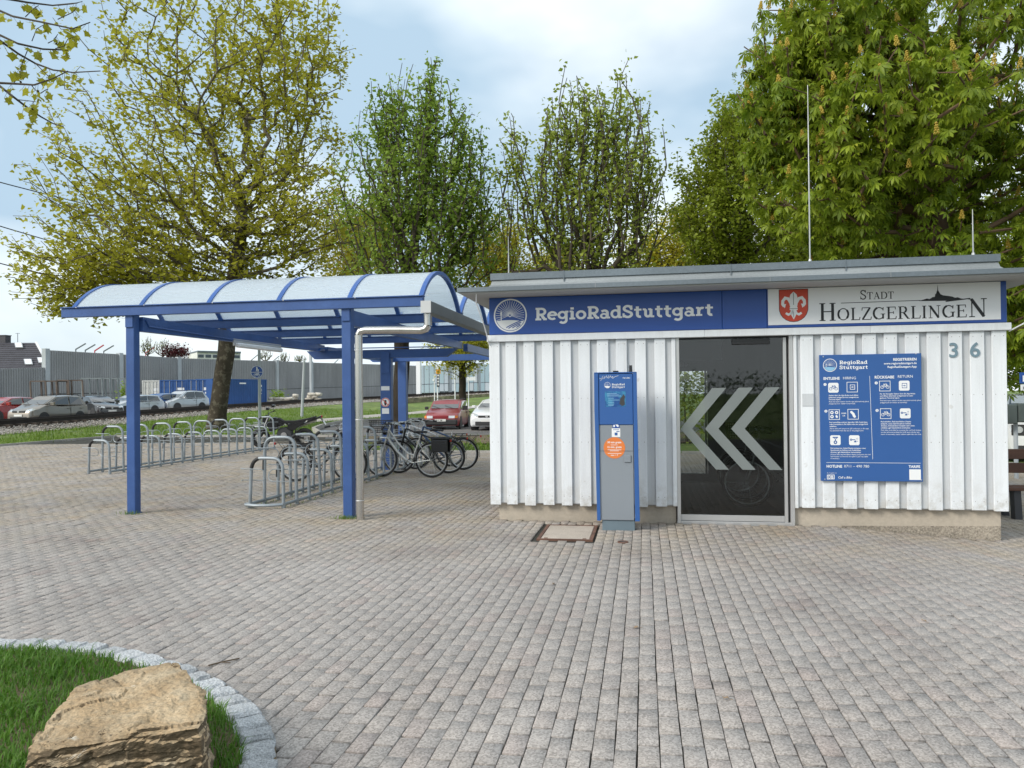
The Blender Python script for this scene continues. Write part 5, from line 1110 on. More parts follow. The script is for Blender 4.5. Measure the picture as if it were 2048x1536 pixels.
# ------------------------------------------------------------------ motorcycle
M['moto_plastic'] = pmat('moto_plastic', (.02, .021, .023), .3, var=.1); M['muffler'] = pmat('muffler_steel', (.45, .45, .44), .3, metal=.8)
def motorcycle():
    b = empty('motorcycle')
    for x in (0, 1.38):
        w = empty('wheel', (x, 0, .31)); w.parent = b
        MB().ring((0, 0, 0), (0, 1, 0), .25, .06, 36, 10).build('tyre', M['black_rubber'], w, smooth=True); MB().ring((0, 0, 0), (0, 1, 0), .19, .016, 32, 6, 1.8).build('rim', M['black_gloss'], w, smooth=True)
        mb = MB()
        for i in range(24):
            a = 2*math.pi*i/24; s = 1 if i % 2 else -1; mb.tube([(.03*math.cos(a+.5*s), .05*s, .03*math.sin(a+.5*s)), (.185*math.cos(a), 0, .185*math.sin(a))], .003, 3)
        mb.build('spoke', M['chrome'], w); MB().cyl((0, -.07, 0), (0, .07, 0), .04, n=12).build('hub', M['alu'], w); MB().disc((0, .075, 0), (0, 1, 0), .12, 24, .06).build('brake_disc', M['chrome'], w)
    mb = MB()
    for s in (-1, 1): mb.tube([(1.38, .09*s, .31), (1.24, .09*s, .66)], .028, 8)
    mb.build('fork_slider', M['moto_plastic'], b, smooth=True); mb = MB()
    for s in (-1, 1): mb.tube([(1.25, .09*s, .63), (1.09, .09*s, 1.02)], .022, 8)
    mb.build('fork_tube', M['alu'], b, smooth=True)
    def slab(name, poly, w, mat, x=0, b_=.015):
        bm = bmesh.new(); f = bm.faces.new([bm.verts.new((p[0], -w/2, p[1])) for p in poly]); r = bmesh.ops.extrude_face_region(bm, geom=[f]); bmesh.ops.translate(bm, verts=[e for e in r['geom'] if isinstance(e, bmesh.types.BMVert)], vec=(0, w, 0))
        bmesh.ops.bevel(bm, geom=list(bm.edges), offset=b_, segments=2, affect='EDGES'); bmesh.ops.recalc_face_normals(bm, faces=bm.faces)
        me = bpy.data.meshes.new(name); bm.to_mesh(me); bm.free(); me.materials.append(mat); shade(me, 40); return link(name, me, b)
    slab('front_mudguard', [(1.02, .70), (1.3, .76), (1.62, .66), (1.63, .645), (1.3, .72), (1.05, .67)], .13, M['moto_plastic'], b_=.006)
    slab('headlamp_mask', [(1.16, .82), (1.28, .80), (1.30, .92), (1.18, 1.06), (1.10, 1.02)], .2, M['moto_plastic']); MB().cyl((1.27, 0, .87), (1.305, 0, .865), .06, n=14).build('headlamp', M['chrome'], b)
    slab('tank', [(.62, .72), (1.02, .66), (1.10, .86), (1.0, .98), (.82, .96), (.62, .84)], .26, M['moto_plastic'], b_=.04)
    slab('shroud', [(.78, .62), (1.05, .52), (1.16, .82), (1.0, .92), (.8, .8)], .32, M['moto_plastic'], b_=.02)
    slab('seat', [(.80, .97), (.62, .86), (.3, .86), (-.1, .93), (-.38, 1.0), (-.38, .955), (-.1, .87), (.3, .78), (.62, .78), (.85, .88)], .2, M['black_rubber'], b_=.015)
    slab('side_panel', [(-.05, .86), (.5, .76), (.52, .58), (.30, .56), (-.02, .80)], .24, M['moto_plastic'], b_=.015)
    slab('tail', [(-.1, .86), (-.38, .95), (-.55, 1.02), (-.56, .97), (-.36, .87), (-.1, .8)], .14, M['moto_plastic'], b_=.01)
    MB().bev(-.575, -.545, -.06, .06, .95, 1.02, .005).build('tail_lamp', M['lamp_red'], b)
    MB().bar((-.52, 0, .95), (-.66, 0, .74), .17, .012).build('plate_holder', M['moto_plastic'], b); MB().bar((-.60, 0, .86), (-.68, 0, .72), .18, .006).build('number_plate', M['print_white'], b)
    slab('engine', [(.35, .33), (.78, .30), (.86, .42), (.80, .62), (.55, .66), (.38, .56)], .26, M['dark'], b_=.03); MB().cyl((.62, -.16, .42), (.62, .16, .42), .09, n=14).build('engine_cover', M['alu'], b, smooth=True)
    mb = MB(); mb.tube([(.85, 0, .34), (.5, 0, .26), (.3, 0, .34), (.28, 0, .6), (.65, 0, .82), (1.05, 0, .92)], .022, 8); mb.tube([(.3, .0, .62), (-.3, 0, .9)], .016, 6); mb.build('frame', M['moto_plastic'], b, smooth=True)
    mb = MB()
    for s in (-1, 1): mb.bar((.38, .1*s, .36), (0, .1*s, .31), .03, .06)
    mb.build('swingarm', M['moto_plastic'], b)
    mb = MB(); mb.tube([(.84, -.05, .5), (.9, -.1, .34), (.6, -.16, .30), (.35, -.16, .42), (.15, -.16, .66)], .02, 8); mb.build('exhaust_pipe', M['muffler'], b, smooth=True); MB().tube([(.15, -.16, .66), (.08, -.17, .70), (-.32, -.18, .85), (-.36, -.18, .865)], [.035, .05, .05, .03], 12).build('muffler', M['muffler'], b, smooth=True)
    mb = MB(); mb.tube([(1.02, -.38, 1.13), (1.07, -.16, 1.12), (1.07, .16, 1.12), (1.02, .38, 1.13)], .014, 8); h = mb.build('handlebar', M['black_gloss'], b, smooth=True); 
    for s in (-1, 1): MB().tube([(1.0, .42*s, 1.13), (1.03, .3*s, 1.13)], .019, 8).build('grip', M['black_rubber'], h, smooth=True)
    for s in (-1, 1): MB().tube([(1.03, .28*s, 1.13), (1.04, .34*s, 1.28)], .006, 5).bev(.99, 1.08, .30*s-.01*s, .42*s, 1.26, 1.33, .01).build('mirror', M['black_gloss'], b)
    MB().tube([(.4, .1, .3), (.3, .32, .02)], .012, 6).build('side_stand', M['alu'], b);
    return b
mo = motorcycle(); p = at(609, 24.0); q = at(517, 23.9); mo.location = (p.x, p.y, tz(p.x, p.y)); d = q-p; mo.rotation_euler = (R(-6), 0, math.atan2(d.y, d.x))
tag(mo, 'black supermoto motorcycle with upswept silver muffler parked behind the far rack', 'motorcycle')
# ------------------------------------------------------------------ noise barrier
M['panel'] = pmat('barrier_panel', (.29, .295, .30), .9, var=.12, scale=1.5, fine=.1, stretch=(1, 1, .4), objr=.06); M['post_c'] = pmat('barrier_post', (.40, .43, .45), .7, var=.1, scale=2)
M['glass_panel'] = glass_mat('barrier_glass', (.58, .68, .67), 1.5, .38, (.24, .30, .30))
nb = empty('noise_barrier', (0, 0, 0), 0, 'long grey ribbed concrete noise barrier with pale posts across the tracks', 'wall')
# u column, distance, top row, split row (joint between lower and upper panel)
WP = [(-250, 52, 744, 0), (-120, 56, 741, 0), (-10, 60.5, 737, 0), (92, 65.5, 700, 788), (240, 73, 708.5, 786), (357, 80, 716, 784), (458, 86, 719.5, 781), (553, 92, 722, 779), (622, 98, 725, 776), (694, 104, 727, 774), (765, 109, 729, 772), (836, 114, 731.5, 769), (900, 119, 728, 767), (958, 124, 728, 765), (1020, 129, 730, 764), (1100, 136, 732, 763)]
def row_z(u, v, D):
    hor = 790-(u-1024)*math.tan(ROLL); return EYE+(hor-v)*D/F_PX
_pr = [(0, 0), (.06, 0), (.09, .05), (.15, .05), (.18, 0)]
def ribbed(p, q, z0, z1, name, mat, pitch=.24, depth=.06, parent=None):
    d = (q-p); d.z = 0; L = d.length; d.normalize(); nrm = Vector((d.y, -d.x, 0)); n = max(2, int(L/pitch)); V = []; 
    for i in range(n):
        for s, h in ((0, 0), (.30, 0), (.42, 1), (.88, 1)): V.append((L*(i+s)/n, h*depth))
    V.append((L, 0)); vs = []
    for s, h in V:
        b = p+d*s+nrm*h; f = s/L; za = z0[0]+(z0[1]-z0[0])*f; zb = z1[0]+(z1[1]-z1[0])*f
        c = p+d*s-nrm*.10; vs += [Vector((b.x, b.y, za)), Vector((b.x, b.y, zb)), Vector((c.x, c.y, zb)), Vector((c.x, c.y, za))]
    m = len(V); fs = []
    for i in range(m-1):
        a, b = 4*i, 4*(i+1); fs += [(a, b, b+1, a+1), (a+1, b+1, b+2, a+2), (a+2, b+2, b+3, a+3)]
    return MB().add(vs, fs+[(0, 1, 2, 3), (4*m-4, 4*m-3, 4*m-2, 4*m-1)]).build(name, mat, parent)
for i, (a, b) in enumerate(zip(WP, WP[1:])):
    low = a[3] == 0
    ua, ub = a[0], b[0]; p, q = at(ua, a[1]), at(ub, b[1]); d = (q-p).normalized(); p2, q2 = p+d*.22, q-d*.22
    ta, tb = row_z(ua, a[2], a[1]), row_z(ub, b[2] if not (low and b[3]) else 735, b[1])
    if i == len(WP)-1: continue
    ga, gb = tz(p.x, p.y)-.4, tz(q.x, q.y)-.4
    glass = 836 <= ua < 1000
    if low: ribbed(p2, q2, (ga, gb), (ta, tb), 'wall_panel', M['panel'], parent=nb)
    elif glass:
        sa, sb = row_z(ua, a[3], a[1]), row_z(ub, b[3], b[1]); nseg = 6
        for k in range(nseg):
            for z0, z1 in (((ga, gb), (sa-.06, sb-.06)), ((sa+.06, sb+.06), (ta, tb))):
                r_, s_ = p2.lerp(q2, (k+.02)/nseg), p2.lerp(q2, (k+.98)/nseg); f0, f1 = k/nseg, (k+1)/nseg
                MB().add([Vector((r_.x, r_.y, z0[0]+(z0[1]-z0[0])*f0)), Vector((s_.x, s_.y, z0[0]+(z0[1]-z0[0])*f1)), Vector((s_.x, s_.y, z1[0]+(z1[1]-z1[0])*f1)), Vector((r_.x, r_.y, z1[0]+(z1[1]-z1[0])*f0))], [(0, 1, 2, 3)]).build('glass_panel', M['glass_panel'], nb)
            r_ = p2.lerp(q2, k/nseg); MB().bb(r_.x-.05, r_.x+.05, r_.y-.06, r_.y+.06, min(ga, gb), ta+(tb-ta)*k/nseg).build('glazing_bar', M['post_c'], nb)
        MB().bar(Vector((p2.x, p2.y, sa)), Vector((q2.x, q2.y, sb)), .12, .11).build('glazing_rail', M['gutter'], nb)
    else:
        sa, sb = row_z(ua, a[3], a[1]), row_z(ub, b[3], b[1])
        pit = .24 if ua < 690 else .5
        ribbed(p2, q2, (ga, gb), (sa-.03, sb-.03), 'wall_panel', M['panel'], pit, parent=nb); ribbed(p2, q2, (sa+.03, sb+.03), (ta, tb), 'wall_panel', M['panel'], pit, parent=nb); MB().bar(Vector((p2.x, p2.y, sa))+(q2-p2).normalized().cross(Vector((0, 0, 1)))*-.05, Vector((q2.x, q2.y, sb))+(q2-p2).normalized().cross(Vector((0, 0, 1)))*-.05, .07, .3).build('panel_joint', M['dark'], nb)
for i, w in enumerate(WP):
    p = at(w[0], w[1]); zt = row_z(w[0], w[2], w[1])+.12; q = at(WP[min(i+1, len(WP)-1)][0], WP[min(i+1, len(WP)-1)][1]); d = q-p if i < len(WP)-1 else p-at(WP[i-1][0], WP[i-1][1]); an = math.atan2(d.y, d.x); z0 = tz(p.x, p.y)-.4
    mb = MB(); mb.box((p.x, p.y, (z0+zt)/2), (.42, .46, zt-z0), an); mb.build('wall_post', M['post_c'], nb)
    pass

# ------------------------------------------------------------------ house, hall, shrubs beyond the barrier
M['tile'] = pmat('roof_tile', (.045, .042, .052), .6, var=.2, scale=3, objr=.1); M['render_white'] = pmat('house_render', (.66, .66, .64), .85, var=.08, scale=2); M['win'] = pmat('window_dark', (.05, .06, .07), .1, spec=.8)
hs = empty('house', (0, 0, 0), 0, 'white gabled house with a dark tiled roof and skylights behind the left of the barrier', 'house')
def house():
    # ridge runs roughly across the view; roof plane faces the tracks
    D0, D1 = 72, 78; zr, ze = row_z(40, 687, D1), row_z(40, 735, D0)-1.0
    e0, e1 = at(-160, D0, ze), at(108, D0, ze); r0, r1 = at(-160, D1, zr), at(72, D1, zr-.12); b0, b1 = at(-160, D1+6, ze), at(112, D1+6, ze)
    up = Vector((0, 0, .18))
    n = 16
    for k in range(n):          # courses of tiles, each lapping the one below
        f0, f1 = k/n, (k+1)/n; lift = Vector((0, -.02, .06))
        a, b, c, d = e0.lerp(r0, f0)+up+lift, e1.lerp(r1, f0)+up+lift, e1.lerp(r1, f1)+up, e0.lerp(r0, f1)+up
        MB().add([a, b, c, d, a-up, b-up, c-up, d-up], [(0, 1, 2, 3), (0, 1, 5, 4), (1, 2, 6, 5), (4, 5, 6, 7), (3, 0, 4, 7)]).build('tile_course', M['tile'], hs)
    MB().add([r0+up, r1+up, b1+up, b0+up, r0, r1, b1, b0], [(0, 1, 2, 3), (4, 5, 6, 7), (0, 1, 5, 4), (1, 2, 6, 5), (2, 3, 7, 6), (3, 0, 4, 7)]).build('roof', M['tile'], hs)
    w0, w1, w2, w3 = e0+Vector((0, .6, 0)), e1+Vector((-.4, .6, 0)), b1+Vector((-.4, -.6, 0)), b0; g = lambda p: Vector((p.x, p.y, -1))
    MB().add([w0, w1, w2, w3, g(w0), g(w1), g(w2), g(w3), r1+Vector((-.4, 0, -.1))], [(0, 1, 5, 4), (1, 8, 2, 6, 5), (2, 3, 7, 6), (3, 0, 4, 7)]).build('wall', M['render_white'], hs)
    mb = MB(); mb.bar(e1+up*1.2, r1+up*1.2, .16, .2); mb.bar(e0+Vector((0, -.1, -.02)), e1+Vector((0, -.1, -.02)), .18, .16); mb.build('verge_board', M['sign_white'], hs)
    ex = (e1-e0).normalized(); ey = (r0-e0).normalized(); nn = ex.cross(ey).normalized()
    if nn.z < 0: nn = -nn
    for u, v in ((38, 694), (57, 718), (84, 716)):
        f = (735-v)/(735-687); D = D0+(D1-D0)*f; c = at(u, D); c = Vector((c.x, c.y, 0)); fz = ze+(zr-ze)*f; c.z = fz+.30
        w = MB(); M3 = Matrix((ex, ey, nn)).transposed(); w.box(c, (.78, 1.3, .12), M=M3); w.build('skylight_frame', M['alu'], hs); MB().box(c+nn*.062, (.6, 1.1, .02), M=M3).build('skylight_pane', M['sign_white'], hs)
    c = at(9, 78.5, zr+.1); MB().box(c, (.95, .7, 1.5)).box(c+Vector((0, 0, .78)), (1.05, .8, .08)).build('chimney', M['tile'], hs)
    a = at(36, 78, zr); MB().cyl(a, a+Vector((0, 0, 1.1)), .03, n=6).bar(a+Vector((-.25, 0, 1.05)), a+Vector((.25, 0, 1.05)), .04, .04).build('roof_mast', M['gutter'], hs)
house()
hl = empty('industrial_hall', (0, 0, 0), 0, 'low pale hall with a row of small windows showing over the barrier', 'building')
p, q = at(385, 130), at(470, 134); zt = row_z(425, 707, 131); d = (q-p).normalized()
MB().bar(Vector((p.x, p.y, zt/2-1)), Vector((q.x, q.y, zt/2-1)), 8, zt+2).build('wall', M['render_white'], hl); MB().bar(Vector((p.x, p.y, zt+.1)), Vector((q.x, q.y, zt+.1)), 8.6, .3).build('roof', M['gutter'], hl)
for k in range(6):
    c = p.lerp(q, (k+.5)/6)+Vector((d.y, -d.x, 0))*4.03; MB().bar(Vector((c.x-d.x*.45, c.y-d.y*.45, zt-.65)), Vector((c.x+d.x*.45, c.y+d.y*.45, zt-.65)), .06, .5).build('window', M['win'], hl)
LAMPL = ['grey lamp pole with slanted arm over the barrier, nearest the dark house roof', 'grey lamp pole with slanted arm directly left of the red one over the barrier', 'red lamp pole with slanted arm between grey ones over the barrier', 'grey lamp pole with slanted arm between the red one and the left blue post', 'red lamp pole with slanted arm standing alone just right of the left blue post', 'grey lamp pole over the barrier, first left of the round sign post', 'grey lamp pole over the barrier, directly above the round blue sign', 'grey lamp pole over the barrier, first right of the round sign post', 'grey lamp pole over the barrier, second right of the round sign post', 'grey lamp pole over the barrier, third right of the round sign post', 'grey lamp pole over the barrier, close to the catenary mast', 'grey lamp pole over the barrier, touching the right blue post']
# lamp poles with slanted arms standing behind the barrier
M['pole_red'] = pmat('pole_red', (.5, .03, .05), .5)
for i, (u, v, D, red, wd) in enumerate(((152, 690, 84, 0, 20), (171, 692, 85, 0, 20), (190, 693, 86, 1, 18), (208, 694, 87, 0, 20), (292, 697, 92, 1, 18), (503, 712, 118, 0, 14), (517, 713, 119, 0, 14), (531, 714, 120, 0, 14), (545, 715, 121, 0, 14), (560, 716, 122, 0, 14), (665, 722, 128, 0, 12), (680, 723, 129, 0, 12))):
    b = at(u, D); zt = row_z(u, v+8, D); b.z = tz(b.x, b.y); t = Vector((b.x, b.y, zt)); e = at(u+wd, D, row_z(u+wd, v-3, D))
    o = MB().cyl(b, t, .06, n=8).bar(t-Vector((0, 0, .04)), e, .13, .11).build('lamp_pole', M['pole_red'] if red else M['gutter'])
    o.location = (0, 0, 0)
    lab = ('red lamp pole with slanted arm beside three grey ones over the barrier' if i == 2 else 'red lamp pole with slanted arm standing alone behind the blue post' if red else
           'grey lamp pole with slanted arm peering over the barrier near the house' if i < 4 else 'grey lamp pole with slanted arm over the barrier behind the blue round sign' if i < 10 else 'grey lamp pole with slanted arm over the barrier by the right blue post')
    tag(o, LAMPL[i], 'lamp pole', 'lamp poles over the barrier')
# overhead lines
cm = empty('catenary_mast', (0, 0, 0), 0, 'pale catenary mast rising behind the barrier between the two blue posts', 'mast')
b = at(622, 92); MB().bev(b.x-.14, b.x+.14, b.y-.14, b.y+.14, tz(b.x, b.y)-.2, 9.5, .02).build('mast_column', M['post_c'], cm); MB().bar(Vector((b.x, b.y, 8.6)), at(590, 90, 8.7), .08, .1).build('mast_arm', M['gutter'], cm)
for (u0, v0, u1, v1, lab) in ((-60, 347, 470, 470, 'uppermost of the three thin overhead wires left of the plane tree'), (-60, 433, 470, 575, 'middle one of the three thin overhead wires left of the plane tree'), (-60, 510, 470, 632, 'lowest of the three thin overhead wires left of the plane tree')):
    p0 = at(u0, 44, row_z(u0, v0, 44)); p1 = at(u1, 70, row_z(u1, v1, 70)); pts = [p0.lerp(p1, i/10)-Vector((0, 0, .25*4*(i/10)*(1-i/10))) for i in range(11)]
    tag(MB().tube(pts, .035, 5).build('overhead_wire', M['black_rubber']), lab, 'wire', 'overhead wires above the tracks')

# ------------------------------------------------------------------ containers
M['cont_blue'] = pmat('container_blue', (.022, .085, .27), .5, var=.15, scale=2, fine=.06); M['cont_white'] = pmat('container_white', (.60, .60, .57), .6, var=.15, scale=2, fine=.1)
def container(u0, u1, D0, D1, mat, doors, label, v_top):
    """front-left corner at u0,D0 to right corner u1,D1 along the view side; depth goes away"""
    p, q = at(u0, D0), at(u1, D1); d = (q-p); L = d.length; d.normalize(); n = Vector((-d.y, d.x, 0)); z0 = (tz(p.x, p.y)+tz(q.x, q.y))/2-.05; H = row_z(u0, v_top, D0)-z0
    c = empty('shipping_container', (p.x, p.y, z0), math.atan2(d.y, d.x), label, 'container', 'shipping containers in front of the barrier'); dep = 2.44 if not doors else 6.0
    B_ = lambda *a: MB().bev(*a, .01)
    nseg = max(6, int(L/.28)); mb = MB(); vs = []
    prof = []
    for i in range(nseg):
        for s, h in ((0, .03), (.3, .03), (.42, .07), (.88, .07)): prof.append((.1+(L-.2)*(i+s)/nseg, h))
    prof.append((L-.1, .03))
    if not doors:
        rings = [[Vector((x, y, .15)), Vector((x, y, H-.1)), Vector((x, .3, H-.1)), Vector((x, .3, .15))] for x, y in prof]; mb.loft(rings).build('ribbed_wall', M[mat], c)
        MB().bb(.1, L-.1, .3, dep, .1, H-.02).build('box_body', M[mat], c)
    else:
        MB().bb(.06, L-.06, .12, dep, .1, H-.02).build('box_body', M[mat], c)
        for k in range(2):
            x0 = .1+(L-.2)*k/2; w = (L-.2)/2
            dd = MB().bev(x0+.01, x0+w-.01, .05, .12, .16, H-.14, .012).build('door_leaf', M[mat], c)
            for j in range(4): MB().bb(x0+.06, x0+w-.06, .035, .052, .25+j*(H-.4)/4, .25+j*(H-.4)/4+(H-.4)/4-.1).build('door_field', M[mat], dd)
            for f in (.28, .72): MB().cyl((x0+w*f, .02, .14), (x0+w*f, .02, H-.1), .024, n=8).build('lock_rod', M['alu'], dd)
            if k == 1: MB().bb(x0+w*.35, x0+w*.9, .03, .034, H*.62, H*.72).build('marking', M['print_white'], dd); MB().bb(x0+w*.45, x0+w*.85, .03, .034, H*.5, H*.56).build('marking', M['print_white'], dd)
    for x in (0, L-.14):
        for z in (0, H-.14): B_(x, x+.14, 0, .16, z, z+.14).build('corner_casting', M[mat], c)
        B_(x+.01, x+.13, .01, .14, .14, H-.14).build('corner_post', M[mat], c)
    B_(.14, L-.14, .02, .13, .02, .15).build('bottom_rail', M[mat], c); B_(.14, L-.14, .02, .13, H-.12, H-.005).build('top_rail', M[mat], c)
    if not doors:
        MB().bb(L*.48, L*.60, .018, .028, H*.82, H*.87).build('marking', M['print_white'], c)
        for j, z in enumerate((.72, .62, .56, .46)): MB().bb(L*.885, L*.90, .018, .028, H*z, H*z+(.2 if j == 0 else .07)).build('marking', M['print_white'], c)
container(284, 319, 70.5, 70.6, 'cont_white', True, 'white container with dark door seams left of the blue containers', 761)
container(319, 373, 70, 70.3, 'cont_blue', True, 'blue container with white marked doors next to the white container', 760)
container(373, 425, 69.5, 69.8, 'cont_blue', True, 'blue container with white marked doors just behind the silver off-roader', 759)
container(425, 534, 69.2, 75, 'cont_blue', False, 'long blue container seen from its ribbed side behind the plane tree trunk', 757)

# racking frames leaning by the wall
M['frame_rust'] = pmat('stillage_rust', (.11, .085, .07), .8, var=.3, scale=6); M['frame_grey'] = pmat('stillage_grey', (.17, .20, .21), .6, var=.15)
def stillage(u0, u1, D, mat, label, n, grp, H=2.0):
    p, q = at(u0, D), at(u1, D); d = (q-p).normalized(); L = (q-p).length; z0 = tz(p.x, p.y)-.05
    s = empty('storage_frame', (p.x, p.y, z0), math.atan2(d.y, d.x), label, 'storage frame', grp)
    for k in range(n):
        x = L*k/(n-1)*.55
        mb = MB(); pts = [(x, .3*k, 0), (x-.12, .3*k, H), (x+L*.45, .3*k, H), (x+L*.45+.12, .3*k, 0)]
        for a, b in zip(pts, pts[1:]): mb.bar(a, b, .09, .09)
        mb.bar((x+.02, .3*k, .5), (x+L*.45, .3*k, .5), .06, .06); mb.build('frame', M[mat], s)
    for z in (.1, H): MB().bar((0, 0, z), (L*.55, .3*(n-1), z), .07, .07).build('rail', M[mat], s)
stillage(64, 124, 53, 'frame_rust', 'rusty steel storage frame standing behind the grey people carrier, left one', 3, 'storage frames by the barrier', 2.55)
stillage(118, 160, 53.5, 'frame_rust', 'rusty steel storage frame standing behind the grey people carrier, right one', 2, 'storage frames by the barrier', 2.6)
stillage(166, 250, 57, 'frame_grey', 'stack of grey steel storage frames leaning by the barrier behind the black car', 5, 'storage frames by the barrier', 2.75)

# ------------------------------------------------------------------ cars
M['car_silver'] = pmat('car_silver', (.52, .54, .56), .3, metal=.55, var=.03, coat=.6); M['car_taupe'] = pmat('car_taupe', (.26, .23, .195), .32, metal=.6, var=.03, coat=.6); M['car_black'] = pmat('car_black', (.018, .018, .02), .2, coat=.8)
M['car_red'] = pmat('car_red', (.33, .022, .018), .25, coat=.7, var=.05); M['car_oldred'] = pmat('car_old_red', (.26, .022, .03), .32, coat=.4, var=.12, scale=3); M['car_blue'] = pmat('car_blue', (.03, .09, .26), .25, coat=.7); M['car_white'] = pmat('car_white', (.75, .76, .77), .25, coat=.7, var=.03)
M['trim'] = pmat('car_trim', (.03, .03, .032), .55); M['lamp'] = pmat('headlamp_glass', (.62, .65, .67), .12, metal=.4, spec=.8); M['amber'] = pmat('indicator_amber', (.75, .22, .03), .25); M['plate'] = pmat('plate_white', (.75, .75, .73), .5); M['alloy'] = pmat('alloy_wheel', (.5, .5, .51), .35, metal=.7)
def car(paint, L=4.25, W=1.76, H=1.5, hood=.93, cowl=1.05, nose=.72, wb=2.6, fo=.85, x_cowl=1.12, x_roof0=1.95, x_roof1=3.55, x_tail=4.1, belt=.98, tail_top=1.0, bumper=None, wr=.32, plate=None, amber=False, rails=False, square=False, van=False):
    """front at x=0, rear at x=L, y to the car's right-hand side negative; origin on the ground under the front"""
    c = empty('parked_car'); pm = M[paint]; hw = W/2
    prof = [(0.0, .30, nose*.80, .80), (.06, .22, nose*.96, .88), (.22, .2, nose+.06, .955), (.55, .19, hood*.93, .985), (x_cowl, .18, cowl, 1.0), (L*.5, .18, belt, 1.0), (L*.8, .18, belt+.03, .99), (x_tail, .22, tail_top, .955), (L-.05, .28, tail_top-.12, .90), (L, .34, tail_top-.3, .84)]
    rings = []
    for x, z0, z1, w in prof:
        w *= hw; r = []
        pts = [(-w*.93, z0), (-w, z0+.12), (-w*1.005, (z0+z1)*.5), (-w*.965, z1-.05), (-w*.86, z1), (0, z1+.025), (w*.86, z1), (w*.965, z1-.05), (w*1.005, (z0+z1)*.5), (w, z0+.12), (w*.93, z0)]
        rings.append([Vector((x, y, z)) for y, z in pts])
    MB().loft(rings).build('body', pm, c, smooth=30)
    rt = .76 if not square else .84
    def sec(x, z, w, zt): return [Vector((x, -w, z)), Vector((x, w, z)), Vector((x, w*.98, zt)), Vector((x, -w*.98, zt))]
    wb_, wt = hw*.93, hw*rt
    # greenhouse: lower ring at the belt, upper ring at the roof
    low = [(x_cowl-.02, cowl-.01, wb_*.93), (x_cowl+.5, belt, wb_), (L*.62, belt, wb_), (x_tail-.1, belt+.02, wb_*.95)]
    z_r = H
    A0 = [Vector((x_cowl, -wb_*.93, cowl)), Vector((x_cowl, wb_*.93, cowl))]; A1 = [Vector((x_roof0, -wt, z_r-.06)), Vector((x_roof0, wt, z_r-.06))]; M_ = [Vector(((x_roof0+x_roof1)/2, -wt*1.02, z_r-.015)), Vector(((x_roof0+x_roof1)/2, wt*1.02, z_r-.015))]
    C1 = [Vector((x_roof1, -wt*.96, z_r-.05)), Vector((x_roof1, wt*.96, z_r-.05))]; C0 = [Vector((x_tail, -wb_*.93, tail_top-.01)), Vector((x_tail, wb_*.93, tail_top-.01))]
    mb = MB(); rings = []
    nU = [A1, M_, C1]
    vs = [A0[0], A0[1], C0[1], C0[0]]
    roofc = [[a, a.lerp(b, .15)+Vector((0, 0, .04)), a.lerp(b, .5)+Vector((0, 0, .06)), a.lerp(b, .85)+Vector((0, 0, .04)), b] for a, b in nU]
    V = []; F = []
    for r in roofc: V += r
    for i in range(2):
        for j in range(4): F.append((i*5+j, i*5+j+1, (i+1)*5+j+1, (i+1)*5+j))
    b = len(V); V += vs
    F += [(0, 1, 2, 3, 4, b+1, b), (10, 11, 12, 13, 14, b+2, b+3), (0, 5, 10, b+3, b), (4, 9, 14, b+2, b+1)]
    MB().add(V, F).build('roof', pm, c, smooth=25)
    def quad(name, P, off, mat, par=c):
        n = (P[1]-P[0]).cross(P[2]-P[0]).normalized(); ctr = sum(P, Vector())/len(P)
        if n.dot(ctr-Vector((L*.5, 0, .8))) < 0: n = -n
        return MB().add([p+n*off for p in P]+[p+n*(off-.012) for p in P], [tuple(range(len(P)))]+[(i, (i+1) % len(P), len(P)+(i+1) % len(P), len(P)+i) for i in range(len(P))]).build(name, mat, par)
    e = lambda a, b, t: a.lerp(b, t)
    ws = [e(A0[0], A0[1], .04), e(A0[0], A0[1], .96), e(A1[0], A1[1], .93), e(A1[0], A1[1], .07)]; ws = [p+(Vector(((x_cowl+x_roof0)/2, 0, p.z))-p)*.0 for p in ws]; quad('windscreen', [ws[0]*.97+ws[3]*.03, ws[1]*.97+ws[2]*.03, ws[2]*.96+ws[1]*.04, ws[3]*.96+ws[0]*.04], .02, M['car_glass'])
    rw = [e(C0[0], C0[1], .08), e(C0[0], C0[1], .92), e(C1[0], C1[1], .92), e(C1[0], C1[1], .08)]; quad('rear_window', [rw[0]*.85+rw[3]*.15, rw[1]*.85+rw[2]*.15, rw[2]*.93+rw[1]*.07, rw[3]*.93+rw[0]*.07], .012, M['car_glass'])
    for s in (0, 1):
        a0, a1, m_, c1, c0 = A0[s], A1[s], M_[s], C1[s], C0[s]
        lo = lambda t: e(a0, c0, t)+Vector((0, 0, .03)); hi = lambda t: (e(a1, m_, t*2) if t < .5 else e(m_, c1, t*2-1))-Vector((0, 0, .04))
        tq = lambda x: (x-a0.x)/(c0.x-a0.x)
        xm = (x_roof0+x_roof1)/2-.02
        quad('side_window', [lo(tq(x_cowl+.32)), lo(tq(xm-.05)), Vector((xm-.04, hi(.48).y, hi(.48).z)), hi(.06)], .016, M['car_glass'])
        quad('side_window', [lo(tq(xm+.06)), lo(tq(x_tail-.32)), e(hi(.97), lo(tq(x_tail-.32)), .05), Vector((xm+.05, hi(.53).y, hi(.53).z))], .016, M['car_glass'])
        sg_ = -1 if s == 0 else 1
        MB().bev(x_cowl+.28, x_cowl+.40, sg_*(hw+.02), sg_*(hw+.2), cowl-.03, cowl+.11, .03).build('mirror', M['trim'] if bumper else pm, c)
        for xd in (xm,): MB().bb(xd-.004, xd+.004, sg_*(hw*.99), sg_*(hw*1.012), .3, belt-.04).build('door_joint', M['trim'], c)
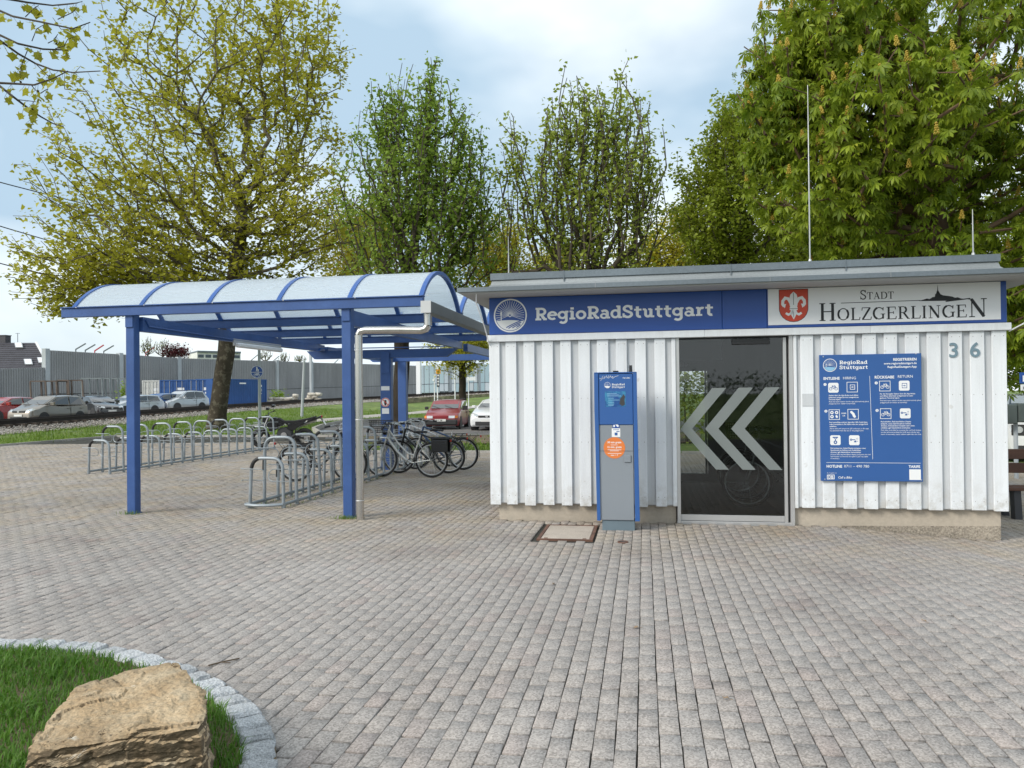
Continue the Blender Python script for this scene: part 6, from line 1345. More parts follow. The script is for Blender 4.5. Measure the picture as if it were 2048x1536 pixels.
        for xd in (xm-.25, xm+.75): MB().bev(xd, xd+.17, sg_*(hw*1.0), sg_*(hw*1.035), belt-.17, belt-.14, .008).build('door_handle', M['trim'] if bumper else pm, c)
        for xw in (fo, fo+wb):
            MB().cyl((xw, sg_*(hw-.22), wr), (xw, sg_*(hw*1.008), wr), wr+.055, n=28).build('wheel_arch', M['trim'], c)
            w = empty('wheel', (xw, sg_*(hw-.085), wr)); w.parent = c
            MB().ring((0, 0, 0), (0, 1, 0), wr-.085, .088, 28, 8, 1.1).build('tyre', M['black_rubber'], w, smooth=True)
            mb = MB(); y = sg_*.075; mb.disc((0, y-sg_*.03, 0), (0, 1, 0), wr-.11, 24)
            for k in range(5):
                a = 2*math.pi*k/5+.3; mb.bar((0, y, 0), ((wr-.1)*math.cos(a), y, (wr-.1)*math.sin(a)), .075, .02, up=(0, 1, 0))
            mb.ring((0, y, 0), (0, 1, 0), wr-.105, .016, 24, 5); mb.build('rim', M['alloy'], w)
        hl_ = [Vector((-.005+.03, sg_*hw*.50, nose*.90)), Vector((.10, sg_*hw*.84, nose*.93)), Vector((.34, sg_*hw*.955, nose*1.05)), Vector((.26, sg_*hw*.82, nose*1.13)), Vector((.10, sg_*hw*.52, nose*1.04))]
        if square: hl_ = [Vector((.0, sg_*hw*.45, nose*.80)), Vector((.03, sg_*hw*.78, nose*.80)), Vector((.06, sg_*hw*.79, nose*.97)), Vector((.02, sg_*hw*.45, nose*.97))]
        quad('headlamp', hl_, .022, M['lamp'])
        if amber: quad('indicator', [Vector((.03, sg_*hw*.79, nose*.80)), Vector((.13, sg_*hw*.93, nose*.82)), Vector((.16, sg_*hw*.93, nose*.97)), Vector((.06, sg_*hw*.79, nose*.97))], .022, M['amber'])
        quad('tail_lamp', [Vector((L-.02, sg_*hw*.62, tail_top-.32)), Vector((L-.1, sg_*hw*.9, tail_top-.32)), Vector((L-.12, sg_*hw*.88, tail_top-.1)), Vector((L-.06, sg_*hw*.62, tail_top-.1))], .02, M['lamp_red'])
        if rails: MB().tube([(x_roof0+.1, sg_*wt*.9, z_r-.02), (x_roof0+.2, sg_*wt*.9, z_r+.07), (x_roof1-.15, sg_*wt*.88, z_r+.07), (x_roof1, sg_*wt*.88, z_r-.01)], .016, 6).build('roof_rail', M['trim'], c)
    if bumper:
        MB().bev(-.07, .16, -hw*.93, hw*.93, .24, nose*.72, .05).build('bumper', M[bumper], c); MB().bev(L-.1, L+.06, -hw*.9, hw*.9, .3, .6, .05).build('bumper', M[bumper], c)
        MB().bev(-.01, .05, -hw*.42, hw*.42, nose*.80, nose*.96, .01).build('grille', pm, c)
    else:
        MB().bev(-.012, .08, -hw*.46, hw*.46, nose*.86, nose*.99, .01).build('grille', M['trim'], c); MB().bev(-.02, .1, -hw*.62, hw*.62, .26, .44, .02).build('air_intake', M['trim'], c)
        MB().cyl((-.022, 0, nose*.93), (.0, 0, nose*.93), .06, n=14).build('badge', M['alu'], c)
    px = -.085 if bumper else -.03
    pl_ = MB().bb(px, px+.01, -.26, .26, nose*.60, nose*.60+.11).build('number_plate', M['plate'], c)
    if plate: text(plate, .1, (px-.002, .24, nose*.60+.02), M['print_black'], pl_, 'plate_text', bold=.02, rot=Matrix.Rotation(-math.pi/2, 4, 'Z') @ Matrix.Rotation(math.pi/2, 4, 'X'), wx=.92)
    for k in (-.5, .25): MB().tube([(x_cowl-.02, k*hw, cowl+.02), (x_cowl+.25, k*hw+.45, cowl+.17)], .008, 4).build('wiper', M['trim'], c)
    return c
def park(c, u, D, head, label, group='cars parked across the tracks'):
    """u, D: where the middle of the car stands; head: angle its nose points to, degrees from the view's right"""
    p = at(u, D); a = YAW+R(head)+math.pi      # car model's nose points to -x
    off = Matrix.Rotation(a, 3, 'Z') @ Vector((2.1, 0, 0)); z = tz(p.x, p.y)
    c.location = (p.x-off.x, p.y-off.y, z-.03); c.rotation_euler = (0, 0, a); tag(c, label, 'car', group)
park(car('car_red', L=4.3, H=1.48), 8, 46, 258, 'bright red hatchback at the picture edge next to the grey people carrier')
park(car('car_taupe', L=4.2, W=1.76, H=1.60, hood=.98, cowl=1.1, nose=.78, x_cowl=.98, x_roof0=1.85, x_roof1=3.7, x_tail=4.08, belt=1.02, tail_top=1.06, rails=True), 98, 43.5, 258, 'grey-brown people carrier with roof rails nearest the rails')
park(car('car_black', L=4.2, H=1.46), 196, 51, 322, 'black hatchback facing right behind the grey people carrier')
park(car('car_silver', L=4.5, H=1.45, x_roof1=3.95, x_tail=4.35), 262, 55.5, 248, 'silver estate car half hidden by the left blue post')
park(car('car_blue', L=4.0, H=1.5), 316, 60, 250, 'dark blue small car beside the silver off-roader')
park(car('car_silver', L=4.4, W=1.81, H=1.68, hood=1.02, cowl=1.15, nose=.82, belt=1.08, tail_top=1.12, x_cowl=1.1, x_roof0=1.95, x_roof1=3.8, x_tail=4.25, wr=.35, rails=True), 362, 61.5, 248, 'silver off-roader with roof rails in front of the blue containers')
park(car('car_oldred', L=4.05, W=1.69, H=1.41, hood=.90, cowl=.99, nose=.70, belt=.95, tail_top=.98, x_cowl=1.1, x_roof0=1.85, x_roof1=3.75, x_tail=3.98, bumper='trim', plate='BB F 186', amber=True, square=True, rails=True, wr=.29), 896, 37.5, 265, 'dark red old hatchback with black bumper and orange indicators beyond the bicycles', None)
park(car('car_white', L=4.1, W=1.76, H=1.45), 994, 36, 258, 'white small car half hidden by the left corner of the hut', None)
vn = car('car_white', L=4.6, W=1.9, H=1.74, hood=1.12, cowl=1.22, nose=.98, belt=1.14, tail_top=1.16, x_cowl=1.2, x_roof0=1.95, x_roof1=4.1, x_tail=4.5, wr=.36, square=True, plate='BB Z 247'); vn.name = 'parked_jeep'
MB().bev(-.03, .1, -.72, .72, .70, .98, .015).build('radiator_grille', M['trim'], vn)
for s_ in (-1, 1): MB().cyl((-.05, s_*.55, .85), (.0, s_*.55, .85), .085, n=16).build('round_lamp', M['lamp'], vn)
park(vn, 2078, 21.0, 238, 'white off-roader with a black grille and round lamps behind the bench', None)
# ------------------------------------------------------------------ street furniture
sp = empty('sign_post', (0, 0, 0), 0, 'grey post with a round blue pedestrian and cycle path sign near the motorcycle', 'road sign')
b = at(519, 41); z0 = tz(b.x, b.y); zs = row_z(514, 744, 41)
MB().cyl((b.x, b.y, z0-.1), (b.x, b.y, row_z(514, 688, 41)), .085, .075, 12).build('pole', M['post_c'], sp)
Mf = Matrix.Rotation(YAW, 4, 'Z')
def face(mb, name, mat, loc): 
    me = mb.mesh(name, mat); me.transform(Mf); me.transform(Matrix.Translation(loc)); return link(name, me, sp)
c = at(514, 40.86, zs)
mb = MB(); mb.cyl((0, 0, 0), (0, .03, 0), .345, n=32); face(mb, 'sign_disc', M['sign_blue'], c)
mb = MB(); line2(mb, arc(0, 0, .325, .325, 0, 360, 32), .022, -.002); line2(mb, [(-.31, -.02), (.31, -.02)], .02, -.0025)
disc2(mb, 0, .235, .035, -.003, 10); line2(mb, [(0, .2), (0, .1)], .05, -.0031); line2(mb, [(-.005, .12), (-.04, .02)], .026, -.0033); line2(mb, [(.005, .12), (.045, .02)], .026, -.0034); line2(mb, [(.05, .19), (.02, .18), (.07, .1)], .018, -.0035); disc2(mb, .085, .12, .022, -.003, 8); line2(mb, [(.085, .1), (.085, .02)], .03, -.0036)
for x in (-.1, .1): line2(mb, arc(x, -.17, .065, .065, 0, 360, 14), .017, -.003)
line2(mb, [(-.1, -.17), (-.03, -.09), (.07, -.09), (0, -.17), (-.04, -.07)], .016, -.0032); line2(mb, [(.1, -.17), (.06, -.06), (.1, -.05)], .016, -.0034)
face(mb, 'sign_pictogram', M['print_white'], c)
wp = MB(); b = at(603, 54); t = at(609, 54.5, row_z(609, 722, 54.5)); wp.tube([Vector((b.x, b.y, tz(b.x, b.y)-.1)), t], [.11, .09], 8)
tag(wp.build('wooden_pole', M['post_c'], smooth=True), 'slightly leaning bare pole in the verge grass left of the right blue post', 'pole')
# railway marker boards near the red car
rb = empty('rail_marker', (0, 0, 0), 0, 'narrow white track marker with an orange board over black diamonds', 'rail sign')
b = at(875, 76); MB().cyl((b.x, b.y, tz(b.x, b.y)-.1), (b.x, b.y, row_z(875, 736, 76)), .06, n=8).build('pole', M['sign_white'], rb)
def plate(u, v0, v1, w, D, name, mat, par, dy=-.1):
    p = at(u, D, 0); z0, z1 = row_z(u, v1, D), row_z(u, v0, D); mb = MB().bb(-w/2, w/2, 0, .03, z0, z1); me = mb.mesh(name, mat); me.transform(Mf); me.transform(Matrix.Translation((p.x, p.y, 0))); return link(name, me, par)
M['rail_orange'] = pmat('rail_orange', (.75, .32, .02), .5)
plate(877, 730, 739, .42, 75.85, 'number_board', M['sign_white'], rb); plate(877, 739.2, 747.5, .46, 75.8, 'orange_board', M['rail_orange'], rb); plate(876.5, 747.6, 774, .26, 75.85, 'diamond_board', M['print_black'], rb)
p = at(877, 75.75, row_z(877, 741, 75.75)); text('12', .22, (p.x-.11, p.y, p.z-.14), M['print_black'], rb, 'board_number', bold=.02)
for k in range(4):
    z = row_z(876.5, 751+6*k, 75.8); p = at(876.5, 75.8, z); mb = MB(); poly2(mb, [(0, .13), (.1, 0), (0, -.13), (-.1, 0)], 0); me = mb.mesh('white_diamond', M['print_white']); me.transform(Mf); me.transform(Matrix.Translation(p)); link('white_diamond', me, rb)
rl = empty('signal_post', (0, 0, 0), 0, 'thin white post with a small round lamp left of the orange track marker', 'rail signal')
b = at(869, 72); MB().cyl((b.x, b.y, tz(b.x, b.y)-.1), (b.x, b.y, row_z(869, 749, 72)), .05, n=8).build('pole', M['sign_white'], rl); l = at(867, 71.9, row_z(867, 760, 71.9)); MB().cyl(l, l+Vector((0, .12, 0)), .1, n=12).build('lamp', M['sign_white'], rl)
rs = empty('stop_board', (0, 0, 0), 0, 'small white horizontal board on a thin post right of the far tree trunk', 'rail sign')
b = at(937, 78); MB().cyl((b.x, b.y, tz(b.x, b.y)-.1), (b.x, b.y, row_z(937, 754, 78)), .045, n=8).build('pole', M['sign_white'], rs); plate(943, 754, 761, .85, 77.9, 'board', M['sign_white'], rs)
for u, lab in ((910, 'thin white pole in front of the glazed barrier, right of the orange marker'), (922, 'thin white pole in front of the glazed barrier, touching the far tree trunk')):
    b = at(u, 86); o = MB().cyl((b.x, b.y, tz(b.x, b.y)), (b.x, b.y, row_z(u, 726, 86)), .06, n=8).build('white_pole', M['sign_white']); tag(o, lab, 'pole', 'white poles by the glazed barrier')
# pale post at the end of the ribbed barrier, low stone wall
b = at(838, 100); o = MB().bev(b.x-.3, b.x+.3, b.y-.3, b.y+.3, tz(b.x, b.y)-.2, row_z(838, 712, 100), .04).build('barrier_pillar', M['sign_white']); tag(o, 'tall white pillar where the ribbed barrier meets the glazed one', 'pillar')
M['rough_stone'] = pmat('rough_stone', (.24, .20, .13), .9, var=.4, scale=3, fine=.4, bump=.6, objr=.25)
rw = empty('retaining_wall', (0, 0, 0), 0, 'low rough brown stone wall along the track behind the red car', 'wall')
rr = random.Random(4)
for row in range(3):
    u = 800+rr.uniform(0, 3)
    while u < 1010:
        w = rr.uniform(5, 9); D = 84+(u-800)*.11; p, q = at(u, D), at(u+w-.5, D+w*.11); zb = row_z(u, 805-(u-800)*.055-row*3.3, D); MB().bar(Vector((p.x, p.y, zb)), Vector((q.x, q.y, zb)), .5, .17).build('stone', M['rough_stone'], rw); u += w
# heaps of sacks and slabs before the barrier
M['sack'] = pmat('sack_cloth', (.46, .42, .36), .9, var=.25, scale=4, objr=.25); M['pallet'] = pmat('pallet_wood', (.25, .19, .12), .85, var=.25, objr=.15)
def heap(u0, u1, D, rows, label, v_base):
    p = at((u0+u1)/2, D); zb = row_z((u0+u1)/2, v_base, D); h = empty('stone_heap', (p.x, p.y, zb), YAW, label, 'heap', 'heaps of stones by the barrier'); W = (u1-u0)/F_PX*D
    mb = MB().bb(-W/2, W/2, -.6, .6, -1.2, .06); mb.build('pallet', M['pallet'], h)
    for r in range(rows):
        x = -W/2+r*.15
        while x < W/2-r*.15-.2:
            w = rr.uniform(.5, .95); bm = bmesh.new(); bmesh.ops.create_icosphere(bm, subdivisions=2, radius=.5)
            for v in bm.verts: k_ = 1+.25*mnoise.noise((v.co.x*3+u0, v.co.y*3+x, v.co.z*3)); v.co = Vector((max(-.42, min(.42, v.co.x*1.2))*w*1.2, v.co.y*.8, max(-.4, min(.4, v.co.z*1.3))*.42*k_))
            me = bpy.data.meshes.new('stone'); bm.to_mesh(me); bm.free(); me.materials.append(M['sack']); o = link('stone', me, h); o.location = (x+w/2, rr.uniform(-.2, .2), .22+r*.3); o.rotation_euler = (0, rr.uniform(-.15, .15), rr.uniform(-.3, .3)); x += w*.92
heap(536, 580, 76, 2, 'long low heap of pale stones right of the blue container', 808); heap(581, 600, 78, 4, 'tall round topped stack of pale stones left of the leaning pole', 807); heap(610, 640, 80, 3, 'stack of pale stones and planks right of the leaning pole', 804)
# bench right of the hut
M['bench_wood'] = pmat('bench_wood', (.10, .045, .028), .6, var=.25, scale=5, stretch=(.6, 5, 5), fine=.1, objr=.1); M['bench_leg'] = pmat('bench_leg', (.05, .05, .055), .7)
bn = empty('park_bench', (4.72, 11.1, -.16), R(2), 'brown slatted park bench just right of the hut', 'bench')
for y, z, t in ((.0, .44, 0), (.13, .445, 0), (.26, .44, 0)): MB().bev(0, 1.9, y, y+.11, z-.04, z, .006).build('seat_slat', M['bench_wood'], bn)
for y, z in ((.40, .60), (.43, .79)): MB().bev(0, 1.9, y, y+.045, z, z+.14, .006).build('back_slat', M['bench_wood'], bn)
for x in (.22, 1.6): 
    mb = MB(); mb.bar((x, .06, -.05), (x, .1, .40), .09, .12); mb.bar((x, .36, -.05), (x, .47, .93), .07, .08); mb.bar((x, .03, .39), (x, .4, .39), .07, .05); mb.build('leg', M['bench_leg'], bn)
pb = empty('ticket_post', (0, 0, 0), 0, 'slim grey post carrying a dark weathered box behind the bench', 'post')
b = at(2030, 15.5); zg = tz(b.x, b.y); MB().cyl((b.x, b.y, zg-.1), (b.x, b.y, row_z(2030, 815, 15.5)), .04, n=10).build('pole', M['post_c'], pb)
mb = MB(); q = at(2024, 15.4, row_z(2024, 828, 15.4)); mb.bev(q.x-.16, q.x+.05, q.y-.12, q.y+.12, q.z-.2, q.z+.2, .02); mb.bev(q.x+.07, q.x+.26, q.y-.1, q.y+.1, q.z-.17, q.z+.22, .02); mb.build('box', pmat('post_box', (.06, .075, .07), .55, var=.2), pb)
ps = empty('parking_sign', (0, 0, 0), 0, 'blue parking sign with a small white plate at the right picture edge', 'road sign')
b = at(2066, 18); MB().cyl((b.x, b.y, tz(b.x, b.y)-.1), (b.x, b.y, row_z(2066, 740, 18)), .035, n=10).build('pole', M['post_c'], ps)
def plate2(u0, u1, v0, v1, D, name, mat):
    p = at((u0+u1)/2, D); w = (u1-u0)/F_PX*D; z0, z1 = row_z(u0, v1, D), row_z(u0, v0, D); me = MB().bev(-w/2, w/2, 0, .02, z0, z1, .004).mesh(name, mat); me.transform(Matrix.Rotation(YAW, 4, 'Z')); me.transform(Matrix.Translation((p.x, p.y, 0))); return link(name, me, ps)
plate2(2040, 2094, 745, 767, 17.94, 'sign_plate', M['sign_blue']); plate2(2042, 2092, 769, 781, 17.94, 'supplement_plate', M['sign_white'])
p = at(2044.5, 17.93, row_z(2045, 763, 17.93)); text('P', .2, (p.x, p.y-.012, p.z), M['print_white'], ps, 'sign_letter', bold=.03); p = at(2046, 17.93, row_z(2045, 779, 17.93)); text('E', .1, (p.x, p.y-.012, p.z), M['print_black'], ps, 'sign_letter', bold=.03)

# ------------------------------------------------------------------ boulder
M['boulder'] = pmat('sandstone', (.37, .262, .15), .9, var=.3, scale=5, fine=.22, bump=1.0, bscale=34, col2=(.46, .37, .25), fac2=(.42, .68), stretch=(1, 1, 1.6))
def boulder_mat():
    m = M['boulder']; nt = m.node_tree; N = nt.nodes; L = nt.links; b = next(n for n in N if n.type == 'BSDF_PRINCIPLED'); src = b.inputs['Base Color'].links[0].from_socket
    tc = N.new('ShaderNodeTexCoord'); n1 = N.new('ShaderNodeTexNoise'); n1.inputs['Scale'].default_value = 5.5; n1.inputs['Detail'].default_value = 9; n1.inputs['Roughness'].default_value = .7; n1.inputs['Distortion'].default_value = .6; L.new(tc.outputs['Object'], n1.inputs['Vector'])
    r1 = N.new('ShaderNodeValToRGB'); e = r1.color_ramp.elements; e[0].position = .62; e[0].color = (0, 0, 0, 1); e[1].position = .68; e[1].color = (1, 1, 1, 1); L.new(n1.outputs['Fac'], r1.inputs[0])
    m1 = N.new('ShaderNodeMix'); m1.data_type = 'RGBA'; m1.inputs[7].default_value = (.62, .57, .48, 1); L.new(r1.outputs[0], m1.inputs[0]); L.new(src, m1.inputs[6])          # pale chipped patches
    r2 = N.new('ShaderNodeValToRGB'); e = r2.color_ramp.elements; e[0].position = .30; e[0].color = (1, 1, 1, 1); e[1].position = .37; e[1].color = (0, 0, 0, 1); L.new(n1.outputs['Fac'], r2.inputs[0])
    m2 = N.new('ShaderNodeMix'); m2.data_type = 'RGBA'; m2.inputs[7].default_value = (.19, .135, .09, 1); L.new(r2.outputs[0], m2.inputs[0]); L.new(m1.outputs[2], m2.inputs[6])
    # shade of the front painted into the colour: steep faces turn dark brown
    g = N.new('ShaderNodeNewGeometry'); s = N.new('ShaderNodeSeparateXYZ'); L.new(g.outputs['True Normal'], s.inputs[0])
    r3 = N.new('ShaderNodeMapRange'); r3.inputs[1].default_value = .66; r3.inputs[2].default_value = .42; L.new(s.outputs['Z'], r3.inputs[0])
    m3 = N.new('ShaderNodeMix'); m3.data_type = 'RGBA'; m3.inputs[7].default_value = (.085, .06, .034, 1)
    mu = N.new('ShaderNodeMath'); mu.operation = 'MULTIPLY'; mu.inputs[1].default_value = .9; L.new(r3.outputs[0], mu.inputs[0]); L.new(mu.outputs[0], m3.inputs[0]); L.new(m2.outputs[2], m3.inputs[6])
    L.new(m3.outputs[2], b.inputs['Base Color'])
boulder_mat()
def boulder():
    top = [(60, 1500, .30), (45, 1560, .22), (95, 1445, .32), (150, 1375, .33), (240, 1340, .34), (340, 1322, .36), (385, 1345, .37), (412, 1395, .36), (408, 1455, .355), (300, 1462, .35), (190, 1482, .33), (110, 1500, .315)]
    def unp(u, v, z):
        d = cam.matrix_world.to_3x3() @ Vector(((u-1024)/F_PX, -(v-779.5)/F_PX, -1)); t = (z-EYE)/d.z; return Vector((d.x*t, d.y*t, z))
    T = [unp(*p) for p in top]; c = sum(T, Vector())/len(T); base = []
    for p in T:
        d = (p-c); d.z = 0; base.append(Vector((c.x+d.x*1.02, c.y+d.y*.98, -.05))); base.append(Vector((c.x+d.x*1.05, c.y+d.y*1.0, .14)))
    bm = bmesh.new()
    for p in T+base: bm.verts.new(p)
    h = bmesh.ops.convex_hull(bm, input=bm.verts); bmesh.ops.delete(bm, geom=[v for v in bm.verts if not v.link_faces], context='VERTS')
    bmesh.ops.triangulate(bm, faces=bm.faces)
    for k in range(7):
        bmesh.ops.subdivide_edges(bm, edges=[e for e in bm.edges if e.calc_length() > (.022 if k < 5 else .0125)], cuts=1, use_grid_fill=True); bmesh.ops.triangulate(bm, faces=[f for f in bm.faces if len(f.verts) > 4])
        if k == 1: bmesh.ops.smooth_vert(bm, verts=bm.verts, factor=.35, use_axis_x=True, use_axis_y=True, use_axis_z=True)
    bm.normal_update()
    for v in bm.verts:
        q = v.co; n = v.normal.copy()
        a = mnoise.fractal((q*5.5)[:], 1.0, 2.0, 5)*.018; ridge = abs(mnoise.noise((q.x*7, q.y*7, q.z*16)))*.022; st = 0
        if n.z < .5: st = (math.floor(q.z*26+mnoise.noise((q.x*4, q.y*4, 0))*2) % 2)*.009+mnoise.fractal((q*13)[:], 1, 2, 4)*.012
        else: st = (1 if mnoise.noise((q.x*3.2+2, q.y*3.2, 1)) > .12 else 0)*.010
        fn = mnoise.fractal((q*38)[:], .8, 2.1, 4)*.0035; cr = max(0, .05-abs(mnoise.noise((q.x*6+3, q.y*6, q.z*9))))*-.16; v.co = q+n*(a-ridge*.6+st+fn+cr)
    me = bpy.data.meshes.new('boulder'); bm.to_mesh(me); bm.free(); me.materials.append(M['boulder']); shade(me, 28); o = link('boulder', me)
    me.transform(Matrix.Translation((-c.x, -c.y, 0))); o.location = (c.x, c.y, 0)
    tag(o, 'large tan sandstone boulder on the grass beside the granite kerb', 'boulder')
boulder()
# litter: twigs, dead leaves, tufts by the posts
M['twig'] = pmat('twig', (.09, .06, .035), .9); M['dead_leaf'] = pmat('dead_leaf', (.22, .15, .09), .8, var=.3, objr=.3)
rr = random.Random(9)
o = MB().tube([(-2.58, 4.10, .006), (-2.53, 4.15, .010), (-2.46, 4.24, .006)], .004, 5).tube([(-2.53, 4.15, .010), (-2.47, 4.16, .006)], .0025, 4).build('twig', M['twig']); tag(o, 'thin dry twig lying on the paving by the granite kerb', 'twig')
lp_ = [(-1.4, 2.98, 'near the granite kerb right of the boulder'), (-.78, 6.3, 'on the open paving left of the middle'), (.42, 4.05, 'on the paving below the door, nearer the lens'), (1.18, 3.35, 'curled pale on the paving toward the lower right'), (-.05, 5.2, 'on the paving below the terminal'), (1.9, 5.6, 'on the paving below the blue board')]
for x, y, w in lp_:
    mb = MB(); s = rr.uniform(.02, .035); pts = [(0, 0, .002), (s*.6, s*.5, .012), (s*1.5, s*.2, .006), (s*2, 0, .016), (s*1.3, -s*.5, .008), (s*.5, -s*.45, .014)]
    mb.add(pts, [(0, 1, 5), (1, 2, 4, 5), (2, 3, 4)]); mb.tube([(0, 0, .002), (-s*.8, .004, .004)], .0012, 4); o = mb.build('dead_leaf', M['dead_leaf']); o.location = (x, y, tz(x, y)+.002); o.rotation_euler = (0, 0, rr.uniform(0, 6)); tag(o, 'small dry brown leaf '+w, 'leaf', 'dry leaves on the paving')
for x, y, k, w in ((-7.06, 9.33, 60, 'left'), (-3.88, 9.30, 110, 'right')):
    r3 = np.random.default_rng(int(k)); pts = np.c_[x+r3.normal(0, .09, k), y+r3.normal(0, .035, k), np.zeros(k)]
    o = link('weed_tuft', blades('weed_tuft', pts, .06, .003, M['verge_blade'], 1.0, r3)); tag(o, 'tuft of small weeds at the foot of the %s blue shelter post' % w, 'weeds')
r3 = np.random.default_rng(8); k = 700; which = r3.integers(0, 2, k); ys = r3.uniform(10, 18, k)
o = link('rack_weeds', blades('rack_weeds', np.c_[np.where(which == 0, -5.67, -5.15)+r3.normal(0, .05, k), ys, np.zeros(k)], .035, .004, M['verge_blade'], 1.0, r3)); tag(o, kind='stuff')
# ------------------------------------------------------------------ trees
M['bark_plane'] = pmat('plane_bark', (.11, .09, .065), .9, var=.3, scale=3.5, bump=.6, col2=(.25, .22, .16), fac2=(.52, .60), world_co=True)
M['bark_dark'] = pmat('dark_bark', (.065, .052, .038), .95, var=.3, scale=4, bump=.6, world_co=True)
M['bark_chest'] = pmat('chestnut_bark', (.12, .075, .045), .95, var=.3, scale=3, bump=.6, world_co=True)
M['leaf_plane'] = leaf_mat('plane_leaf', (.31, .31, .026), (.50, .48, .055), (.60, .56, .13), .45)
M['leaf_linden'] = leaf_mat('linden_leaf', (.15, .25, .03), (.31, .42, .068), (.39, .46, .10), .48)
M['leaf_linden2'] = leaf_mat('linden_leaf_pale', (.215, .285, .035), (.38, .44, .075), (.44, .48, .11), .48)
M['leaf_chest'] = leaf_mat('chestnut_leaf', (.12, .195, .013), (.32, .395, .03), (.47, .48, .055), .44)
M['candle'] = leaf_mat('chestnut_candle', (.62, .44, .06), (.78, .60, .14), trans=.3)
M['leaf_dark'] = leaf_mat('maple_leaf', (.15, .215, .018), (.32, .37, .037), (.40, .42, .055), .43)
M['leaf_yellow'] = leaf_mat('yellow_leaf', (.30, .28, .018), (.50, .45, .045), (.56, .50, .11), .4)
M['leaf_purple'] = leaf_mat('purple_leaf', (.06, .012, .016), (.13, .025, .03), trans=.3)

def skeleton(trunk, tips, bf=.35, metric=(1, 1, 1), step=.5, wander=.05, seed=0, up_pen=1.0, curve=.45):
    """joins every tip to the growing branch system by the cheapest path; nodes, parents"""
    r = np.random.default_rng(seed); mt = np.array(metric)
    N = [np.array(p, float) for p in trunk]; par = list(range(-1, len(trunk)-1)); pl = [0.0]
    for a, b in zip(trunk, trunk[1:]): pl.append(pl[-1]+np.linalg.norm(np.subtract(b, a))*.5)
    cap = len(trunk)+len(tips)*14; P = np.zeros((cap, 3)); PL = np.zeros(cap); n = len(trunk); P[:n] = N; PL[:n] = pl; PAR = np.full(cap, -1); PAR[:n] = par
    ok = np.ones(cap); lowi = max(1, int(len(trunk)*.45))
    fork = P[n-1].copy(); order = np.argsort(np.linalg.norm(tips-fork, axis=1)); tipn = []
    for k in order:
        e = tips[k]; d = np.linalg.norm((P[:n]-e)*mt, axis=1); c = d+bf*PL[:n]+up_pen*np.maximum(0, P[:n, 2]-e[2]+.2); c[:lowi] += 1e3
        j = int(np.argmin(c)); L = np.linalg.norm(e-P[j]); m = max(1, min(12, int(L/step)))
        pj = PAR[j]; dr = P[j]-P[pj] if pj >= 0 else np.array([0, 0, 1.]); dr = dr/(np.linalg.norm(dr)+1e-9); ctrl = P[j]+dr*L*curve*.5+np.array([0, 0, .06*L])
        prev = j
        if n+m >= cap: break
        for i in range(1, m+1):
            t = i/m; q = (1-t)**2*P[j]+2*t*(1-t)*ctrl+t*t*e
            if i < m: q = q+r.normal(0, wander*step, 3)
            P[n] = q; PAR[n] = prev; PL[n] = PL[prev]+np.linalg.norm(q-P[prev]); prev = n; n += 1
        tipn.append(prev)
    return P[:n], PAR[:n], np.array(tipn)
def radii(P, PAR, tipn, r_tip, r_root):
    n = len(P); a = np.zeros(n); a[tipn] = 1
    for i in range(n-1, 0, -1): a[PAR[i]] += max(a[i], 0) if PAR[i] >= 0 else 0
    a = np.maximum(a, 1); ex = math.log(r_root/r_tip)/math.log(max(a[0], 2)); return r_tip*a**ex
def branch_mesh(name, P, PAR, Rd, mat, trunk_n):
    n = len(P); ids = np.arange(1, n); A = P[PAR[ids]]; B = P[ids]; d = B-A; L = np.linalg.norm(d, axis=1, keepdims=True)+1e-9; d /= L
    ref = np.where(np.abs(d[:, 2:3]) < .9, np.array([[0, 0, 1.]]), np.array([[1., 0, 0]])); s = np.cross(d, ref); s /= np.linalg.norm(s, axis=1, keepdims=True); t = np.cross(d, s)
    ra = np.minimum(Rd[PAR[ids]], Rd[ids]*1.25); ra[ids < trunk_n] = Rd[PAR[ids[ids < trunk_n]]]; rb = Rd[ids]; Vs = []; Fs = []; base = 0
    for lo, hi, k in ((0, .012, 3), (.012, .05, 5), (.05, 9, 9)):
        m = (rb >= lo) & (rb < hi)
        if not m.any(): continue
        an = 2*np.pi*np.arange(k)/k; c = np.cos(an)[None, :, None]; sn = np.sin(an)[None, :, None]; rg = s[m][:, None]*c+t[m][:, None]*sn
        a = A[m][:, None]-d[m][:, None]*(ra[m]*.2)[:, None, None]+rg*ra[m][:, None, None]; b = B[m][:, None]+rg*rb[m][:, None, None]; V = np.concatenate([a, b], 1); q = len(V)
        i = base+np.arange(q)[:, None]*2*k+np.arange(k)[None]; j = base+np.arange(q)[:, None]*2*k+(np.arange(k)[None]+1) % k
        Fs.append(np.stack([i, j, j+k, i+k], 2).reshape(-1, 4)); Vs.append(V.reshape(-1, 3)); base += q*2*k
    return np_mesh(name, np.concatenate(Vs), np.concatenate(Fs), mat, smooth=True)
def rot_rand(n, r, droop=.0, tilt=1.0):
    """n random leaf frames: x along the leaf, z its face normal"""
    az = r.uniform(0, 2*np.pi, n); el = r.normal(-droop, .45*tilt, n); x = np.stack([np.cos(az)*np.cos(el), np.sin(az)*np.cos(el), np.sin(el)], 1)
    up = np.array([0, 0, 1.])[None]+r.normal(0, .45*tilt, (n, 3)); y = np.cross(up, x); y /= np.linalg.norm(y, axis=1, keepdims=True)+1e-9; z = np.cross(x, y); return np.stack([x, y, z], 2)
SIMPLE = (np.array([(0, 0, 0), (.42, .36, .10), (.42, -.36, .10), (1, 0, -.06)]), np.array([(0, 3, 1), (0, 2, 3)]))
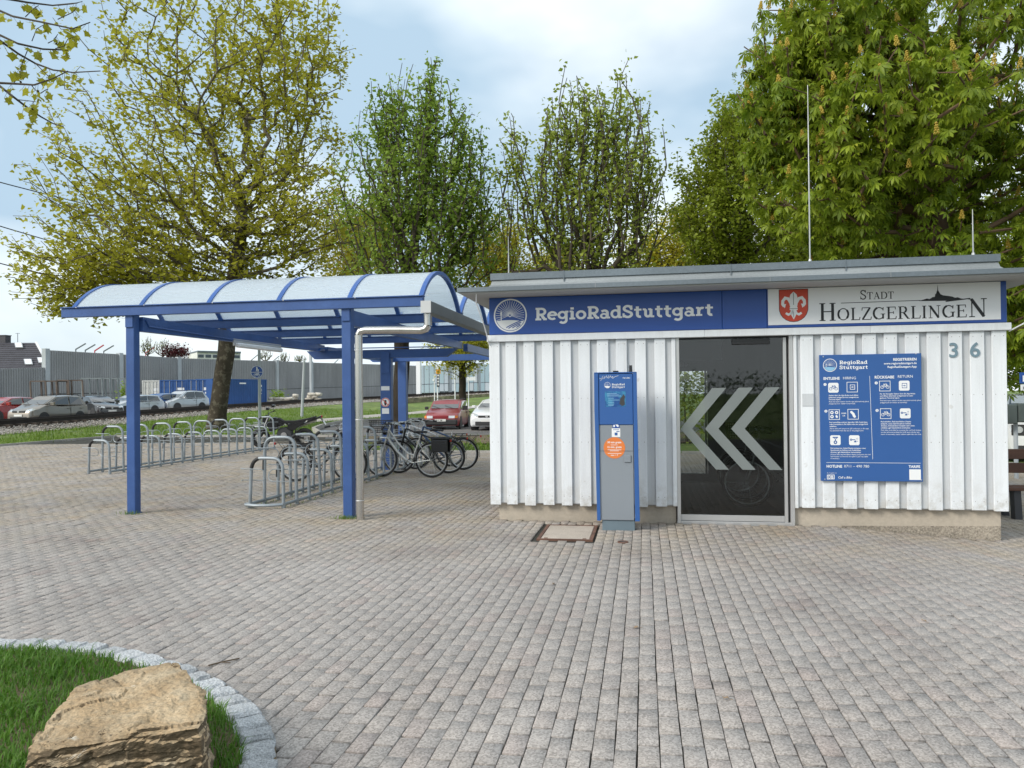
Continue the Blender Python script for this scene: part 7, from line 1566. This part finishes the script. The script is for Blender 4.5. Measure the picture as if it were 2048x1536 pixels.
LOBED = (np.array([(0, 0, 0), (.25, .50, .08), (.55, .28, .05), (1, 0, -.06), (.55, -.28, .05), (.25, -.50, .08)]), np.array([(0, 2, 1), (0, 3, 2), (0, 4, 3), (0, 5, 4)]))
def palmate():
    V = []; F = []
    for k, (a, l) in enumerate(((-100, .62), (-58, .85), (-20, 1.), (20, 1.), (58, .85), (100, .62))):
        ca, sa = math.cos(R(a)), math.sin(R(a)); b = len(V)
        for x, y, z in ((0.02, 0, 0), (.62, .17, -.24), (.62, -.17, -.24), (1, 0, -.62), (.6, 0, -.17)): X, Y_, Z = x*l, y*l, z*l; V.append((X*ca-Y_*sa, X*sa+Y_*ca, Z))
        F += [(b, b+4, b+1), (b+4, b+3, b+1), (b, b+2, b+4), (b+4, b+2, b+3)]
    return np.array(V), np.array(F)
PALM = palmate()
def leaves_mesh(name, pos, size, shape, mat, r, droop=.2, tilt=1.0):
    T, F = shape; n = len(pos); Rm = rot_rand(n, r, droop, tilt); s = size*r.uniform(.5, 1.35, n)
    V = np.einsum('nij,kj->nki', Rm, T)*s[:, None, None]+pos[:, None]; k = len(T)
    return np_mesh(name, V.reshape(-1, 3), (np.arange(n)[:, None, None]*k+F[None]).reshape(-1, 3), mat)
def blob_points(blobs, n, r, rough=.35, freq=.5, shell=1.6, seed=0):
    """points in a union of ellipsoids (centre, radii, share) whose outline is broken by noise"""
    out = []
    for c, rad, share in blobs:
        m = int(n*share); d = r.normal(0, 1, (m*3, 3)); d /= np.linalg.norm(d, axis=1, keepdims=True); t = r.uniform(0, 1, m*3)**(1/(1+shell))
        k = np.array([1+rough*(mnoise.noise(((x*2+c[0])*1.3+seed, (y*2+c[1])*1.3, (z*2+c[2])*1.3))+.5*mnoise.noise((x*6+seed, y*6+c[0], z*6))) for x, y, z in d])
        p = np.array(c)+d*np.array(rad)*(t*k)[:, None]; out.append(p[:m])
    return np.concatenate(out)
def tree(name, label, cat, base, trunk, blobs, n_tips, bark, leaf, shape, size, per, spread, r_root, r_tip=.006, seed=1, bf=.35, metric=(1, 1, 1), step=.5, group=None, rough=.35, droop=.2, wander=.06, up_pen=1.0, tilt=1.0, floor=None, extra=None, keep=None, along=0, shell=1.6, curve=.45):
    r = np.random.default_rng(seed); e = empty(name, base, 0, label, cat, group)
    B0 = np.array(base, float); tips = blob_points(blobs, n_tips, r, rough, seed=seed*1.7, shell=shell)
    if floor is not None: tips = tips[tips[:, 2] > floor]
    if keep is not None: tips = tips[keep(tips)]
    if extra is not None: tips = np.concatenate([tips, extra])
    tips = tips-B0; tr = [np.array(p, float)-B0 for p in trunk]; dens = []
    for a, b in zip(tr, tr[1:]):
        m = max(1, int(np.linalg.norm(b-a)/.6)); dens += [a+(b-a)*i/m+r.normal(0, .02, 3) for i in range(m)]
    dens.append(tr[-1]); P, PAR, tipn = skeleton(dens, tips, bf, metric, step, wander, seed, up_pen, curve); Rd = radii(P, PAR, tipn, r_tip, r_root)
    nt = len(dens); fl = np.exp(-np.linalg.norm(P[:nt]-P[0], axis=1)/.5)*.35; Rd[:nt] *= 1+fl
    # trunk and limbs apart from the twigs
    o = link('trunk', branch_mesh('trunk', P[:nt], PAR[:nt], Rd[:nt], bark, nt), e)
    Q = branch_mesh('branches', P, PAR, np.r_[Rd[:1], Rd[1:]], bark, nt); link('limb', Q, e)
    src = np.repeat(tipn, per); t = r.uniform(0, 1, len(src))**.7; A = P[np.maximum(PAR[src], 0)]; pos = A+(P[src]-A)*t[:, None]
    if along:
        s2 = np.repeat(np.maximum(PAR[tipn], 0), along); A2 = P[np.maximum(PAR[s2], 0)]; pos = np.concatenate([pos, A2+(P[s2]-A2)*r.uniform(0, 1, len(s2))[:, None]])
    pos = pos+r.normal(0, spread, pos.shape); link('crown', leaves_mesh('crown', pos, size, shape, leaf, r, droop, tilt), e)
    return e, P, tipn
V3 = lambda u, D, v: tuple(at(u, D, row_z(u, v, D)))

# plane tree behind the shelter
D = 37.5; b = at(432, D); base = (b.x, b.y, tz(b.x, b.y)-.1)
def crown(u, v, D, rx, ry, rz, share): return (V3(u, D, v), (rx, ry, rz), share)
px = D/F_PX
tree('plane_tree', 'wide plane tree with mottled trunk and sparse yellow-green young leaves behind the shelter', 'tree', base,
     [base, V3(438, D, 800), V3(448, D, 740), V3(456, D, 680), V3(462, D, 600), V3(478, D, 520), V3(488, D, 430)],
     [crown(430, 250, D, 300*px, 6.5, 330*px, .42), crown(250, 440, D, 190*px, 5.5, 150*px, .20), crown(590, 440, D, 170*px, 5, 130*px, .15), crown(180, 560, D, 125*px, 4, 80*px, .10), crown(560, 100, D, 150*px, 4.5, 190*px, .11), crown(350, 545, D, 240*px, 4, 60*px, .10), crown(110, 590, D-1, 85*px, 2, 45*px, .02)],
     2300, M['bark_plane'], M['leaf_plane'], LOBED, .215, 10, .19, .42, .012, seed=3, bf=.26, step=.8, rough=.34, wander=.1, along=4, shell=1.2)
# two upright lindens
D = 30; b = at(797, D); base = (b.x, b.y, tz(b.x, b.y)-.05); px = D/F_PX
tree('linden_tree', 'upright dark green linden standing right of the plane tree, trunk beside the rear blue post', 'tree', base,
     [base, V3(803, D, 760), V3(806, D, 690), V3(808, D, 610), V3(812, D, 545)],
     [crown(840, 420, D, 185*px, 3.0, 145*px, .50), crown(850, 290, D, 100*px, 2.2, 140*px, .22), crown(765, 260, D, 45*px, 1.2, 110*px, .06), crown(868, 165, D, 26*px, .7, 80*px, .03), crown(800, 200, D, 30*px, .7, 70*px, .025), crown(935, 270, D, 32*px, .8, 95*px, .03), crown(945, 400, D, 70*px, 1.5, 150*px, .09), crown(840, 560, D, 160*px, 2.6, 70*px, .12)],
     1500, M['bark_dark'], M['leaf_linden'], SIMPLE, .175, 8, .15, .30, .012, seed=5, bf=.2, metric=(1.6, 1.6, .65), step=.7, rough=.5, droop=.35, along=4, shell=.9)
D = 29; b = at(1180, D); base = (b.x, b.y, tz(b.x, b.y)-.05); px = D/F_PX
tree('linden_tree', 'paler linden with many thin upright stems rising behind the hut roof', 'tree', base,
     [base, V3(1180, D, 700), V3(1182, D, 620), V3(1184, D, 580)],
     [crown(1190, 400, D, 175*px, 3.0, 150*px, .46), crown(1145, 270, D, 60*px, 1.8, 140*px, .14), crown(1225, 270, D, 75*px, 1.8, 145*px, .16), crown(1290, 330, D, 65*px, 1.8, 140*px, .10), crown(1030, 330, D, 35*px, 1.0, 130*px, .05), crown(1080, 420, D, 70*px, 1.6, 120*px, .05), crown(1190, 540, D, 180*px, 2.6, 50*px, .06)],
     1150, M['bark_dark'], M['leaf_linden2'], SIMPLE, .175, 8, .16, .26, .013, seed=8, bf=.18, metric=(1.8, 1.8, .6), step=.7, rough=.5, droop=.35, along=3, shell=.9)
# maple left of the chestnut
D = 27; b = at(1490, D); base = (b.x, b.y, tz(b.x, b.y)-.05); px = D/F_PX
mp_tree, _, _ = tree('maple_tree', 'rounded green maple between the pale linden and the chestnut, behind the hut', 'tree', base,
     [base, V3(1492, D, 640), V3(1490, D, 540)],
     [crown(1480, 400, D, 130*px, 2.8, 150*px, .5), crown(1425, 440, D, 75*px, 2, 110*px, .2), crown(1490, 280, D, 85*px, 2, 110*px, .3)],
     1200, M['bark_dark'], M['leaf_dark'], SIMPLE, .15, 18, .15, .2, .006, seed=12, bf=.25, step=.6, rough=.3, droop=.3, along=6)
# large horse chestnut
def open_front(t):
    """few twigs hang before the main limbs on the street side"""
    r = np.random.default_rng(2); a = t[:, 0]*CY+t[:, 1]*SY; Dp = -t[:, 0]*SY+t[:, 1]*CY
    w = np.exp(-((a-(1885-1024)/F_PX*19)/1.5)**2-((t[:, 2]-6.6)/1.9)**2)*(Dp < 19.6); return r.uniform(0, 1, len(t)) > .93*w
D = 19; b = at(1870, D); base = (b.x, b.y, tz(b.x, b.y)-.1); px = D/F_PX
ch, P_, tip_ = tree('chestnut_tree', 'huge flowering horse chestnut with yellow candles filling the right of the sky', 'tree', base,
     [base, V3(1872, D, 640), V3(1872, D, 520), V3(1868, D, 400), V3(1862, D, 330)],
     [crown(1850, 170, D, 300*px, 3.8, 270*px, .34), crown(1700, 330, D, 190*px, 3.2, 200*px, .20), crown(1575, 190, D, 105*px, 2.2, 130*px, .09), crown(1960, 400, D, 200*px, 3.6, 250*px, .22), crown(1640, 60, D, 130*px, 2.6, 130*px, .08), crown(2060, 640, D, 110*px, 2.6, 130*px, .07), crown(2120, 330, D, 120*px, 3, 350*px, .06)],
     1600, M['bark_chest'], M['leaf_chest'], PALM, .205, 9, .15, .40, .014, seed=17, bf=.25, step=.6, rough=.30, keep=open_front, droop=.55, tilt=.75, along=4, shell=1.4)
def candles():
    r = np.random.default_rng(4); B0 = np.array(ch.location); T = P_[tip_]; k = r.choice(len(T), min(len(T), 850), replace=False); V = []; F = []
    for i in k:
        p = T[i]+np.array([0, 0, .06]); h = r.uniform(.16, .28); ax = np.array([r.normal(0, .12), r.normal(0, .12), 1.0])
        for lv in range(5):
            z = h*lv/5; w = .045*(1-lv/5.5)
            for q in range(4):
                a = q*1.57+lv*.8+r.uniform(-.2, .2); c = p+ax*z+np.array([math.cos(a), math.sin(a), 0])*w; b = len(V); s = .028
                V += [c+np.array([-s, 0, 0]), c+np.array([s, 0, .01]), c+np.array([0, 0, s*1.3]), c+np.array([0, s, -s*.4])]; F += [(b, b+1, b+2), (b, b+2, b+3), (b+1, b+3, b+2)]
    link('flower_candle', np_mesh('flower_candle', np.array(V), np.array(F), M['candle']), ch)['kind'] = 'stuff'
candles()
# trees farther back
D = 46; 
def back_tree(u, D, v0, v1, w, leaf, label, seed, n=520, per=16, size=.24, name='background_tree', bark='bark_dark', gp='yellow blossoming trees in the background', rough=.4, r0=.18, vt=None, cat='tree'):
    b = at(u, D); base = (b.x, b.y, tz(b.x, b.y)-.1); px = D/F_PX; vm = (v0+v1)/2; h = (v1-v0)/2
    return tree(name, label, cat, base, [base, V3(u, D, vt or (v1+20)), V3(u, D, vm+h*.4)], [crown(u, vm, D, w*px, w*px*.8, h*px, .7), crown(u+w*.3, vm-h*.2, D, w*.7*px, w*px*.6, h*.8*px, .3)], n, M[bark], M[leaf], SIMPLE, size, per, .25, r0, .008, seed=seed, bf=.3, step=.9, rough=rough, group=gp)
back_tree(716, 52, 400, 590, 110, 'leaf_yellow', 'yellow-green blossoming tree between the plane tree and the dark linden', 31)
back_tree(985, 50, 430, 640, 90, 'leaf_yellow', 'yellow-green tree low behind the shelter end, between the two lindens', 32)
back_tree(925, 66, 640, 745, 75, 'leaf_plane', 'young yellow-leaved tree with dark trunk standing behind the red car', 33, n=420, vt=770, r0=.32)
back_tree(1330, 48, 420, 620, 105, 'leaf_yellow', 'yellow-green tree low behind the hut roof, right of the pale linden', 34)
back_tree(1110, 55, 480, 620, 70, 'leaf_yellow', 'yellow-green tree low behind the hut roof, left of the pale linden stems', 35, n=300)
back_tree(1600, 34, 400, 640, 120, 'leaf_dark', 'dense green tree behind the chestnut filling the gap above the hut roof', 36, n=700, per=20, size=.2)
back_tree(2075, 25, 430, 800, 95, 'leaf_chest', 'dark green tree behind the white van at the right edge', 37, n=800, per=20, size=.17)
back_tree(1790, 30, 300, 640, 200, 'leaf_dark', 'dark green tree standing right behind the chestnut trunk', 38, n=900, per=18, size=.2)
back_tree(350, 84, 690, 716, 30, 'leaf_purple', 'purple-leaved shrub showing over the barrier by the left blue post', 41, n=160, per=10, size=.22, gp=None, r0=.1, cat='shrub')
# leafless shrubs over the barrier
def bare(u, D, v0, v1, w, label, seed):
    b = at(u, D); base = (b.x, b.y, tz(b.x, b.y)-.1); px = D/F_PX; h = (v1-v0)/2
    tree('bare_shrub', label, 'shrub', base, [base, V3(u, D, v1+12), V3(u, D, v1)], [crown(u, (v0+v1)/2, D, w*px, w*px*.6, h*px, 1)], 90, M['bark_dark'], M['leaf_dark'], SIMPLE, .14, 2, .15, .09, .018, seed=seed, bf=.2, metric=(1.4, 1.4, .7), step=.6, group='nearly leafless shrubs over the barrier')
bare(296, 82, 672, 710, 16, 'nearly leafless shrub over the barrier, left of the purple one, shorter twin', 51); bare(326, 84, 676, 712, 18, 'nearly leafless shrub touching the purple shrub over the barrier', 52); bare(531, 112, 697, 722, 16, 'nearly leafless shrub over the barrier behind the round blue sign', 53); bare(569, 114, 703, 724, 14, 'nearly leafless shrub over the barrier left of the leaning pole', 54); bare(600, 116, 708, 724, 14, 'nearly leafless shrub over the barrier above the leaning pole', 55)
# low green by the containers and barrier
for u, D, w, v, lab in ((556, 78, 14, 796, 'green bramble growing against the barrier right of the long container'), (255, 66, 10, 785, 'green weeds rising beside the grey storage frames')):
    r = np.random.default_rng(int(u)); p = at(u, D, row_z(u, v, D)); n = 500; pos = np.array(p)+r.normal(0, 1, (n, 3))*np.array([w*D/F_PX*.5, .4, .4]); o = link('bramble', leaves_mesh('bramble', pos-np.array(p), .25, SIMPLE, M['leaf_linden'], r)); o.location = p; tag(o, lab, 'shrub'); o.name = 'ivy_bush'

# ------------------------------------------------------------------ plane tree out of frame on the left, its boughs hanging into the picture
def overhang():
    b = cf(-13.5, 9.0); e = empty('overhanging_plane_tree', (b.x, b.y, 0), 0, 'plane tree bough with large young leaves hanging in at the upper left corner', 'tree')
    B0 = Vector((b.x, b.y, 0)); r = random.Random(12); D = 9.2
    W = lambda u, v, d=0: at(u, D+d, row_z(u, v, D+d))-B0
    fork = Vector((0, 0, 4.2)); mb = MB(); mb.tube([(0, 0, -.2), (0, 0, .5), (.05, 0, 2.2), fork], [.34, .26, .23, .2], 12); mb.tube([fork, fork+Vector((-.6, -.5, 2.0)), fork+Vector((-1.2, -1, 4))], [.18, .12, .05], 10); mb.build('trunk', M['bark_plane'], e, smooth=True)
    limbs = [[(-300, -60), (-150, -20), (0, 17), (30, 30), (90, 42), (150, 55), (185, 42)], [(-300, 10), (-130, 40), (0, 66), (40, 85), (90, 96), (140, 98), (155, 78)], [(-300, 20), (-130, 50), (0, 76), (40, 105), (75, 125), (110, 138), (150, 143), (205, 140)], [(-300, 120), (-120, 150), (0, 164), (40, 166), (72, 168), (110, 155), (140, 140)], [(-300, 130), (-120, 150), (0, 168), (30, 192), (60, 215), (85, 232), (110, 246), (130, 252)], [(-280, -80), (-100, -20), (20, -5), (60, 2), (110, 8), (160, 3)]]
    twigs = [[(55, 31), (75, 12), (82, 8)], [(68, 80), (78, 55), (92, 47)], [(100, 84), (112, 78), (120, 66)], [(120, 36), (150, 22), (158, 12)], [(60, 96), (50, 120), (44, 136)], [(30, 165), (45, 148), (46, 130)], [(75, 125), (90, 140), (100, 150)], [(40, 198), (60, 200), (75, 202)], [(64, 216), (62, 232), (70, 248)], [(85, 185), (95, 178), (100, 176)], [(115, 95), (132, 90), (140, 76), (152, 72)], [(120, 8), (150, 5), (170, 0)], [(66, 168), (76, 180), (84, 186)]]
    mb = MB(); ends = []
    for k, L in enumerate(limbs):
        pts = [fork]+[W(u, v, .25*math.sin(k*2+i)) for i, (u, v) in enumerate(L)]; n = len(pts); mb.tube(pts, [.06]+[.017*(1-i/n)+.004 for i in range(1, n)], 6); ends += [(pts[i], pts[i+1]) for i in range(3, n-1)]
    for k, L in enumerate(twigs):
        pts = [W(u, v, .2*math.sin(k*1.7)) for u, v in L]; mb.tube(pts, [.006*(1-.5*i/len(pts)) for i in range(len(pts))], 5); ends += [(pts[-2], pts[-1])]*2
    mb.build('bough', M['bark_dark'], e, smooth=True)
    LV = [(0, 0), (.18, .30), (.05, .52), (.38, .40), (.52, .62), (.66, .30), (1, 0), (.66, -.30), (.52, -.62), (.38, -.40), (.05, -.52), (.18, -.30)]
    protos = []
    for q in range(3):
        bend = (.10, .25, -.15)[q]; V = [(x, y, bend*(y*y)*1.4-.18*x*x) for x, y in LV]+[(.45, 0, -.05)]; protos.append(MB().add(V, [(12, i, (i+1) % 12) for i in range(12)]).mesh('leaf', M['leaf_plane']))
    pet = MB()
    for i in range(120):
        a, c = ends[i % len(ends)]; p = a.lerp(c, r.random()); s = r.uniform(.055, .125); q = p+Vector((r.uniform(-.05, .05), r.uniform(-.05, .05), -r.uniform(.02, .09))); pet.tube([p, q], .0018, 3, caps=False)
        o = link('leaf', protos[i % 3], e); o.location = q; o.scale = (s, s, s); o.rotation_euler = (r.gauss(0, .6), r.uniform(.1, 1.1), r.uniform(0, 6.28))
    for i in range(10):
        a, c = ends[(i*5) % len(ends)]; p = a.lerp(c, r.random())+Vector((0, 0, -.09)); pet.tube([p+Vector((0, 0, .09)), p], .0015, 3, caps=False); MB().ring(p, (0, 0, 1), .001, .014, 8, 6).build('seed_ball', M['bark_dark'], e)
    pet.build('leaf_stalk', M['bark_dark'], e)['kind'] = 'stuff'
overhang()
# trees and a hedge across the street behind the standpoint; the door glass mirrors them
M['leaf_hedge'] = leaf_mat('hedge_leaf', (.06, .12, .012), (.13, .20, .025), trans=.35)
def hedge(name, x0, x1, y, w, h, n, label, seed, leaf):
    r = np.random.default_rng(seed); e = empty(name, ((x0+x1)/2, y, tz((x0+x1)/2, y)-.05), 0, label, 'hedge'); L = (x1-x0)
    pos = np.stack([r.uniform(-L/2, L/2, n), r.uniform(-w/2, w/2, n), np.zeros(n)], 1)
    top = np.array([h*(.8+.25*mnoise.noise((p[0]*.8+seed, p[1], 0))+.12*mnoise.noise((p[0]*3, p[1]*3, seed))) for p in pos]); pos[:, 2] = top*r.uniform(0, 1, n)**.6
    link('foliage', leaves_mesh('foliage', pos, .16, SIMPLE, leaf, r), e); mb = MB()
    for i in range(14): x = r.uniform(-L/2, L/2); mb.tube([(x, 0, 0), (x+r.normal(0, .1), r.normal(0, .1), h*.5), (x+r.normal(0, .25), r.normal(0, .2), h*.75)], [.04, .025, .01], 5)
    mb.build('stem', M['bark_dark'], e)
hedge('hedge', -.5, 5.5, 25.5, 1.6, 3.2, 5000, 'green hedge behind the hut seen through its glass door', 61, M['leaf_linden2'])
hedge('hedge', -14, 22, -19, 2.2, 3.0, 9000, 'dark hedge across the street mirrored in the glass door', 62, M['leaf_hedge'])
for k, (x, y, rz) in enumerate(((-4.5, -23, .5), (7.5, -21, 2.2))):
    c_ = copy_tree(mp_tree, loc=(x, y, -.1), rz=rz); c_['label'] = ('broad maple across the street mirrored left in the glass door', 'broad maple across the street mirrored right in the glass door')[k]; c_['group'] = 'maples across the street'
